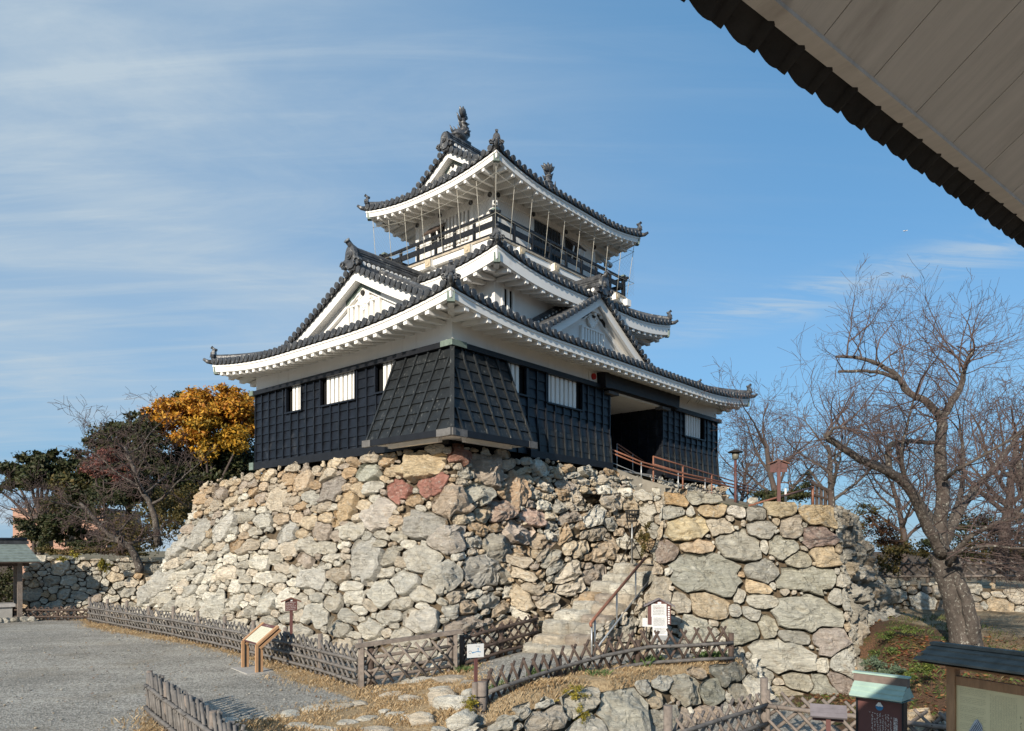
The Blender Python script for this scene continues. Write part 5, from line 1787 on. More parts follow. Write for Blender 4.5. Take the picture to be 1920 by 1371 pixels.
build_top()
R3 = Roof(3.62, LB - 3.62, 1.64, LA - 1.64, 15.42, 0.34, 3.0, 3.345, 1.84, 0.20, xv=1.10)
T3, E3 = build_roof(R3, KEEP, 'third', wall=[1.35, 1.36, 1.35, 1.36], fascia=0.23, rafter=0.415, long_rafter=True, hip_size=0.33, soffit_in=0.22)
zf3 = lambda b: R3.zm + R3.prof(R3.D - b) + TILE_TH
for sg in (1, -1):
    xv = R3.x0 + R3.xv if sg > 0 else R3.x1 - R3.xv
    gable(KEEP, T3, (lambda a, b, z, xv=xv, sg=sg: Vector((xv + sg * a, YC + sg * b, z))), None, zf3, 2.35, foot_z=15.9, depth_tiles=0.62, board=0.27, wall_in=0.36, ridge_to=3.33 if sg > 0 else 3.32, ridge_h=0.40, oni=0.54, geg=0.62, descend=[(0.70, -1, 2.65), (0.70, 1, 2.65)], horn=False)


def roof_fish(x, sg):
    """fish-shaped ridge ornament: head down on the ridge, body arched up, spread tail and spiny fins"""
    q = MB()
    zb = zf3(0) + 0.60
    c = [(-0.44, 0.02), (-0.32, 0.10), (-0.12, 0.13), (0.06, 0.28), (0.10, 0.50), (0.02, 0.72), (0.0, 0.86)]
    r = [0.11, 0.22, 0.25, 0.22, 0.165, 0.11, 0.075]
    P = [Vector((x + sg * a, YC, zb + b)) for a, b in c]
    q.tube(P, r, 10)
    # scale ridges
    for k in range(9):
        f = k / 8
        i = min(int(f * 5) + 1, 5)
        p = P[i].lerp(P[min(i + 1, 6)], f * 5 - int(f * 5))
        q.ico(p, r[i] * 1.07, 1, (1, 1, 0.35))
    # tail fan
    for k, an in enumerate((-0.95, -0.5, -0.1, 0.35, 0.8)):
        a = P[-1]
        tip = a + Vector((sg * math.sin(an + 0.35) * 0.44, math.sin(an * 2) * 0.12, math.cos(an + 0.25) * 0.40))
        mid = a.lerp(tip, 0.55) + Vector((0, 0, 0.03))
        q.tube([a, mid, tip], [0.075, 0.10, 0.012], 6)
    # back and belly spines
    for k in range(5):
        f = 0.15 + k * 0.17
        i = int(f * 6); p = P[i].lerp(P[i + 1], f * 6 - i)
        q.tube([p, p + Vector((-sg * 0.22, 0, 0.10)), p + Vector((-sg * 0.33, 0, 0.25))], [0.08, 0.055, 0.006], 5)
        q.tube([p, p + Vector((sg * 0.22, 0, 0.02)), p + Vector((sg * 0.36, 0, 0.10))], [0.075, 0.055, 0.006], 5)
    for s in (-1, 1):
        p = P[2]
        q.tube([p + Vector((0, s * 0.14, 0)), p + Vector((sg * 0.06, s * 0.27, 0.10)), p + Vector((sg * 0.12, s * 0.34, 0.26))], [0.07, 0.05, 0.01], 6)
        q.ico(P[1] + Vector((-sg * 0.05, s * 0.12, 0.07)), 0.045, 1)
    q.box((x, YC, zb - 0.03), (0.62, 0.30, 0.14))
    q.build('roof_fish_ornament', M['tile'], T3)


roof_fish(5.45, 1)
roof_fish(LB - 5.45, -1)


# ---- bird net: rods, cords and a fine mesh hung from the top eave to the balcony
def build_net():
    net = thing('bird_net', 'thin bird net on pale rods hung between the top eave and the balcony', 'net', cw(3.7, 1.7, 13.2), TH)
    off = Vector((3.7, 1.7, 13.2))
    x0, x1, y0, y1 = 3.80, LB - 3.80, 1.82, LA - 1.82
    def z_top(x, y): return R3.zm - 0.25 + R3.up(x, y)
    pts = [(x0, y0 + (y1 - y0) * i / 7) for i in range(8)] + [(x0 + (x1 - x0) * i / 9, y0) for i in range(1, 10)] + [(x1, y0 + (y1 - y0) * i / 5) for i in (2.5, 5)]
    for (x, y) in pts:
        q = MB()
        a = Vector((x, y, z_top(x, y))) - off; b = Vector((x + (0.2 if x == x0 else 0) - (0.2 if x == x1 else 0), y + (0.22 if y == y0 else 0), 13.3)) - off
        q.tube([a, (a + b) / 2, b], 0.011, 5)
        q.build('net_rod', M['rod'], net)
    q = MB()
    for zz in (14.9, 13.85):
        ring = [Vector((x0, y1, zz)), Vector((x0, y0, zz)), Vector((x1, y0, zz)), Vector((x1, y1, zz))]
        for a, b in zip(ring[:-1], ring[1:]):
            m = 8
            P = [a.lerp(b, i / m) - off + Vector((0, 0, -0.16 * math.sin(math.pi * i / m) if zz < 14 else 0.35 * (abs(2 * i / m - 1)) ** 2 - 0.1)) for i in range(m + 1)]
            q.tube(P, 0.009, 5)
    q.build('net_cord', M['cordpale'], net)
    q = MB()
    for a, b in (((x0, y1), (x0, y0)), ((x0, y0), (x1, y0)), ((x1, y0), (x1, y1))):
        q.quad(Vector((*a, 13.35)) - off, Vector((*b, 13.35)) - off, Vector((*b, 15.25)) - off, Vector((*a, 15.25)) - off)
    q.build('net_mesh', M['netting'], net)


M['rod'] = mat('pale_rod', (0.42, 0.40, 0.34), 0.6, 0.2, 5)
M['cordpale'] = mat('pale_cord', (0.30, 0.29, 0.25), 0.8, 0.2, 5)


def netting():
    m = bpy.data.materials.new('fine_netting'); m.use_nodes = True
    nt = m.node_tree; N, L = nt.nodes, nt.links
    d = N['Principled BSDF']; d.inputs['Base Color'].default_value = (0.12, 0.12, 0.11, 1); d.inputs['Roughness'].default_value = 0.9
    tr = N.new('ShaderNodeBsdfTransparent')
    tc = N.new('ShaderNodeTexCoord')
    f = None
    for rot in (0.9, -0.9):
        mp = N.new('ShaderNodeMapping'); mp.inputs['Rotation'].default_value = (rot, rot, 0)
        L.new(tc.outputs['Object'], mp.inputs[0])
        w = N.new('ShaderNodeTexWave'); w.wave_type = 'BANDS'; w.bands_direction = 'Z'; w.inputs['Scale'].default_value = 4.4
        L.new(mp.outputs[0], w.inputs['Vector'])
        g = N.new('ShaderNodeMath'); g.operation = 'GREATER_THAN'; g.inputs[1].default_value = 0.95
        L.new(w.outputs['Fac'], g.inputs[0])
        if f is None: f = g.outputs[0]
        else:
            mx = N.new('ShaderNodeMath'); mx.operation = 'MAXIMUM'; L.new(f, mx.inputs[0]); L.new(g.outputs[0], mx.inputs[1]); f = mx.outputs[0]
    k = N.new('ShaderNodeMath'); k.operation = 'MULTIPLY'; k.inputs[1].default_value = 0.17; L.new(f, k.inputs[0])
    mix = N.new('ShaderNodeMixShader'); L.new(k.outputs[0], mix.inputs[0]); L.new(tr.outputs[0], mix.inputs[1]); L.new(d.outputs[0], mix.inputs[2])
    L.new(mix.outputs[0], N['Material Output'].inputs['Surface'])
    return m


M['netting'] = netting()
build_net()
# coin telescope at the right end of the balcony
tl = thing('coin_telescope', 'white coin telescope on its pedestal at the far right end of the top balcony', 'telescope', cw(11.2, 2.45, 13.28), TH)
q = MB(); q.cyl((0, 0, 0), (0, 0, 0.1), 0.13, 12); q.cyl((0, 0, 0.1), (0, 0, 1.15), 0.05, 10); q.box((0, 0, 0.72), (0.16, 0.14, 0.3)); q.build('pedestal', M['plaster_trim'], tl)
q = MB(); q.tube([(-0.36, -0.05, 1.26), (0.1, 0, 1.26), (0.34, 0.03, 1.24)], [0.075, 0.09, 0.11], 12); q.box((0, 0, 1.18), (0.14, 0.16, 0.12)); q.build('viewer', M['steel'], tl)
# ------------------------------------------------------------------ lattice fences of grey bamboo
def gz(X, Y): return float(ground_z(np.array([X]), np.array([Y]))[0])


def lattice_fence(label, pts, h, space, r, rails, post_every=1.8, mats=('bamboo', 'bamboo', 'wood'), double=False, seed=1, group='lattice fences', post_h=None, lean=0.0, post_r=None, tip=0.10, slope=1.0, ties=True):
    """pts: ground points (x, y, z).  rails: heights.  Diagonal canes cross the rails, cords at the crossings"""
    rg = random.Random(seed)
    P = [Vector(p) for p in pts]
    o = Vector(P[0])
    t = thing('lattice_fence', label, 'fence', o, 0, group)
    L = [0.0]
    for a, b in zip(P[:-1], P[1:]): L.append(L[-1] + (b - a).length)
    def Q(s):
        s = min(max(s, 0), L[-1])
        i = 0
        while i < len(L) - 2 and s > L[i + 1]: i += 1
        f = (s - L[i]) / (L[i + 1] - L[i])
        return P[i].lerp(P[i + 1], f) - o
    def nrm(s):
        d = (Q(s + 0.05) - Q(s - 0.05)); d.z = 0; d.normalize()
        return Vector((-d.y, d.x, 0))
    can, cord = MB(), MB()
    run = h * slope
    n = int((L[-1] + run) / space) + 1
    for sgn in (1, -1):
        for k in range(n):
            s0 = -run / 2 + k * space + (0 if sgn > 0 else space / 2 * (1 if double else 0))
            s1 = s0 + run
            a, b = (s0, s1) if sgn > 0 else (s1, s0)
            h0, h1 = 0.0, 1.0
            # clip to the ends
            if min(a, b) < 0 or max(a, b) > L[-1]:
                lo, hi = (0 - s0) / run, (L[-1] - s0) / run
                f0, f1 = max(0, lo), min(1, hi)
                if f1 - f0 < 0.15: continue
                if sgn > 0: a, b, h0, h1 = s0 + run * f0, s0 + run * f1, f0, f1
                else: a, b, h0, h1 = s0 + run * f1, s0 + run * f0, 1 - f1, 1 - f0
            j = rg.uniform(-0.02, 0.02)
            ht = h * h1 + (rg.uniform(-0.03, 0.05) if h1 > 0.95 else 0)
            off = nrm((a + b) / 2) * (r * 1.1 * sgn)
            pa = Q(a) + Vector((0, 0, h * h0 + 0.01)) + off
            pb = Q(b) + Vector((0, 0, ht)) + off + Vector((j, j, 0))
            rr = r * rg.uniform(0.85, 1.15)
            can.tube([pa, (pa + pb) / 2 + Vector((0, 0, rg.uniform(-.008, .008))), pb], [rr, rr, rr * 0.92], 6)
    lat = can.build('cane_lattice', M[mats[0]], t)
    for hh in rails:
        q = MB()
        m = max(2, int(L[-1] / 0.6))
        off = [nrm(L[-1] * i / m) * (-r * 2.6) for i in range(m + 1)]
        q.tube([Q(L[-1] * i / m) + Vector((0, 0, hh + rg.uniform(-0.01, 0.01))) + off[i] for i in range(m + 1)], r * 1.35, 7)
        q.build('rail', M[mats[1]], t)
        if ties:
            for k in range(int(L[-1] / space)):
                s = (k + 0.5) * space
                c = Q(s) + Vector((0, 0, hh)) - nrm(s) * r * 2.0
                cord.ico(c, r * 1.6, 1, (1, 1, 0.8), 0.5, None, k)
                for e in range(2):
                    d = Vector((rg.uniform(-1, 1), rg.uniform(-1, 1), rg.uniform(-1, 0.4))).normalized() * r * 2.6
                    cord.tube([c, c + d * 0.6 + Vector((0, 0, r)), c + d * 1.3], r * 0.22, 4, False)
    if ties:
        co = cord.build('cord_ties', M['cord'], t)
        if len(co.data.polygons) > 3000: co['kind'] = 'stuff'
    ph = post_h or h * 0.98
    pr = post_r or r * 2.0
    np_ = max(1, round(L[-1] / post_every))
    for i in range(np_ + 1):
        s = L[-1] * i / np_
        q = MB()
        q.tube([Q(s) + Vector((0, 0, -0.1)), Q(s) + Vector((0, 0, ph * rg.uniform(0.95, 1.05)))], [pr, pr * 0.96], 9)
        q.build('post', M[mats[2]], t)
    return t


def G(u, v, z): x, y = gnd(u, v, z); return (x, y, z)


lattice_fence('long grey bamboo lattice fence at the foot of the sloping keep wall', [G(168, 1166, 0.0), G(240, 1180, 0), G(330, 1197, 0.0), G(440, 1222, 0.0), G(560, 1254, 0.0), G(676, 1290, 0.0)], 0.80, 0.26, 0.028, (0.14, 0.36, 0.58), 1.9, seed=3, post_h=0.98, double=True)
lattice_fence('low dark lattice fence along the rear wall behind the shelter', [(-20.2, 30.0, 0), (-16.6, 29.9, 0)], 0.55, 0.28, 0.028, (0.15, 0.42), 1.8, ('wood_dark', 'wood_dark', 'wood_dark'), seed=5)
lattice_fence('cane lattice fence seen end-on in front of the gravel, bottom left', [(-6.32, 12.9, 0), (-4.9, 11.0, 0), (-3.1, 8.6, 0)], 0.76, 0.17, 0.026, (0.14, 0.52), 1.3, seed=7, double=True, slope=0.55)
lattice_fence('dark lattice fence along the path below the shaded keep wall', [(-1.12, 16.45, 0.2), (-0.2, 17.4, 0.35), (0.58, 18.25, 0.45)], 0.82, 0.30, 0.028, (0.16, 0.40, 0.72), 1.3, ('wood_dark', 'wood_dark', 'wood_dark'), seed=9, double=True)
lattice_fence('brown crossed-stake fence on the grass strip between the path and the boulders', [(-0.46, 12.45, 0.08), (1.05, 14.35, 0.24), (2.6, 15.45, 0.42), (4.74, 16.0, 0.45)], 0.74, 0.31, 0.029, (0.10, 0.42), 2.25, ('wood_dark', 'bamboo', 'wood_dark'), seed=11, post_h=0.60, post_r=0.062, slope=0.62)
lattice_fence('lower lattice fence running towards the viewer beside the boulder wall', [(2.3, 10.9, -0.5), (4.45, 13.05, -0.5)], 0.86, 0.31, 0.026, (0.10, 0.34, 0.66), 2.9, ('wood', 'bamboo', 'wood'), seed=13, post_h=1.12, post_r=0.07)
lattice_fence('lower lattice fence turning right behind the small lectern and the brown sign', [(4.5, 13.05, -0.5), (5.6, 12.3, -0.5), (7.2, 11.2, -0.5)], 0.86, 0.34, 0.030, (0.10, 0.64), 2.6, ('wood', 'wood', 'wood'), seed=15, post_h=0.9)
lattice_fence('weathered lattice fence half hidden on the far bank behind the old cherry', [(11.0, 27.5, 1.7), (14.5, 27.0, 1.75), (19, 25.5, 1.8)], 0.75, 0.32, 0.035, (0.15, 0.6), 2.2, ('wood', 'wood', 'wood'), seed=17)


def build_gate():
    a, b = Vector(G(679, 1291, 0.0)), Vector(G(854, 1263, 0.18))
    t = thing('lattice_gate', 'grey wooden barrier with a plain handrail closing the gap between two lattice fences', 'gate', a)
    d = b - a
    for i, p in enumerate((Vector((0, 0, 0)), d)):
        q = MB(); q.beam(p + Vector((0, 0, -0.1)), p + Vector((0, 0, 0.86)), 0.085, 0.085); q.build('post', M['wood'], t)
        q = MB()
        e = d.normalized() * (0.16 if i == 0 else -0.13) + Vector((0.0, 0.10, 0))
        q.tube([p + e + Vector((0, 0, -0.1)), p + e + Vector((0, 0, 0.88))], 0.075, 9); q.build('round_post', M['wood_dark'] if i == 0 else M['wood'], t)
    q = MB(); dd = d.normalized() * 0.14
    q.beam(-dd + Vector((0, 0, 0.90)), d + dd + Vector((0, 0, 0.90)), 0.11, 0.085); q.build('handrail', M['wood'], t)
    n = d.normalized().cross(Vector((0, 0, 1))) * -0.05
    for hh in (0.16, 0.33, 0.60):
        q = MB(); q.tube([n + Vector((0, 0, hh)), d * 0.5 + n + Vector((0, 0, hh + 0.015)), d + n + Vector((0, 0, hh))], 0.038, 7); q.build('rail', M['wood'], t)
    q, c = MB(), MB()
    L = d.length; u = d.normalized(); N = 8
    for k in range(N):
        for sg in (1, -1):
            s0 = -0.30 + k * 0.36
            s1 = s0 + 0.62
            za, zb = (0.04, 0.80) if sg > 0 else (0.80, 0.04)
            f0, f1 = max(0, (0.05 - s0) / (s1 - s0)), min(1, (L - 0.05 - s0) / (s1 - s0))
            if f1 - f0 < 0.2: continue
            pa = u * (s0 + (s1 - s0) * f0) + Vector((0, 0, za + (zb - za) * f0)) + Vector((0, 0.035 * sg, 0))
            pb = u * (s0 + (s1 - s0) * f1) + Vector((0, 0, za + (zb - za) * f1)) + Vector((0, 0.035 * sg, 0))
            zg = d.z * 0.5
            q.tube([pa, pb], 0.030, 6)
            c.ico((pa + pb) / 2, 0.045, 1, (1, 1, .8), 0.4, None, k)
    q.build('cane_lattice', M['wood'], t); c.build('cord_ties', M['cord'], t)


build_gate()


# ------------------------------------------------------------------ lettering
def text_mesh(name, body, size, Mx, material, parent, align='CENTER', spacing=1.0):
    cu = bpy.data.curves.new(name, 'FONT')
    cu.body = body; cu.size = size; cu.align_x = align; cu.space_line = spacing
    tmp = bpy.data.objects.new(name, cu); COL.objects.link(tmp)
    dg = bpy.context.evaluated_depsgraph_get()
    me = bpy.data.meshes.new_from_object(tmp.evaluated_get(dg))
    bpy.data.objects.remove(tmp)
    me.materials.clear(); me.materials.append(material)
    me.transform(Mx)
    o = bpy.data.objects.new(name, me); COL.objects.link(o); o.parent = parent
    return o


def frame_mx(o, x, y):
    """matrix whose local x/y axes run along x and y (world vectors) from o"""
    x = Vector(x).normalized(); z = x.cross(Vector(y)).normalized(); y = z.cross(x)
    return Matrix(((x.x, y.x, z.x, o[0]), (x.y, y.y, z.y, o[1]), (x.z, y.z, z.z, o[2]), (0, 0, 0, 1)))


def print_rows(mb, Mx, x0, x1, y0, y1, rows, seed, vertical=False, ch=0.6, fill=0.85, ragged=0.2):
    """small illegible print: rows (or columns) of glyph-sized strokes laid just proud of the panel"""
    rg = random.Random(seed)
    for k in range(rows):
        if vertical:
            w = (x1 - x0) / rows
            cx_ = x0 + (k + 0.5) * w
            g = w * ch
            y = y1
            end = y0 + (y1 - y0) * (rg.uniform(0, ragged) if rg.random() < 0.5 else 0)
            while y - g > end:
                if rg.random() < fill:
                    for _ in range(3):
                        a = cx_ + rg.uniform(-0.5, 0.2) * g; b = y - rg.uniform(0.1, 0.9) * g
                        if rg.random() < 0.6: P = [(a, b), (a + g * 0.45, b), (a + g * 0.45, b + g * 0.13), (a, b + g * 0.13)]
                        else: P = [(a, b - g * 0.35), (a + g * 0.14, b - g * 0.35), (a + g * 0.14, b + g * 0.3), (a, b + g * 0.3)]
                        mb.quad(*[Mx @ Vector((p[0], p[1], 0.002)) for p in P])
                y -= g * 1.12
        else:
            h = (y1 - y0) / rows
            cy_ = y1 - (k + 0.5) * h
            g = h * ch
            x = x0
            end = x1 - (x1 - x0) * (rg.uniform(0, ragged) if rg.random() < 0.4 else 0)
            while x + g < end:
                if rg.random() < fill:
                    for _ in range(2):
                        a = x + rg.uniform(0, 0.5) * g; b = cy_ + rg.uniform(-0.5, 0.4) * g
                        P = [(a, b), (a + g * 0.5, b), (a + g * 0.5, b + g * 0.16), (a, b + g * 0.16)] if rg.random() < 0.6 else [(a, b - g * 0.3), (a + g * 0.15, b - g * 0.3), (a + g * 0.15, b + g * 0.4), (a, b + g * 0.4)]
                        mb.quad(*[Mx @ Vector((p[0], p[1], 0.002)) for p in P])
                x += g * 0.95


# ---- slanted reading board on two tan legs
def build_reading_board():
    p1 = Vector(G(487, 1264, 0.0)); p0 = Vector(G(452, 1251, 0.0))
    x = (p1 - p0); x.z = 0; w = min(0.95, x.length); x.normalize()
    back = Vector((-x.y, x.x, 0))
    t = thing('reading_board', 'slanted information board with a pale panel on two tan wooden legs', 'information board', (p0 + p1) / 2)
    bd = (back + Vector((0, 0, 0.80))).normalized()
    for s in (-1, 1):
        b = x * s * w / 2
        q = MB()
        for off in (-0.035, 0.045):
            a = b + back * (0.0 + (0.0 if off < 0 else 0.085))
            q.beam(a + Vector((0, 0, -0.05)), a + Vector((0, 0, 0.66 if off < 0 else 0.60)), 0.085, 0.055, up=tuple(x))
        for off in (0.0, -0.085):
            a = b + Vector((0, 0, 0.66)) + back * (0.0 - off * 0.6) + Vector((0, 0, off))
            q.beam(a, a + bd * 0.64, 0.10, 0.055)
        q.mi = 1
        q.beam(b + back * 0.043 + Vector((0, 0, -0.05)), b + back * 0.043 + Vector((0, 0, 0.64)), 0.05, 0.06, up=tuple(x))
        q.beam(b + Vector((0, 0, 0.62)) + back * 0.03, b + Vector((0, 0, 0.62)) + back * 0.03 + bd * 0.62, 0.05, 0.07)
        q.build('leg', [M['tan'], M['iron']], t)
    q = MB()
    a = Vector((0, 0, 0.655)); c = a + bd * 0.32
    nrm = x.cross(bd).normalized()
    R = Matrix((x, bd, nrm)).transposed()
    q.box(c, (w - 0.075, 0.62, 0.03), R)
    pan = q.build('panel', M['brown_paint'], t)
    Mx = frame_mx(c + nrm * 0.017, x, bd)
    q = MB()
    q.quad(*[Mx @ Vector(p) for p in ((-w * 0.41, -0.28, 0), (w * 0.41, -0.28, 0), (w * 0.41, 0.215, 0), (-w * 0.41, 0.215, 0))])
    q.mi = 1
    print_rows(q, Mx, -w * 0.36, w * 0.36, -0.25, 0.19, 11, 3, ch=0.5)
    q.mi = 2
    print_rows(q, Mx, -0.16, 0.16, 0.23, 0.285, 1, 4, ch=0.7)
    q.build('printed_sheet', [M['cream_paper'], M['ink_soft'], M['white_paint']], pan)
    q = MB(); q.box((0.02, 0.06, 0.006), (1.15, 0.62, 0.03), Matrix((x, back, Vector((0, 0, 1)))).transposed())
    o = q.build('concrete_slab', M['concrete'], t)


M['cream_paper'] = mat('cream_sheet', (0.60, 0.58, 0.44), 0.5, 0.03, 4)
M['ink_soft'] = mat('soft_grey_print', (0.25, 0.25, 0.21), 0.8, 0.2, 30)
build_reading_board()


# ---- small roofed wooden signs
def roofed_sign(name, label, base, height, w, bh, yaw, mats=('brown_paint', 'brown_roof'), face=None, post_w=0.075, eave=0.10, cat='sign', thick=0.05, group=None):
    t = thing(name, label, cat, base, yaw, group)
    q = MB(); q.box((0, 0.03, height / 2 - 0.05), (post_w, post_w, height + 0.1)); q.build('post', M[mats[0]], t)
    q = MB()
    z0 = height - bh * 0.82
    pk = w * 0.20
    P = [(-w / 2, z0), (w / 2, z0), (w / 2, height - pk), (0, height), (-w / 2, height - pk)]
    F = [Vector((a, -0.03, b)) for a, b in P]; B = [Vector((a, 0.01, b)) for a, b in P]
    n = len(P)
    q.add(F + B, [tuple(range(n)), tuple(range(n, 2 * n))[::-1]] + [(i, n + i, n + (i + 1) % n, (i + 1) % n) for i in range(n)])
    bo = q.build('board', M[mats[0]], t)
    q = MB()
    for s in (-1, 1):
        a = Vector((0, 0, height + 0.012)); b = Vector((s * (w / 2 + eave), 0, height - pk - pk * eave / (w / 2) + 0.012))
        q.beam(a + Vector((0, 0.0, 0)), b, 0.17, 0.026)
    q.build('roof', M[mats[1]], t)
    if face: face(bo, z0, height, w)
    return t


M['brown_roof'] = mat('brown_sign_roof', (0.16, 0.075, 0.05), 0.6, 0.2, 6)
M['grey_roof'] = mat('grey_sign_roof', (0.17, 0.15, 0.16), 0.6, 0.2, 6)


def face_lines(bo, z0, h, w):
    q = MB(); Mx = frame_mx((0, -0.032, 0), (1, 0, 0), (0, 0, 1))
    print_rows(q, Mx, -w * 0.42, w * 0.42, z0 + 0.02, h - w * 0.3, 5, 11, ch=0.5, fill=1.0)
    q.quad(*[Mx @ Vector(p) for p in ((-0.02, h - w * 0.24, 0.002), (0.03, h - w * 0.24, 0.002), (0.03, h - w * 0.08, 0.002), (-0.02, h - w * 0.08, 0.002))])
    q.build('lettering', M['white_paint'], bo)


gp = at(546, 1209, 18.5)
roofed_sign('wooden_sign', 'small brown roofed sign with white lines, behind the long bamboo fence', (gp.x, gp.y, 0), 1.66, 0.29, 0.38, 0.30, face=face_lines)


# ---- notice board with paper sheets at the stairs
def build_notice():
    X, Y = gnd(1236, 1237, 0.45)
    t = thing('notice_board', 'maroon roofed notice board covered with white paper sheets beside the stairs', 'notice board', (X, Y, 0.45), -0.12)
    q = MB(); q.box((0.02, 0.04, 0.5), (0.09, 0.07, 1.1)); q.build('post', M['concrete'], t)
    q = MB()
    P = [(-0.25, 0.78), (0.25, 0.78), (0.25, 1.20), (0.0, 1.34), (-0.25, 1.20)]
    F = [Vector((a, -0.03, b)) for a, b in P]; B = [Vector((a, 0.01, b)) for a, b in P]; n = 5
    q.add(F + B, [tuple(range(n)), tuple(range(n, 2 * n))[::-1]] + [(i, n + i, n + (i + 1) % n, (i + 1) % n) for i in range(n)])
    bo = q.build('board', M['brown_paint'], t)
    q = MB()
    for s in (-1, 1): q.beam(Vector((0, 0, 1.355)), Vector((s * 0.335, 0, 1.185)), 0.2, 0.026)
    q.build('roof', M['grey_roof'], t)
    Mx = frame_mx((0, -0.034, 0), (1, 0, 0), (0, 0, 1))
    q = MB()
    for dx in (-0.15, 0, 0.13): q.quad(*[Mx @ Vector(p) for p in ((dx - 0.035, 1.235, 0), (dx + 0.04, 1.235, 0), (dx + 0.04, 1.275, 0), (dx - 0.035, 1.275, 0))]) if abs(dx) < 0.1 else None
    for k in range(8): q.quad(*[Mx @ Vector(p) for p in ((0.185, 0.80 + k * 0.05, 0), (0.225, 0.80 + k * 0.05, 0), (0.225, 0.825 + k * 0.05, 0), (0.19, 0.83 + k * 0.05, 0))])
    q.build('lettering', M['white_paint'], bo)
    for (x0, x1, y0, y1, rows, seed) in ((-0.175, 0.155, 0.95, 1.235, 7, 1), (-0.165, 0.165, 0.72, 0.965, 7, 2), (-0.145, 0.175, 0.54, 0.735, 5, 3)):
        q = MB()
        zo = -0.037 - 0.003 * seed
        Ms = frame_mx((0, zo, 0), (1, 0, 0), (0, 0, 1))
        q.box(((x0 + x1) / 2, zo + 0.001, (y0 + y1) / 2), (x1 - x0, 0.002, y1 - y0))
        q.mi = 1
        print_rows(q, Ms, x0 + 0.03, x1 - 0.02, y0 + 0.03, y1 - 0.03, rows, seed, ch=0.45, fill=0.9, ragged=0.5)
        for _ in range(3): print_rows(q, Ms, x0 + 0.04, x1 - 0.03, y0 + 0.03, y1 - 0.03, rows, seed * 7 + _, ch=0.5, fill=0.9, ragged=0.6)
        q.mi = 2
        if seed == 1: print_rows(q, Ms, x0 + 0.08, x1 - 0.08, y1 - 0.11, y1 - 0.075, 1, 9, ch=0.7)
        q.build('paper_sheet', [M['paper'], M['ink_pale'], M['ink_red']], bo)
    q = MB(); q.box((0.03, -0.06, 0.49), (0.36, 0.14, 0.09)); q.build('leaflet_tray', M['steel'], t)
    s = thing('small_sign', 'small white sheet on a thin black stake left of the paper-covered notice board', 'sign', (X - 0.27, Y + 0.06, 0.45), -0.12)
    q = MB(); q.tube([(0, 0, -0.05), (0, 0, 0.97)], 0.012, 6); q.build('stake', M['iron'], s)
    q = MB(); q.box((0.02, -0.016, 0.82), (0.22, 0.01, 0.19))
    q.mi = 1; print_rows(q, frame_mx((0.02, -0.022, 0.82), (1, 0, 0), (0, 0, 1)), -0.09, 0.09, -0.07, 0.07, 4, 8, ch=0.4, fill=0.7)
    q.build('plate', [M['paper'], M['ink_pale']], s)


M['ink_pale'] = mat('pale_print', (0.05, 0.05, 0.06), 0.8, 0.2, 30)
build_notice()


# ---- direction sign on the fence post
def build_direction():
    X, Y = -0.62, 12.42
    z = gz(X, Y)
    t = thing('direction_sign', 'small white direction sign with a blue arrow by the round fence post', 'sign', (X, Y, z), 0.42)
    q = MB(); q.box((0.02, 0.02, 0.42), (0.05, 0.05, 0.95)); q.build('post', M['brown_paint'], t)
    q = MB(); q.box((0, -0.02, 0.945), (0.29, 0.03, 0.225))
    pl = q.build('plate', M['paper'], t)
    Mx = frame_mx((0, -0.0365, 0.945), (1, 0, 0), (0, 0, 1))
    q = MB()
    for P in ([(-0.05, -0.035), (0.02, -0.02), (0.02, -0.008), (-0.05, -0.022)], [(0.02, -0.02), (0.09, -0.03), (0.09, -0.018), (0.02, -0.008)], [(0.036, -0.02), (0.046, -0.02), (0.046, 0.03), (0.036, 0.03)], [(0.025, 0.025), (0.057, 0.025), (0.041, 0.05)], [(-0.05, -0.045), (-0.05, -0.01), (-0.075, -0.03)]):
        q.quad(*[Mx @ Vector((*p, 0)) for p in P])
    q.mi = 1
    print_rows(q, Mx, 0.0, 0.09, 0.055, 0.09, 1, 3, ch=0.75); print_rows(q, Mx, 0.04, 0.09, -0.09, -0.065, 1, 4, ch=0.8)
    for k in range(9):
        a = k / 8 * math.pi
        c = (-0.105 + 0.024 * math.cos(a), -0.018 + 0.02 * math.sin(a))
        q.quad(*[Mx @ Vector((c[0] + dx, c[1] + dy, 0)) for dx, dy in ((-.004, -.004), (.004, -.004), (.004, .004), (-.004, .004))])
    q.quad(*[Mx @ Vector((*p, 0)) for p in ((-0.125, -0.046), (-0.085, -0.046), (-0.085, -0.038), (-0.125, -0.038))])
    q.build('printed_arrow', [M['ink_blue'], M['ink']], pl)


build_direction()
fp = thing('round_post', 'thick round wooden post bound with wire at the near end of the crossed-stake fence', 'post', (-0.50, 12.36, 0.06))
q = MB(); q.tube([(0, 0, -0.1), (0, 0, 0.62)], [0.085, 0.08], 12); q.build('post_body', M['pole_wood'] if 'pole_wood' in M else M['wood'], fp)
q = MB(); q.tube([(-0.12, -0.01, -0.1), (-0.12, -0.01, 0.61)], [0.05, 0.048], 10); q.build('side_pole', M['wood'], fp)
q = MB()
for zz in (0.40, 0.16):
    q.tube([(0.10 * math.cos(a) - 0.04 * (math.cos(a) < 0) * 2, 0.10 * math.sin(a), zz + 0.02 * math.sin(a)) for a in [k * 6.283 / 14 for k in range(15)]], 0.008, 5)
q.tube([(-0.16, -0.06, 0.40), (-0.20, -0.1, 0.36), (-0.17, -0.12, 0.30)], 0.012, 5)
q.build('wire', M['iron'], fp)


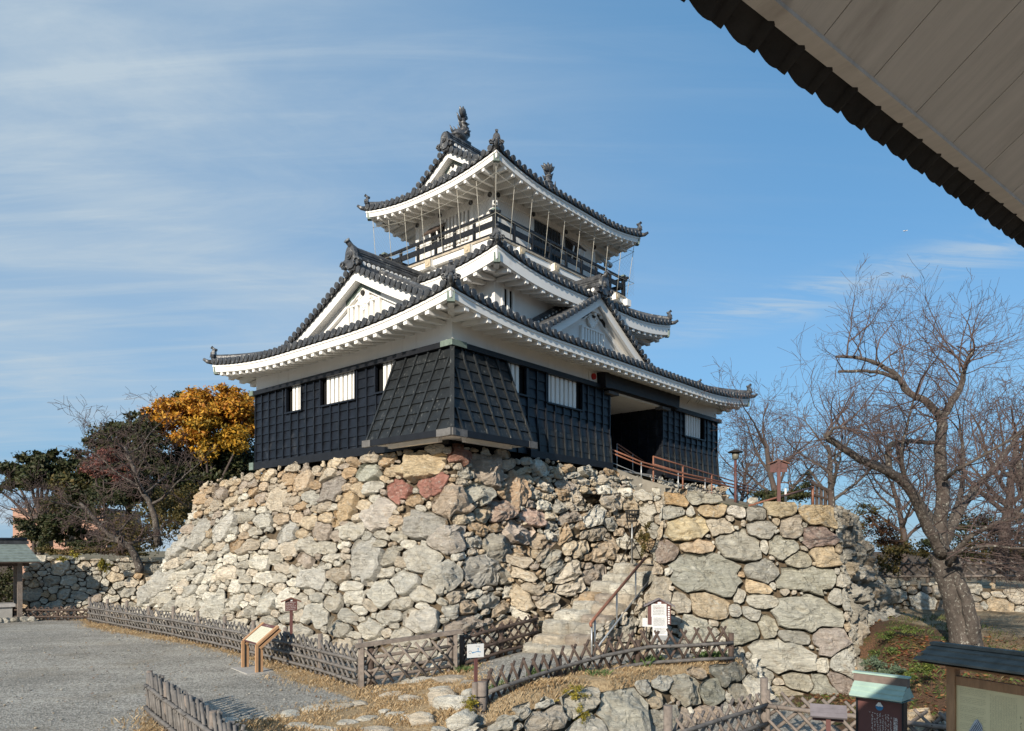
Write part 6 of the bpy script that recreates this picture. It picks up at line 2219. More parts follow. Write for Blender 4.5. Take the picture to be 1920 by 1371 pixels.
# ---- brown history board with a verdigris roof
def build_history_board():
    a = at(1612, 1371, 9.15); b = at(1694, 1371, 8.78)
    x = (b - a); x.z = 0; w = x.length; x.normalize()
    out = Vector((x.y, -x.x, 0))
    c = (a + b) / 2; c.z = -0.5
    t = thing('history_board', 'dark maroon board with white vertical lettering under a pale green copper roof', 'sign', c)
    z1 = 1.65
    R = Matrix((x, -out, Vector((0, 0, 1)))).transposed()
    q = MB(); q.box((0, 0, 0.93), (w, 0.10, 1.45), R); bo = q.build('board', M['brown_paint'], t)
    q = MB()
    for s in (-1, 1): q.box(x * s * (w / 2 + 0.012), (0.022, 0.12, 3.2), R)
    q.build('side_frame', M['black_trim'], t)
    # roof: two pitches, copper shingles in courses, brown ridge board
    q = MB()
    rw = w + 0.10
    zr = 1.775
    for s in (1, -1):
        for k in range(3):
            f0, f1 = k / 3, (k + 1) / 3
            p0 = out * s * (0.03 + 0.16 * f0) + Vector((0, 0, zr - 0.16 * f0 + 0.0))
            p1 = out * s * (0.03 + 0.16 * f1 + 0.01) + Vector((0, 0, zr - 0.16 * f1 + 0.010))
            q.quad(p0 - x * rw / 2, p0 + x * rw / 2, p1 + x * rw / 2, p1 - x * rw / 2)
            q.quad(p1 - x * rw / 2, p1 + x * rw / 2, p1 + x * rw / 2 - Vector((0, 0, 0.016)), p1 - x * rw / 2 - Vector((0, 0, 0.016)))
    e0 = out * 0.03 + Vector((0, 0, zr)); e1 = out * 0.20 + Vector((0, 0, zr - 0.16))
    for s in (-1, 1):
        q.quad(e0 + x * s * rw / 2, e1 + x * s * rw / 2, -out * 0.20 + Vector((0, 0, zr - 0.16)) + x * s * rw / 2, -out * 0.03 + Vector((0, 0, zr)) + x * s * rw / 2)
    q.quad(e1 - x * rw / 2 - Vector((0, 0, .016)), e1 + x * rw / 2 - Vector((0, 0, .016)), -out * 0.20 + x * rw / 2 + Vector((0, 0, zr - .19)), -out * 0.20 - x * rw / 2 + Vector((0, 0, zr - .19)))
    q.build('roof', M['copper_pale'], t)
    q = MB(); q.box(Vector((0, 0, zr + 0.035)), (rw + 0.02, 0.075, 0.11), R); q.mi = 1; q.box(Vector((0, 0, zr + 0.10)), (rw + 0.04, 0.10, 0.02), R)
    q.build('ridge_board', [mat('brown_patina', (0.16, 0.12, 0.10), 0.6, 0.3, 8), M['copper_pale']], t)
    Mx = frame_mx(out * 0.053, x, (0, 0, 1))
    S = w / 0.60
    # round blue and white emblem
    q = MB()
    q.add([Mx @ Vector((0.0 + 0.052 * S * math.cos(k * 6.283 / 24), 1.490 + 0.052 * S * math.sin(k * 6.283 / 24), 0.002)) for k in range(24)], [tuple(range(24))])
    q.mi = 1
    hl = [(a_, b_ - 0.155) for a_, b_ in [(-0.052, 1.655), (-0.03, 1.68), (-0.015, 1.70), (0.015, 1.70), (0.03, 1.68), (0.052, 1.655), (0.03, 1.650), (0.01, 1.655), (-0.01, 1.648), (-0.03, 1.653)]]
    q.add([Mx @ Vector((p[0] * S, p[1], 0.004)) for p in hl], [tuple(range(len(hl)))])
    q.build('emblem', [M['ink_blue'], M['white_paint']], bo)
    text_mesh('lettering', '浜\n松\n城\n跡', 0.062 * S, Mx @ Matrix.Translation((0.218 * S, 1.345, 0.003)), M['white_paint'], bo, spacing=0.92)
    text_mesh('lettering', '浜\n松', 0.05 * S, Mx @ Matrix.Translation((-0.185 * S, 1.045, 0.003)), M['white_paint'], bo, spacing=0.9)
    q = MB()
    for k in range(9):
        cx_ = (0.157 - k * 0.0365) * S
        print_rows(q, Mx, cx_ - 0.015 * S, cx_ + 0.015 * S, 0.30 if k < 8 else 1.375, 1.39 + (0.025 if k > 0 else 0) , 1, 20 + k, vertical=True, ch=0.78, fill=0.94, ragged=0.0)
    q.build('small_print', M['white_paint'], bo)


build_history_board()


# ---- wide framed board at the right edge
def build_framed_board():
    a = at(1787, 1240, 7.35); b = at(1925, 1250, 6.75)
    x = b - a; x.z = 0; w = x.length + 0.06; x.normalize()
    out = Vector((x.y, -x.x, 0))
    c = (a + x * w / 2); c.z = -0.5
    t = thing('information_board', 'wide cream panel with close print in a brown wooden frame under a dark shingle roof', 'information board', c)
    R = Matrix((x, -out, Vector((0, 0, 1)))).transposed()
    for s in (-1, 1):
        q = MB(); q.box(x * s * w / 2 + Vector((0, 0, 1.1)), (0.085, 0.085, 2.3), R); q.build('post', M['pine'], t)
    for zz, h, ww, dd in ((2.10, 0.085, w - 0.08, 0.06), (1.42, 0.07, w - 0.08, 0.06), (2.245, 0.06, w + 0.1, 0.09)):
        q = MB(); q.box(Vector((0, 0, zz)), (ww, dd, h), R); q.build('cross_rail', M['pine'], t)
    q = MB()
    for k in range(9): q.box(x * (-w / 2 + 0.09 + k * (w - 0.18) / 8) + Vector((0, 0, 0.95)), (0.035, 0.03, 0.95), R)
    q.build('slat_skirt', M['pine'], t)
    q = MB(); q.box(Vector((0, 0, 1.76)), (w - 0.08, 0.03, 0.61), R); pa = q.build('panel', M['cream'], t)
    Mx = frame_mx(out * 0.0165 + Vector((0, 0, 1.76)), x, (0, 0, 1))
    hw = (w - 0.1) / 2
    q = MB()
    for k in range(6): print_rows(q, Mx, -hw + 0.03, -hw * 0.12, 0.30 - 0.085 * (k + 1), 0.30 - 0.085 * k - 0.018, 4, 40 + k, ch=0.5, fill=0.9, ragged=0.1)
    print_rows(q, Mx, -hw * 0.02, hw - 0.08, -0.27, 0.26, 17, 55, vertical=True, ch=0.55, fill=0.9, ragged=0.3)
    print_rows(q, Mx, hw - 0.07, hw - 0.03, -0.08, 0.10, 1, 56, vertical=True, ch=0.6)
    q.build('small_print', M['board_ink'], pa)
    # plan of the old castle, printed in blue
    q = MB()
    P = [(-0.32, -0.14), (-0.22, -0.02), (-0.17, 0.02), (-0.11, -0.02), (-0.08, -0.06), (-0.09, -0.24), (-0.26, -0.235)]
    k = hw / 0.5
    q.add([Mx @ Vector((p[0] * k, p[1], 0.002)) for p in [(-0.19, -0.12), (-0.065, -0.10), (-0.065, -0.255), (-0.185, -0.25)]], [(0, 1, 2, 3)])
    q.mi = 1
    q.add([Mx @ Vector((p[0] * k, p[1], 0.003)) for p in [(-0.33, -0.15), (-0.23, -0.02), (-0.19, 0.0), (-0.12, -0.05), (-0.11, -0.10), (-0.20, -0.17), (-0.20, -0.235), (-0.27, -0.22)]], [tuple(range(8))])
    q.mi = 0
    for i in range(9):
        f = i / 8
        p0 = Vector((-0.32 + 0.13 * f, -0.14 + 0.125 * f)); p1 = Vector((-0.26 + 0.14 * f, -0.21 + 0.115 * f))
        d = Vector((0.009, 0.004))
        q.add([Mx @ Vector((p.x * k, p.y, 0.004)) for p in (p0, p0 + d, p1 + d, p1)], [(0, 1, 2, 3)])
    q.build('printed_plan', [M['navy'], M['plan_pale']], pa)
    # roof
    q = MB()
    rw = w + 0.42
    zr = 2.43
    for s in (1, -1):
        for i in range(3):
            f0, f1 = i / 3, (i + 1) / 3
            p0 = out * s * (0.30 * f0) + Vector((0, 0, zr - 0.13 * f0)); p1 = out * s * (0.30 * f1 + 0.012) + Vector((0, 0, zr - 0.13 * f1 + 0.012))
            q.quad(p0 - x * rw / 2, p0 + x * rw / 2, p1 + x * rw / 2, p1 - x * rw / 2)
            q.quad(p1 - x * rw / 2, p1 + x * rw / 2, p1 + x * rw / 2 - Vector((0, 0, 0.02)), p1 - x * rw / 2 - Vector((0, 0, 0.02)))
    q.box(Vector((0, 0, zr + 0.01)), (rw, 0.10, 0.03), R)
    q.build('roof', M['shingle_dark'], t)
    q = MB()
    q.quad(*[out * s * 0.29 + Vector((0, 0, zr - 0.16)) + x * e * rw / 2 for s, e in ((1, -1), (1, 1), (-1, 1), (-1, -1))])
    for s in (-1, 1): q.box(x * s * (rw / 2 - 0.02) + Vector((0, 0, zr - 0.12)), (0.03, 0.5, 0.10), R)
    q.build('roof_underside', M['pine'], t)


M['board_ink'] = mat('olive_print', (0.26, 0.25, 0.17), 0.8, 0.2, 30)
M['plan_pale'] = mat('pale_blue_print', (0.42, 0.46, 0.50), 0.6, 0.3, 30)
M['shingle_dark'] = mat('dark_grey_shingle', (0.125, 0.128, 0.115), 0.85, 0.3, 7, 0.15, 30, spec=0.12)
build_framed_board()


def build_lectern():
    X, Y = at(1553, 1371, 10.2).x, 10.2
    t = thing('small_lectern', 'low sign with a tilted grey shingle top, left of the maroon board', 'sign', (X, Y, -0.5), -0.35)
    q = MB(); q.box((0, 0, 0.55), (0.06, 0.06, 1.15)); q.build('post', M['brown_paint'], t)
    q = MB()
    R = Matrix.Rotation(0.75, 3, 'X')
    q.box((0, -0.03, 1.16), (0.46, 0.21, 0.025), R)
    for k in range(3): q.box(Vector((0, -0.03, 1.16)) + R @ Vector((0, -0.07 + 0.07 * k, 0.016)), (0.465, 0.066, 0.012), R @ Matrix.Rotation(0.05, 3, 'X'))
    q.build('shingle_top', M['grey_roof'], t)
    q = MB(); q.box((0, 0.07, 1.12), (0.40, 0.02, 0.22)); q.build('board', M['brown_paint'], t)


build_lectern()


# ------------------------------------------------------------------ rails, baskets, lamps
def build_handrail():
    a = Vector(G(1113, 1240, 0.45))
    t = thing('stair_handrail', 'sloping rust-brown handrail on grey steel posts at the right of the stone stairs', 'handrail', a)
    top = at(1210, 1046, 18.9) - a
    p0 = at(1107, 1170, a.y - 0.1) - a
    d = top - p0
    q = MB(); q.tube([p0 + Vector((0.02, 0, -0.06)), p0, p0 + d * 0.08 + Vector((0, 0, 0.015)), top], 0.036, 9); q.build('rail', M['rust_rail'], t)
    q = MB()
    low0 = Vector((0.02, 0, 0.22)); 
    q.tube([low0, low0 + d * 1.0], 0.022, 8)
    q.build('lower_rail', M['steel'], t)
    for f in (0.02, 0.07, 0.44, 0.80):
        q = MB()
        p = p0 + d * f
        q.tube([p + Vector((0, 0, -0.86 if f < 0.3 else -0.80)), p + Vector((0, 0, -0.03))], 0.02, 8)
        q.build('post', M['steel'], t)


build_handrail()


def build_ramp():
    t = thing('entrance_ramp', 'concrete access ramp sloping down from the dark castle doorway', 'ramp', cw(8, -1, 5), TH)
    o = Vector((8, -1, 5))
    q = MB()
    prof = [(7.75, 5.80), (9.2, 5.42), (10.6, 5.10), (14, 4.93), (18.5, 4.70)]
    NEAR = {7.75: 0.02, 9.2: -0.42, 10.6: -1.15, 14: -1.5, 18.5: -1.5}
    FAR = {7.75: 1.1, 9.2: 0.9, 10.6: -0.40, 14: -0.45, 18.5: -0.45}
    for (xa, za), (xb, zb) in zip(prof[:-1], prof[1:]):
        P = [Vector((xa, FAR[xa], za)), Vector((xb, FAR[xb], zb)), Vector((xb, NEAR[xb], zb)), Vector((xa, NEAR[xa], za))]
        Q = [p - Vector((0, 0, 0.75)) for p in P]
        q.add([p - o for p in P + Q], [(3, 2, 1, 0), (4, 5, 6, 7), (0, 1, 5, 4), (2, 3, 7, 6), (1, 2, 6, 5), (3, 0, 4, 7)])
    q.build('ramp_slab', mat('beige_ramp_concrete', (0.33, 0.29, 0.23), 0.9, 0.2, 4), t)

    def yn(x):
        K = sorted(NEAR)
        for xa, xb in zip(K[:-1], K[1:]):
            if xa <= x <= xb: return NEAR[xa] + (NEAR[xb] - NEAR[xa]) * (x - xa) / (xb - xa) + 0.05
        return -1.45

    def zr(x):
        for (xa, za), (xb, zb) in zip(prof[:-1], prof[1:]):
            if xa <= x <= xb: return za + (zb - za) * (x - xa) / (xb - xa)
        return prof[-1][1]
    n = thing('ramp_railing', 'orange-brown double railing with slim grey posts on the near side of the ramp', 'railing', cw(8, -1.4, 5), TH)
    o2 = Vector((8, -1.4, 5))
    xs = [7.8, 9.2, 10.6, 12.4, 15.0, 18.2]
    for hh, r, m in ((0.62, 0.030, 'rust_rail'), (0.50, 0.026, 'rust_rail'), (0.16, 0.012, 'steel')):
        q = MB(); q.tube([Vector((x, yn(x), zr(x) + hh)) - o2 for x in xs], r, 8); q.build('rail', M[m], n)
    for x in xs[1:-1]:
        q = MB(); q.tube([Vector((x, yn(x), zr(x) - 0.2)) - o2, Vector((x, yn(x), zr(x) + 0.60)) - o2], 0.022, 8); q.build('post', M['steel'], n)
    f = thing('ramp_railing', 'orange-brown railing with orange posts along the castle side of the ramp', 'railing', cw(9.8, -0.55, 5), TH)
    o3 = Vector((9.8, -0.55, 5))
    xs = [9.75, 12.0, 14.5, 18.1, 20.2]
    zf_ = lambda x: 6.27 - (x - 9.75) * 0.062
    for hh in (0.0, -0.28):
        q = MB(); q.tube([Vector((x, -0.55, zf_(x) + hh)) - o3 for x in xs], 0.03, 8); q.build('rail', M['rust_rail'], f)
    for x in xs:
        q = MB(); q.tube([Vector((x, -0.55, zf_(x) - 1.2)) - o3, Vector((x, -0.55, zf_(x))) - o3], 0.032, 8); q.build('post', M['rust_rail'], f)
    # rail inside the doorway
    g = thing('ramp_railing', 'short dark handrail on grey posts inside the castle doorway', 'railing', cw(9, 0.6, 5.8), TH)
    o4 = Vector((9, 0.6, 5.8))
    for hh in (0.0, -0.12):
        q = MB(); q.tube([Vector((9.1, 0.6, 6.78 + hh)) - o4, Vector((11.0, 0.6, 6.30 + hh)) - o4], 0.025, 8); q.build('rail', M['rust_rail'], g)
    for x in (9.1, 10.2):
        q = MB(); q.tube([Vector((x, 0.6, 5.74)) - o4, Vector((x, 0.6, 6.78 - (x - 9.1) * 0.25)) - o4], 0.02, 8); q.build('post', M['steel'], g)
    # rail that climbs to the right at the end of the terrace
    h = thing('ramp_railing', 'rust-brown rail on the wall top rising to the right beside the roofed sign', 'railing', at(1410, 950, 20.5))
    o5 = Vector(h.location)
    A = [at(1405, 948, 20.5) - o5, at(1524, 914, 23.5) - o5]
    q = MB(); q.tube(A, 0.03, 8); q.build('rail', M['rust_rail'], h)
    for (u, v, Y, vb) in ((1473, 922, 22.2, 945), (1524, 912, 23.5, 948)):
        q = MB(); q.tube([at(u, vb, Y) - o5, at(u, v - (6 if u < 1500 else 0), Y) - o5], 0.035, 8); q.build('post', M['paper'] if u < 1500 else M['rust_rail'], h)
    k = thing('wooden_railing', 'grey wooden railing with square posts at the far end of the terrace', 'railing', at(1526, 935, 26))
    o6 = Vector(k.location)
    q = MB(); q.beam(at(1522, 905, 26) - o6, at(1557, 921, 24.6) - o6, 0.1, 0.07); q.beam(at(1522, 926, 26) - o6, at(1557, 938, 24.6) - o6, 0.08, 0.06); q.build('rail', M['wood_dark'], k)
    for i in range(5):
        f_ = i / 4
        b = (at(1524, 950, 26)).lerp(at(1556, 955, 24.6), f_) - o6; tt = at(1524, 905, 26).lerp(at(1556, 921, 24.6), f_) - o6
        q = MB(); q.beam(b, tt, 0.09, 0.09, up=(1, 0, 0)); q.build('post', M['wood_dark'], k)


build_ramp()

# fire basket on a tripod
fb = thing('fire_basket', 'black iron fire basket on a tall tripod at the head of the stairs', 'fire basket', at(1185, 1056, 19.7))
q = MB()
H_ = 1.40
for k in range(3):
    a = 2.1 * k + 0.4
    q.tube([(math.cos(a) * 0.36, math.sin(a) * 0.36, 0), (math.cos(a) * 0.02, math.sin(a) * 0.02, 0.62), (-math.cos(a) * 0.17, -math.sin(a) * 0.17, 1.13)], 0.013, 6)
q.build('tripod', M['iron'], fb)
q = MB()
q.tube([(0, 0, 0), (0, 0, 1.15)], 0.02, 7); q.build('pole', M['steel'], fb)
q = MB()
for zz, r in ((1.13, 0.13), (1.22, 0.15), (1.31, 0.165), (1.40, 0.18)):
    q.tube([(r * math.cos(k * 6.283 / 16), r * math.sin(k * 6.283 / 16), zz) for k in range(17)], 0.013, 5, False)
for k in range(14):
    a = k * 6.283 / 14
    q.tube([(0.12 * math.cos(a), 0.12 * math.sin(a), 1.11), (0.185 * math.cos(a), 0.185 * math.sin(a), 1.42)], 0.009, 5)
q.cyl((0, 0, 1.10), (0, 0, 1.13), 0.13, 14)
q.build('basket', M['iron'], fb)

# roofed sign on the wall top, seen from behind
X, Y = at(1460, 940, 20.2).x, 20.2
roofed_sign('wooden_sign', 'large brown roofed sign seen from behind on the retaining wall top', (X, Y, EYE + (HOR - 942) / FPX * Y - 0.1), 1.25, 0.44, 0.40, 2.9, eave=0.06, post_w=0.09)


def lamp(label, u, v_base, v_top, Y, two=False):
    b = at(u, v_base, Y); h = (v_base - v_top) / FPX * Y
    t = thing('street_lamp', label, 'street lamp', b, 0, 'garden lamps on brown poles')
    q = MB(); q.tube([(0, 0, -0.3), (0, 0, h * 0.84)], 0.055, 8); q.build('pole', M['brown_paint'], t)
    q = MB(); q.tube([(0, 0, h * 0.84), (0, 0, h * 0.95)], [0.12, 0.15], 12); q.build('lantern', M['lamp_glass'], t)
    q = MB(); q.tube([(0, 0, h * 0.95), (0, 0, h * 0.965), (0, 0, h)], [0.30, 0.30, 0.06], 14); q.build('lamp_shade', M['iron'], t)


M['lamp_glass'] = mat('frosted_lamp_glass', (0.17, 0.165, 0.13), 0.4, 0.05, 5)
lamp('brown lamp post with a flat black cap, behind the railing at the castle corner', 1379, 960, 843, 30)

# ------------------------------------------------------------------ shelter with stone trough at the left edge
def build_shelter():
    P0 = at(76, 1053, 29.5)
    rz = math.atan2(0.62, 0.78)
    t = thing('shelter', 'small open shelter with a grey-green shingle roof on slender posts at the left edge', 'shelter', (P0.x, P0.y, 0), rz)
    for (x, y) in ((-0.62, 0.85), (-0.62, 2.5), (-3.2, 0.85), (-3.2, 2.5)):
        q = MB(); q.box((x, y, 1.2), (0.17, 0.17, 2.45)); q.build('post', M['wood'], t)
    q = MB()
    z0, z1 = P0.z, P0.z + 0.72
    D, n, xl = 1.65, 7, -4.2
    for s in (1, -1):
        for k in range(n):
            f0, f1 = k / n, (k + 1) / n
            ya, yb = (D * f0, D * f1) if s > 0 else (2 * D - D * f0, 2 * D - D * f1)
            za, zb = z0 + (z1 - z0) * f0 + 0.035, z0 + (z1 - z0) * f1
            ra, rb = -0.35 * f0, -0.35 * f1
            q.quad((xl, ya, za), (ra, ya, za), (rb, yb, zb), (xl, yb, zb)); q.quad((xl, ya, za - 0.035), (ra, ya, za - 0.035), (ra, ya, za), (xl, ya, za))
    q.quad((0, 0, z0), (0, 2 * D, z0), (-0.35, D, z1))
    q.build('roof', M['slate_roof'], t)
    q = MB(); q.box(((xl - 0.3) / 2, D, z1 + 0.05), (-xl - 0.2, 0.22, 0.14)); q.tube([(xl, D, z1 + 0.14), (-0.3, D, z1 + 0.16)], 0.085, 8); q.build('ridge_cap', M['tile_dark'], t)
    q = MB(); q.box((xl / 2, D, z0 - 0.03), (-xl - 0.04, 2 * D - 0.04, 0.04)); q.box((xl / 2 - 0.1, 0.85, z0 - 0.12), (-xl - 0.4, 0.12, 0.14)); q.build('eave_board', M['wood_dark'], t)
    c, s_ = math.cos(rz), math.sin(rz)
    w_ = lambda x, y: (P0.x + c * x - s_ * y, P0.y + s_ * x + c * y)
    k = thing('stone_trough', 'plain grey stone trough with a slab rim under the shelter', 'trough', (*w_(-1.5, 1.6), 0), rz)
    q = MB(); q.box((0, 0, 0.28), (1.3, 1.0, 0.56)); q.build('basin', M['concrete'], k)
    q = MB(); q.box((0, 0, 0.62), (1.5, 1.15, 0.12)); q.build('rim', mat('pale_granite', (0.42, 0.40, 0.38), 0.8, 0.2, 20), k)
    mb = MB()
    for i in range(16):
        x, y = w_(-3.6 + i * 0.28, 0.35) if i < 13 else w_(0.05 + 0.05 * (i - 12), 0.35 + 0.35 * (i - 12))
        rock_mesh(mb, (x, y, 0.06), (0.21, 0.17, 0.15), 500 + i, tuple(q_ * 0.7 for q_ in random.Random(i).choice(GREY)))
    tag(mb.build('stone_edging', [M['stone']], tints=True), 'row of dark kerb stones round the base of the shelter', 'rocks')


build_shelter()

# far terracotta building between the trees
b = thing('apartment_building', 'far flat terracotta-pink building half hidden by trees at the left', 'building', (-59.4, 88, -8))
q = MB(); q.box((5.6, 4, 7.75), (11.2, 8, 15.5)); q.build('facade', M['orange_wall'], b)
q = MB(); q.box((5.6, 4, 15.6), (11.5, 8.3, 0.25)); q.build('parapet', M['orange_wall'], b)
for r in range(4):
    for c_ in range(3):
        q = MB(); q.box((4.2 + c_ * 2.6, -0.02, 2.6 + r * 3.1), (1.2, 0.06, 1.4)); q.build('window', M['void'], b)


# ------------------------------------------------------------------ eave of the gate the picture is taken from
M['eave_tile'] = mat('dark_eave_tile', (0.022, 0.019, 0.017), 0.8, 0.4, 6, 0.2, 20, spec=0.15)  # even near-black tone, darker than the other roof tiles


def build_gate_eave():
    d = Vector((1, 0, 0)); inn = Vector((0, -1, 0))      # in the roof's own turned frame
    hE = 1.34
    E0 = Vector((0.2955 * hE, 1.35 * hE, EYE + hE))
    t = thing('gate_roof', 'overhanging eave of a gate roof with pale soffit boards and dark tile edge, upper right', 'roof', E0, math.atan2(0.623, 0.782))
    S = Vector((inn.x, inn.y, 0.66))
    L0, L1 = -9.0, 5.4
    def p(a, b, c=0.0): return d * a + S * (b + 0.05) * 0.62 + Vector((0, 0, c * 0.62))
    q = MB()
    nb = 50
    for i in range(nb):
        a0, a1 = L0 + (L1 - L0) * i / nb, L0 + (L1 - L0) * (i + 1) / nb
        g = 0.0022
        q.add([p(a0 + g, 0.11, 0), p(a1 - g, 0.11, 0), p(a1 - g, 9.0, 0), p(a0 + g, 9.0, 0), p(a0 + g, 0.11, 0.03), p(a1 - g, 0.11, 0.03), p(a1 - g, 9.0, 0.03), p(a0 + g, 9.0, 0.03)],
              [(0, 3, 2, 1), (0, 1, 5, 4), (1, 2, 6, 5), (3, 0, 4, 7), (4, 5, 6, 7)])
    q.build('soffit_boards', M['soffit'], t)
    q = MB()
    q.beam(p(L0, 0.085, 0.03), p(L1, 0.085, 0.03), 0.052, 0.028)
    q.build('eave_purlin', M['soffit'], t)
    q = MB()
    q.quad(p(L0, 0.06, 0.05), p(L1, 0.06, 0.05), p(L1, -0.02, 0.06), p(L0, -0.02, 0.06))
    q.quad(p(L0, -0.06, 0.13), p(L1, -0.06, 0.13), p(L1, 9.1, 0.36), p(L0, 9.1, 0.36))
    q.quad(p(L0, 9.1, -0.1), p(L1, 9.1, -0.1), p(L1, 9.1, 0.36), p(L0, 9.1, 0.36))
    SPC = 0.1125 * hE
    n = int((L1 - L0) / SPC)
    for i in range(n):
        a = L0 + i * SPC
        # pan tile dips towards the cover tile beside it
        m = 8
        A, B, C_ = [], [], []
        for k in range(m + 1):
            f = k / m
            dz = -0.035 * math.sin(math.pi * min(1, f * 1.1)) - (0.03 * f)
            A.append(p(a + SPC * f, -0.06, 0.085 + dz)); B.append(p(a + SPC * f, -0.07, 0.115)); C_.append(p(a + SPC * f, 0.06, 0.085 + dz * 0.6))
        q.strip(A, B); q.strip(C_, A)
        c0 = p(a + SPC * 0.9, -0.075, 0.075)
        q.cyl(c0 + S * 0.0, c0 + S * 0.12, 0.026, 10)
    q.build('eave_tiles', M['eave_tile'], t)



build_gate_eave()

# a far airliner
ap = thing('airplane', 'tiny white airliner high in the sky below the gate eave', 'airplane', at(1697, 433, 3000))
q = MB(); q.tube([(-9, 0, 0), (-6, 0, 0.3), (6, 0, 0.3), (10, 0, 0.8)], [0.3, 1.3, 1.3, 0.3], 8); q.build('fuselage', M['paper'], ap)
q = MB(); q.beam((0, -9, 0), (0, 9, 0), 2.2, 0.3, up=(0, 0, 1)); q.build('wing', M['paper'], ap)
q = MB(); q.beam((8.6, 0, 0.6), (9.6, 0, 3.4), 1.8, 0.25, up=(0, 1, 0)); q.build('tail_fin', M['paper'], ap)
# ------------------------------------------------------------------ trees
def limb(mb, pts, r0, r1, n=8, wob=0.0, seed=0):
    rg = random.Random(seed)
    P = [Vector(p) for p in pts]
    out = []
    for i in range(len(P) - 1):
        for k in range(4):
            f = k / 4
            p0 = P[max(i - 1, 0)]; p1 = P[i]; p2 = P[i + 1]; p3 = P[min(i + 2, len(P) - 1)]
            q = 0.5 * ((2 * p1) + (p2 - p0) * f + (2 * p0 - 5 * p1 + 4 * p2 - p3) * f * f + (3 * p1 - p0 - 3 * p2 + p3) * f ** 3)
            out.append(q + Vector((rg.gauss(0, 1), rg.gauss(0, 1), rg.gauss(0, 1))) * wob)
    out.append(P[-1])
    m = len(out)
    rr = [r0 + (r1 - r0) * (i / (m - 1)) ** 0.85 for i in range(m)]
    rr = [r * (1 + 0.10 * noise.noise((i * 0.7, seed, 0))) for i, r in enumerate(rr)]
    mb.tube(out, rr, n)
    return out, rr


def twigs(mb, start, d, length, r, depth, rg, up=0.25, spread=0.7, kids=4, curl=0.2, nseg=5, minr=0.0035, sides=4):
    p = Vector(start); d = Vector(d).normalized()
    pts, dirs = [p.copy()], [d.copy()]
    step = length / nseg
    for i in range(nseg):
        d = (d + Vector((rg.gauss(0, curl), rg.gauss(0, curl), rg.gauss(0, curl) + up * 0.25))).normalized()
        p = p + d * step
        pts.append(p.copy()); dirs.append(d.copy())
    rr = [max(minr, r * (1 - 0.72 * i / nseg)) for i in range(nseg + 1)]
    mb.tube(pts, rr, sides if r > 0.012 else 3, False)
    if depth <= 0: return
    n = kids if depth > 1 else kids + 1
    for k in range(n):
        f = 0.22 + 0.78 * (k + rg.random() * 0.8) / n
        i = min(nseg - 1, int(f * nseg)); q = pts[i].lerp(pts[i + 1], min(1, f * nseg - i))
        a = dirs[i]
        o = a.orthogonal().normalized(); o = Matrix.Rotation(rg.uniform(0, 6.283), 3, a) @ o
        nd = (a * 0.75 + o * spread * rg.uniform(0.6, 1.3) + Vector((0, 0, up))).normalized()
        twigs(mb, q, nd, length * rg.uniform(0.42, 0.68), max(minr, rr[i] * 0.6), depth - 1, rg, up, spread, kids, curl, max(3, nseg - 1), minr, sides)


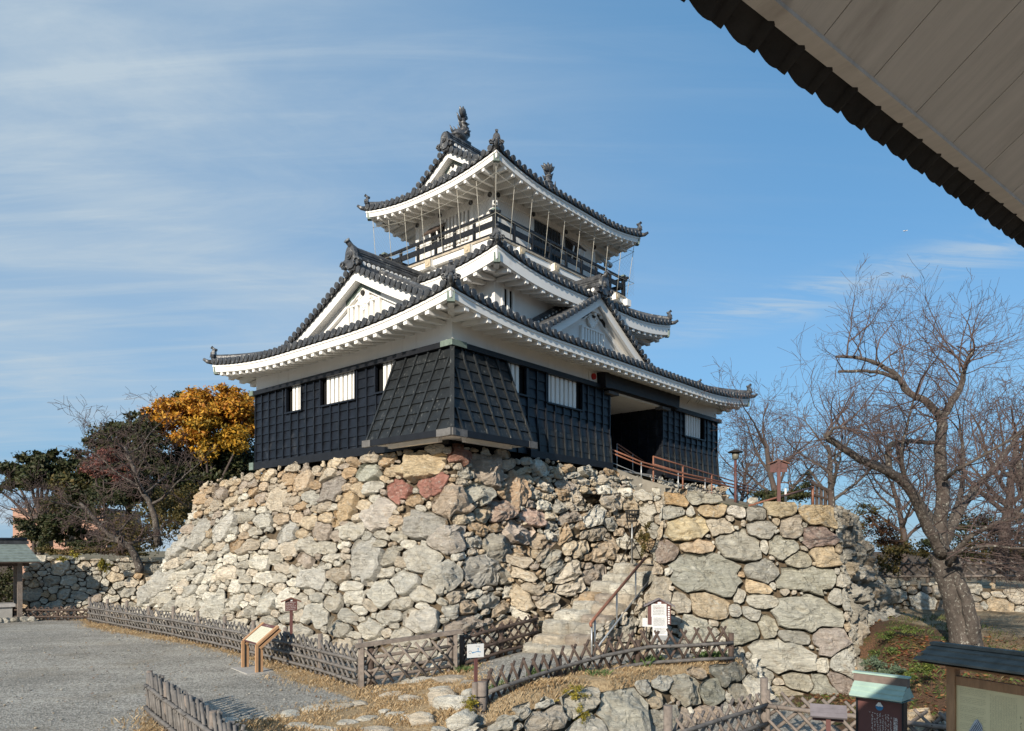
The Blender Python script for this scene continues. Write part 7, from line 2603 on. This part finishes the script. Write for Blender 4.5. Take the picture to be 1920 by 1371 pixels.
def old_cherry():
    base = Vector(G(1812, 1216, 0.75))
    Y = base.y
    t = thing('cherry_tree', 'old leafless cherry with thick lichen-spotted trunk and sawn-off limbs, at the right', 'tree', base)
    tr = MB()
    W = lambda u, v, dy=0.0: at(u, v, Y + dy) - base
    limbs = []
    S_ = FPX / Y
    def L(pts, w0, w1, seed, n=9):
        limbs.append((limb(tr, [W(*p) for p in pts], w0 * 0.265 / S_, w1 * 0.27 / S_, n, 0.008, seed), seed))
    # trunk and its burl
    limb(tr, [W(1818, 1232), W(1810, 1200), W(1803, 1160), W(1790, 1110), W(1777, 1070), W(1768, 1035)], 29 / S_, 22 / S_, 14, 0.012, 1)
    limb(tr, [W(1822, 1205, -0.2), W(1822, 1160, -0.32), W(1808, 1110, -0.3), W(1788, 1070, -0.15)], 13 / S_, 9 / S_, 8, 0.012, 2)
    tr.ico(W(1826, 1172, -0.25), 0.16, 2, (0.8, 0.8, 1.2), 0.5, None, 3)
    tr.ico(W(1772, 1052, 0.1), 0.20, 2, (1.0, 0.9, 0.9), 0.5, None, 4)
    tr.ico(W(1820, 1150, -0.25), 0.11, 2, (0.8, 0.8, 1.0), 0.6, None, 5)
    L([(1768, 1045), (1762, 990), (1768, 930), (1762, 860), (1766, 800), (1764, 772)], 54, 30, 11, 10)
    L([(1764, 780), (1735, 752), (1702, 735), (1682, 706), (1650, 684), (1615, 672), (1568, 669)], 30, 9, 12)
    L([(1682, 710, -0.1), (1655, 700, -0.2), (1625, 696, -0.3), (1572, 697, -0.4)], 15, 9, 13)
    L([(1768, 785), (1783, 755), (1800, 730), (1808, 695), (1815, 672), (1826, 654)], 28, 10, 14)
    L([(1768, 1040, -0.2), (1735, 975, -0.5), (1705, 915, -0.8), (1665, 885, -1.1), (1615, 862, -1.4), (1565, 830, -1.7), (1548, 815, -1.8)], 46, 16, 15)
    L([(1668, 888, -1.0), (1666, 862, -1.0), (1668, 836, -0.9), (1695, 828, -0.6), (1752, 830, -0.2)], 24, 14, 16)
    L([(1550, 818, -1.8), (1562, 806, -1.9), (1580, 800, -2.0), (1586, 802, -2.0)], 12, 5, 17)
    L([(1770, 1020, 0.2), (1800, 960, 0.5), (1830, 915, 0.9), (1862, 880, 1.2), (1900, 830, 1.6), (1935, 790, 1.9)], 36, 12, 18)
    L([(1775, 1000, 0.3), (1800, 930, 1.0), (1806, 870, 1.5), (1800, 800, 2.0)], 26, 10, 19)
    L([(1778, 1050, -0.4), (1815, 1010, -0.9), (1860, 985, -1.3), (1930, 965, -1.8)], 24, 9, 20)
    L([(1780, 1060, -0.5), (1800, 1035, -1.0), (1850, 1025, -1.4), (1935, 1030, -1.9)], 15, 6, 21)
    L([(1760, 990, 0.4), (1720, 930, 0.9), (1690, 880, 1.4), (1680, 820, 1.8)], 26, 8, 22)
    L([(1705, 915, -0.8), (1690, 860, -1.2), (1700, 800, -1.5), (1715, 740, -1.7)], 14, 4, 23)
    L([(1770, 900, -0.3), (1795, 880, -0.8), (1850, 850, -1.2), (1930, 800, -1.6)], 16, 6, 24)
    tr.build('trunk', M['bark'], t)
    cr = MB()
    rg = random.Random(77)
    for ((pts, rr), sd) in limbs:
        if sd == 11: rng = [i for i in range(8, len(pts), 3)]
        else: rng = list(range(3, len(pts), 1))
        for i in rng:
            if rg.random() < 0.20: continue
            a = (pts[min(i + 1, len(pts) - 1)] - pts[i - 1]).normalized()
            for _ in range(2 if rg.random() < 0.45 and sd not in (12, 13, 17) else 1):
                if sd in (12, 13) and rg.random() < 0.45: continue
                o = Matrix.Rotation(rg.uniform(0, 6.283), 3, a) @ a.orthogonal().normalized()
                dr = (a * 0.55 + o * 0.9 + Vector((0, 0, 0.10))).normalized()
                if dr.z < -0.35: dr.z *= 0.3
                ln = rg.uniform(0.8, 1.75)
                twigs(cr, pts[i], dr, ln, 0.011 + 0.010 * rg.random(), 2, rg, up=0.10, spread=0.85, kids=4, curl=0.20, nseg=5, minr=0.0030)
    # the tall whips above the stubs
    for (u, v, u2, v2, ln) in ((1588, 668, 1592, 630, 1.5), (1592, 640, 1612, 600, 1.3), (1600, 668, 1640, 610, 1.4), (1800, 700, 1806, 620, 1.5), (1812, 680, 1850, 590, 1.7), (1808, 690, 1760, 600, 1.7), (1815, 660, 1880, 600, 1.4), (1720, 740, 1735, 640, 1.6), (1690, 720, 1720, 610, 1.7), (1795, 720, 1700, 620, 1.6), (1640, 700, 1660, 620, 1.4)):
        a = W(u, v, -0.1); d_ = W(u2, v2, rg.uniform(-0.5, 0.5)) - a
        twigs(cr, a, d_, ln, 0.020, 3, rg, up=0.10, spread=0.72, kids=3, curl=0.13, nseg=6, minr=0.0030)
    # hanging sprays at the lower right
    for k in range(34):
        a = W(rg.uniform(1770, 1900), rg.uniform(985, 1060), rg.uniform(-1.4, 0.5))
        twigs(cr, a, Vector((rg.uniform(0.2, 1), rg.uniform(-0.6, 0.4), rg.uniform(-0.25, 0.25))), rg.uniform(0.9, 1.9), 0.013, 2, rg, up=-0.02, spread=0.6, kids=4, curl=0.14, minr=0.004)
    cr.build('crown', M['twig'], t)


old_cherry()


def bare_tree(label, base, height, lean=(0, 0), seed=0, r=0.16, n_limb=6, mats=('bark', 'twig'), depth=3, spread=0.8, group=None, minr=0.006, kids=4, fork=0.35, umb=0.0):
    rg = random.Random(seed)
    t = thing('bare_tree', label, 'tree', base, 0, group)
    tr, cr = MB(), MB()
    top = Vector((lean[0], lean[1], height * 0.62))
    P = [Vector((0, 0, -0.3)), Vector((lean[0] * 0.15, lean[1] * 0.15, height * 0.18)), Vector((lean[0] * 0.5 + rg.uniform(-.1, .1), lean[1] * 0.5, height * fork)), top]
    pts, rr = limb(tr, P, r, r * 0.4, 9, 0.02, seed)
    for k in range(n_limb):
        i = int(len(pts) * (0.42 + 0.55 * k / n_limb)); i = min(i, len(pts) - 1)
        an = 2.4 * k + rg.uniform(-0.4, 0.4)
        dr = Vector((math.cos(an) * spread, math.sin(an) * spread, 0.75 - umb)).normalized()
        ln = height * rg.uniform(0.34, 0.5)
        Q = [pts[i]]
        for s in range(4):
            dr = (dr + Vector((rg.gauss(0, .16), rg.gauss(0, .16), rg.gauss(0.05 - umb * 0.1, .12)))).normalized()
            Q.append(Q[-1] + dr * ln / 4)
        lp, lr = limb(tr, Q, rr[i] * 0.62, rr[i] * 0.16, 6, 0.008, seed + k)
        for j in range(3, len(lp), 2):
            a = (lp[min(j + 1, len(lp) - 1)] - lp[j - 1]).normalized()
            o = Matrix.Rotation(rg.uniform(0, 6.283), 3, a) @ a.orthogonal().normalized()
            twigs(cr, lp[j], (a * 0.6 + o * 0.8 + Vector((0, 0, 0.08 - umb * 0.3))), height * rg.uniform(0.13, 0.24), max(minr * 1.6, lr[j] * 0.55), depth - 1, rg, up=0.06 - umb * 0.15, spread=0.8, kids=kids, curl=0.2, minr=minr, nseg=4)
    tr.build('trunk', M[mats[0]], t); cr.build('crown', M[mats[1]], t)
    return t


GB = 'leafless trees beyond the castle'
bare_tree('leafless cherry with forked dark limbs just right of the castle', at(1470, 1010, 30), 6.4, (-0.8, 0), 3, 0.20, 8, ('twig_dark', 'twig'), 3, 0.85, GB, 0.0062)
bare_tree('slender leafless tree with a pale upright trunk behind the wall corner', at(1562, 1000, 26), 5.0, (-0.2, 0), 5, 0.17, 7, ('bark', 'twig'), 3, 0.9, GB, 0.0055)
bare_tree('leafless tree with reddish twigs at the castle corner behind the lamp post', at(1385, 1010, 40), 6.6, (0.5, 0), 8, 0.16, 9, ('twig_dark', 'twig'), 3, 0.7, GB, 0.0085)
bare_tree('wide leafless tree behind the old cherry at the right edge', at(1880, 1060, 27), 7.2, (0.5, 0), 12, 0.24, 9, ('twig_dark', 'twig'), 3, 0.9, GB, 0.0062)
bare_tree('leafless tree between the old cherry and the wall corner, low and spreading', at(1700, 1075, 30), 6.0, (-0.6, 0), 15, 0.18, 8, ('twig_dark', 'twig'), 3, 0.95, GB, 0.0062)
bare_tree('tall leafless tree with a leaning trunk at the far right, beyond the bank', at(1960, 1080, 22), 6.0, (-0.9, 0), 18, 0.22, 8, ('bark', 'twig'), 3, 0.9, GB, 0.005)
bare_tree('leafless tree with two stems in front of the dark evergreens at the left', at(297, 1010, 33), 6.6, (-1.5, 0), 21, 0.17, 9, ('bark', 'twig'), 3, 1.0, GB, 0.0068, umb=0.25)
bare_tree('leafless tree leaning hard to the left over the rear wall', at(262, 1062, 32), 4.4, (-2.6, 0), 24, 0.19, 8, ('bark', 'twig'), 3, 1.1, GB, 0.0065, umb=0.35, fork=0.3)
bare_tree('low leafless tree with grey twigs above the shelter at the left edge', at(75, 1040, 36), 4.6, (-0.8, 0), 27, 0.13, 8, ('bark', 'twig'), 3, 1.0, GB, 0.0075, umb=0.2)


# ---- leafy trees: trunk, limbs and thousands of small leaves gathered in clumps
def leaf_cloud(mb, clumps, n, size, palette, rg, flat=0.35, inner=0.45):
    wts = [c[1][0] * c[1][1] * c[1][2] for c in clumps]
    tot = sum(wts)
    for (c, rad, pal), w in zip(clumps, wts):
        c = Vector(c)
        k = max(40, int(n * w / tot))
        sub = [(Vector((rg.gauss(0, 1), rg.gauss(0, 1), rg.gauss(0, 1))).normalized()) for _ in range(max(10, int(14 * (w ** 0.34))))]
        for _ in range(k):
            # leaves sit in sprays on the shell of the clump, with gaps between the sprays
            s = rg.choice(sub)
            q = (s * rg.uniform(inner, 1.05) + Vector((rg.gauss(0, 0.17), rg.gauss(0, 0.17), rg.gauss(0, 0.13))))
            p = c + Vector((q.x * rad[0], q.y * rad[1], q.z * rad[2]))
            nrm = (q.normalized() * 0.6 + Vector((rg.gauss(0, .6), rg.gauss(0, .6), rg.gauss(0.3, .6)))).normalized()
            a = nrm.orthogonal().normalized(); a = Matrix.Rotation(rg.uniform(0, 6.28), 3, nrm) @ a
            b = nrm.cross(a)
            L = size * rg.uniform(0.6, 1.3); W = L * rg.uniform(0.4, 0.65)
            col = palette[pal] if isinstance(pal, int) else pal
            base = rg.choice(col)
            v = rg.uniform(0.65, 1.35)
            mb.add([p - a * L / 2, p + b * W / 2, p + a * L / 2 + nrm * L * 0.12, p - b * W / 2], [(0, 1, 2, 3)], tuple(min(0.95, x * v) for x in base), False)


EVER = [(0.040, 0.052, 0.018), (0.055, 0.062, 0.022), (0.030, 0.040, 0.016), (0.075, 0.072, 0.028), (0.05, 0.048, 0.02)]
AUT = [(0.50, 0.235, 0.025), (0.45, 0.18, 0.02), (0.56, 0.30, 0.035), (0.40, 0.15, 0.02), (0.52, 0.27, 0.03), (0.34, 0.20, 0.025)]
YEL = [(0.54, 0.30, 0.03), (0.48, 0.25, 0.025), (0.40, 0.24, 0.03), (0.24, 0.17, 0.03)]
REDL = [(0.16, 0.055, 0.045), (0.20, 0.075, 0.05), (0.12, 0.05, 0.04)]
OLIVE = [(0.095, 0.080, 0.028), (0.12, 0.095, 0.03), (0.07, 0.066, 0.022), (0.15, 0.105, 0.028)]
YGREEN = [(0.25, 0.21, 0.03), (0.18, 0.17, 0.03), (0.32, 0.25, 0.035)]


def leafy_tree(name, label, base, trunk_h, r, clumps, n, size, palettes, seed, group, cat='tree'):
    """clumps: (u, v, dY, radius in photo pixels (w, h), palette index)"""
    rg = random.Random(seed)
    b = Vector(base)
    t = thing(name, label, cat, b, 0, group)
    Y = b.y; S_ = FPX / Y
    cl = []
    tr = MB()
    for (u, v, dy, w, h, pal) in clumps:
        c = at(u, v, Y + dy) - b
        cl.append((c, (w / S_, 0.85 * max(w, h) / S_, h / S_), pal))
        if trunk_h > 0:
            m = Vector((c.x * 0.3, c.y * 0.3, max(trunk_h * 0.55, c.z * 0.55)))
            limb(tr, [Vector((0, 0, -0.5)), Vector((0.05, 0, trunk_h * 0.4)), m, c], r, r * 0.2, 7, 0.02, seed)
    if trunk_h > 0: tr.build('trunk', M['twig_dark'], t)
    mb = MB()
    leaf_cloud(mb, cl, n, size, palettes, rg)
    mb.build('crown', M['leaf'], t, tints=True)
    return t


GL = 'leafy trees behind the rear wall'
leafy_tree('broadleaf_tree', 'broad tree with golden orange autumn leaves beside the castle', at(395, 1010, 44), 5, 0.22,
           [(370, 770, 0, 62, 36, 0), (310, 780, 0, 38, 28, 0), (425, 770, 1, 48, 36, 0), (455, 790, 0, 30, 48, 0), (345, 805, -1, 50, 26, 0), (400, 810, -1, 46, 28, 1), (385, 838, -1, 26, 24, 1), (450, 825, -1, 22, 22, 1), (300, 800, 0, 24, 20, 0), (420, 740, 1, 30, 16, 0), (360, 748, 1, 30, 18, 0), (460, 760, 1, 24, 24, 0)], 30000, 0.24, [AUT, YEL], 1, GL)
leafy_tree('evergreen_tree', 'dark evergreen mass under and behind the golden tree', at(430, 1010, 47), 5, 0.25,
           [(345, 748, 0, 26, 18, 0), (430, 860, -2, 52, 46, 0), (390, 880, -2, 60, 46, 0), (450, 900, -2, 40, 40, 0), (340, 880, -2, 40, 40, 0), (470, 850, -1, 24, 40, 0), (400, 925, -3, 70, 30, 0), (310, 870, 0, 30, 40, 0)], 28000, 0.25, [EVER], 2, GL)
leafy_tree('evergreen_tree', 'rounded dark evergreen left of the golden tree', at(240, 1010, 42), 4, 0.22,
           [(245, 795, 0, 34, 22, 0), (215, 818, 0, 40, 26, 0), (180, 838, 0, 26, 20, 0), (270, 820, 0, 34, 34, 0), (240, 850, 0, 50, 30, 0), (290, 850, 0, 34, 36, 0), (255, 900, -1, 60, 42, 0), (310, 920, -1, 50, 42, 0), (200, 890, -1, 46, 40, 0), (350, 945, -2, 40, 30, 1), (265, 778, 0, 14, 9, 0)], 30000, 0.23, [EVER, OLIVE], 3, GL)
leafy_tree('evergreen_tree', 'flat-topped evergreen clump at the far left above the shelter', at(75, 1030, 40), 3.5, 0.2,
           [(50, 875, 0, 40, 22, 0), (85, 860, 0, 26, 18, 0), (25, 895, 0, 22, 22, 0), (100, 885, 0, 34, 22, 0), (70, 900, 0, 40, 18, 0), (125, 900, 0, 22, 18, 0), (-5, 915, 0, 16, 10, 0)], 14000, 0.22, [EVER], 4, GL)
leafy_tree('evergreen_tree', 'small round evergreen between the golden tree and the flat-topped clump', at(145, 1015, 41), 3.5, 0.16,
           [(145, 860, 0, 24, 16, 0), (160, 880, 0, 24, 20, 0), (130, 930, -1, 40, 36, 1), (170, 925, -1, 40, 40, 0)], 12000, 0.22, [EVER, OLIVE], 5, GL)
leafy_tree('maple_tree', 'small maple with dark red leaves among the evergreens', at(195, 1010, 38), 3.2, 0.1,
           [(195, 860, 0, 34, 20, 0), (175, 880, 0, 24, 18, 0), (225, 885, 0, 30, 18, 0)], 2600, 0.14, [REDL], 6, GL)
leafy_tree('evergreen_tree', 'dark bushy evergreen behind the shelter ridge', at(62, 1045, 35), 1.6, 0.12,
           [(62, 985, 0, 30, 26, 0), (45, 1000, 0, 18, 18, 0), (85, 1010, 0, 26, 26, 0), (110, 985, 0, 30, 30, 0)], 6500, 0.15, [EVER], 7, GL)
leafy_tree('shrub', 'olive and brown undergrowth along the top of the rear wall', at(200, 1035, 36), 0, 0.1,
           [(130, 1005, 0, 40, 30, 0), (180, 995, 0, 44, 36, 1), (230, 1000, 0, 40, 34, 0), (280, 985, 0, 44, 44, 0), (330, 960, 0, 50, 50, 0), (155, 1025, -1, 40, 14, 1), (240, 1025, -1, 50, 12, 0), (120, 960, 1, 40, 30, 1), (200, 950, 1, 50, 34, 1)], 16000, 0.14, [OLIVE, EVER], 8, 'shrubs', 'shrub')
leafy_tree('shrub', 'brown and green weeds along the top edge of the rear wall', at(180, 1040, 33.2), 0, 0.1, [(100, 1036, 0, 26, 7, 0), (140, 1036, 0, 26, 7, 1), (180, 1034, 0, 28, 8, 0), (215, 1034, 0, 26, 9, 1), (250, 1036, 0.4, 24, 9, 0), (85, 1028, 0.3, 16, 8, 0)], 6500, 0.09, [OLIVE, [(0.17, 0.105, 0.05), (0.12, 0.10, 0.035), (0.20, 0.13, 0.06)]], 21, 'shrubs', 'shrub')
leafy_tree('shrub', 'dark shade plants under the shelter roof left of the rear wall', at(12, 1140, 33.5), 0, 0.1, [(10, 1105, 0, 30, 34, 0), (30, 1080, 0.5, 26, 26, 0), (-15, 1100, 0, 30, 40, 0)], 3500, 0.12, [EVER], 20, 'shrubs', 'shrub')
leafy_tree('shrub', 'yellow-green creeper hanging over the rear wall', at(190, 1065, 31.6), 0, 0.1, [(196, 1060, -0.3, 10, 13, 0), (118, 1048, -0.3, 8, 7, 0), (140, 1038, -0.3, 8, 9, 0)], 900, 0.09, [YGREEN], 9, 'shrubs', 'shrub')
# vegetation on the right
leafy_tree('shrub', 'rusty bramble trailing over the corner of the retaining wall', at(1640, 985, 23.0), 0, 0.1, [(1610, 975, 0, 30, 22, 0), (1640, 985, 0, 34, 26, 1), (1600, 1000, -0.5, 22, 20, 0), (1660, 1010, 0, 30, 30, 1), (1625, 955, 0, 26, 10, 0)], 4200, 0.075, [OLIVE, [(0.13, 0.06, 0.035), (0.10, 0.055, 0.03), (0.16, 0.09, 0.04)]], 10, 'shrubs', 'shrub')
leafy_tree('shrub', 'tangled autumn shrubs on the far bank between the wall and the old cherry', at(1690, 1060, 26.0), 0, 0.1, [(1680, 1030, 0, 40, 30, 0), (1720, 1020, 0, 40, 26, 1), (1665, 1060, 0, 24, 24, 0), (1750, 1040, 0, 30, 26, 0)], 4800, 0.10, [OLIVE, EVER], 11, 'shrubs', 'shrub')
leafy_tree('shrub', 'dark evergreen hedge behind the old cherry at the right edge', at(1860, 1050, 30.0), 0, 0.1, [(1830, 985, 0, 50, 24, 0), (1890, 990, 0, 50, 30, 0), (1860, 1030, 0, 70, 30, 1), (1800, 1020, 0, 40, 26, 0), (1930, 1020, 0, 40, 34, 0), (1780, 975, 1, 40, 20, 1)], 9000, 0.12, [EVER, OLIVE], 12, 'shrubs', 'shrub')
leafy_tree('shrub', 'low dark green bush behind the roofed sign on the wall top', at(1480, 950, 27.5), 0, 0.1, [(1470, 930, 0, 50, 18, 0), (1505, 915, 0, 22, 26, 0), (1440, 935, 0, 30, 12, 0), (1512, 890, 0.2, 10, 12, 0)], 4000, 0.10, [EVER], 13, 'shrubs', 'shrub')
leafy_tree('shrub', 'dry brown bush in the corner at the head of the stairs', at(1207, 1040, 19.3), 0, 0.1, [(1206, 1020, 0, 12, 22, 0), (1214, 995, 0, 8, 16, 0)], 1500, 0.05, [OLIVE], 14, 'shrubs', 'shrub')
leafy_tree('shrub', 'bright yellow-green bush spilling over the front boulders', at(1090, 1315, 13.0), 0, 0.1, [(1080, 1300, 0, 22, 16, 0), (1060, 1318, 0.1, 20, 10, 0), (1092, 1335, -0.1, 14, 20, 0), (1072, 1340, -0.1, 10, 12, 0)], 2600, 0.034, [YGREEN], 15, 'shrubs', 'shrub')
leafy_tree('shrub', 'small yellow-green tuft left of the round fence post', at(882, 1320, 12.2), 0, 0.1, [(880, 1322, 0, 16, 12, 0), (886, 1312, 0, 9, 9, 0)], 700, 0.034, [YGREEN], 16, 'shrubs', 'shrub')
leafy_tree('shrub', 'dark reddish plants along the edge of the boulder wall', at(1240, 1280, 14.6), 0, 0.1, [(1225, 1288, 0, 34, 10, 0), (1180, 1295, 0, 22, 9, 0), (1255, 1275, 0, 20, 10, 0), (1020, 1300, -0.8, 30, 9, 0)], 1900, 0.035, [[(0.055, 0.025, 0.022), (0.08, 0.05, 0.03), (0.04, 0.03, 0.02)]], 17, 'shrubs', 'shrub')
leafy_tree('shrub', 'pale grey-green plants on the leafy bank behind the green sign roof', at(1655, 1250, 13.6), 0, 0.1, [(1640, 1245, 0, 22, 14, 0), (1670, 1256, 0, 24, 12, 0), (1620, 1262, 0, 16, 10, 0), (1700, 1262, 0, 20, 12, 1), (1730, 1255, 0.3, 24, 12, 1)], 2600, 0.05, [[(0.13, 0.17, 0.11), (0.10, 0.14, 0.08)], [(0.11, 0.15, 0.03), (0.16, 0.18, 0.04), (0.07, 0.10, 0.025)]], 18, 'shrubs', 'shrub')
leafy_tree('shrub', 'ivy and weeds at the foot of the shaded wall flank', at(1690, 1195, 17.0), 0, 0.1, [(1660, 1190, 0, 20, 10, 0), (1700, 1180, 0, 26, 8, 0), (1720, 1215, -0.5, 26, 8, 0), (1680, 1220, -0.6, 20, 8, 0), (1640, 1225, -1.0, 14, 8, 0)], 2200, 0.05, [[(0.09, 0.13, 0.03), (0.13, 0.15, 0.035), (0.055, 0.08, 0.02)]], 19, 'shrubs', 'shrub')


# ---- grass: nobody could count it
def blades(name, areas, density, hmin, hmax, cols, seed, label=None, width=0.006, spill=0.0):
    rg = random.Random(seed)
    mb = MB()
    for (poly, k) in areas:
        P = np.array(poly)
        x0, y0 = P.min(0) - 0.4; x1, y1 = P.max(0) + 0.4
        n = int((x1 - x0) * (y1 - y0) * density * k)
        X = np.array([rg.uniform(x0, x1) for _ in range(n)]); Y = np.array([rg.uniform(y0, y1) for _ in range(n)])
        sd = poly_sd(X, Y, P)
        Z = ground_z(X, Y)
        for x, y, z, s in zip(X, Y, Z, sd):
            if s < rg.choice((rg.uniform(-0.10, 0.12), rg.uniform(-0.10, 0.12), rg.uniform(-0.02 - spill, 0.1))): continue
            cl = noise.noise((x * 1.6, y * 1.6, seed))
            if cl < rg.uniform(-0.55, 0.1): continue
            h = rg.uniform(hmin, hmax) * (0.6 + 0.8 * max(0, cl + 0.3))
            a = rg.uniform(0, 6.283); d = Vector((math.cos(a), math.sin(a), 0)); w = Vector((-d.y, d.x, 0)) * width * rg.uniform(0.7, 1.4)
            b = rg.uniform(0.3, 1.1) * h
            p = Vector((x, y, z - 0.01))
            c = rg.choice(cols); v = rg.uniform(0.7, 1.3); c = tuple(q * v for q in c)
            mb.add([p - w, p + w, p + d * b * 0.45 + Vector((0, 0, h * 0.7)) + w * 0.6, p + d * b + Vector((0, 0, h))], [(0, 1, 2), (0, 2, 3)], c, False)
    o = mb.build(name, M['blade'], None, tints=True)
    o['kind'] = 'stuff'
    if label: o['label'] = label
    return o


DRY = [(0.46, 0.325, 0.175), (0.52, 0.39, 0.225), (0.38, 0.255, 0.13), (0.56, 0.44, 0.28), (0.30, 0.195, 0.10)]
GRN = [(0.10, 0.16, 0.05), (0.15, 0.21, 0.075), (0.08, 0.12, 0.04)]
blades('dry_grass', [(STRAW_1, 1.0), (STRAW_2, 1.6), (STRAW_3, 1.5), (BANK_GRASS, 2.0)], 620, 0.03, 0.10, DRY, 1, 'straw-coloured dry grass along the fences and steps', spill=0.45)
tuft = []
for (u, v, z, r) in ((930, 1320, 0.08, 0.22), (945, 1312, 0.1, 0.16), (1000, 1290, 0.2, 0.16), (1085, 1277, 0.25, 0.14), (1120, 1277, 0.33, 0.22), (1205, 1250, 0.42, 0.24), (1225, 1245, 0.42, 0.2), (1300, 1238, 0.44, 0.12), (1335, 1234, 0.45, 0.26), (885, 1262, 0.15, 0.15), (870, 1268, 0.14, 0.2)):
    x, y = gnd(u, v, z)
    tuft.append(([(x + r * math.cos(k), y + r * math.sin(k)) for k in (0, 1, 2, 3, 4, 5)], 1.0))
blades('green_grass', tuft, 1500, 0.06, 0.19, GRN, 2, 'green grass tufts along the grass strip', 0.008)


blades('bank_weeds', [([(7.6, 12.6), (9.2, 12.6), (11.5, 16.0), (12.4, 21.5), (11.2, 21.2), (8.5, 17.4), (7.4, 15.5)], 1.0)], 150, 0.03, 0.13, [(0.09, 0.12, 0.035), (0.13, 0.14, 0.045), (0.16, 0.12, 0.06), (0.06, 0.08, 0.025)], 8, 'low weeds on the leafy bank', 0.007)
blades('verge_weeds', [([(5.9, 15.0), (7.6, 14.0), (8.4, 17.0), (6.0, 16.9)], 1.0)], 260, 0.03, 0.12, [(0.10, 0.12, 0.04), (0.20, 0.15, 0.08), (0.12, 0.09, 0.05)], 9, 'weeds at the foot of the retaining wall', 0.007)


def litter():
    """fallen leaves on the bank at the right"""
    rg = random.Random(4)
    mb = MB()
    for _ in range(13000):
        x, y = rg.uniform(6.9, 12.5), rg.uniform(12.4, 22)
        if line_side(np.array([x]), np.array([y]), np.array([(8.1, 17.2), (11.4, 21.6)]))[0] < 0.1 and y > 17: continue
        if noise.noise((x * 0.8, y * 0.8, 2)) < rg.uniform(-0.9, 0.35) - (0.0 if x < 10 else -0.35): continue
        z = gz(x, y) + rg.uniform(0.015, 0.05)
        n = Vector((rg.gauss(0, .35), rg.gauss(0, .35), 1)).normalized(); a = n.orthogonal().normalized(); a = Matrix.Rotation(rg.uniform(0, 6.28), 3, n) @ a; b = n.cross(a)
        L = rg.uniform(0.035, 0.075)
        c = rg.choice([(0.26, 0.10, 0.045), (0.20, 0.07, 0.035), (0.32, 0.16, 0.07), (0.15, 0.08, 0.04), (0.36, 0.22, 0.10)] if rg.random() < 0.72 else [(0.10, 0.14, 0.035), (0.14, 0.17, 0.04)])
        p = Vector((x, y, z))
        mb.add([p - a * L, p + b * L * 0.5, p + a * L, p - b * L * 0.5], [(0, 1, 2, 3)], c, False)
    for _ in range(420):
        # a few leaves blown over the gravel
        x, y = rg.uniform(-14, 2), rg.uniform(11.8, 26)
        a = rg.uniform(0, 6.283); d = Vector((math.cos(a), math.sin(a), 0.2)); w = Vector((-d.y, d.x, 0.15)); L = rg.uniform(0.025, 0.05)
        p = Vector((x, y, gz(x, y) + 0.03))
        mb.add([p - d * L, p + w * L * 0.5, p + d * L, p - w * L * 0.5], [(0, 1, 2, 3)], rg.choice([(0.30, 0.16, 0.06), (0.22, 0.11, 0.05), (0.36, 0.25, 0.11)]), False)
    o = mb.build('fallen_leaves', M['leaf'], None, tints=True); o['kind'] = 'stuff'


litter()


def pebbles():
    """loose pebbles strewn over the yard and thicker along its edges"""
    rg = random.Random(14)
    mb = MB()
    V, F = ico_sphere(0)
    for _ in range(5200):
        x, y = rg.uniform(-15, 5), rg.uniform(11.6, 27)
        q = max(float(poly_sd(np.array([x]), np.array([y]), np.array(p))[0]) for p in (STRAW_1, STRAW_2, STRAW_3))
        if rg.random() > (0.95 if -0.6 < q < 0.25 else 0.22): continue
        r = rg.uniform(0.010, 0.028) * (1.5 if rg.random() < 0.06 else 1)
        z = gz(x, y) + r * 0.35
        k = rg.uniform(0.7, 1.3)
        c = rg.choice([(0.36, 0.34, 0.30), (0.28, 0.27, 0.25), (0.46, 0.43, 0.37), (0.22, 0.20, 0.18), (0.40, 0.33, 0.24)])
        mb.add([(x + v[0] * r * k, y + v[1] * r, z + v[2] * r * 0.6) for v in V], F, c, False)
    o = mb.build('loose_pebbles', M['stone'], None, tints=True); o['kind'] = 'stuff'


pebbles()
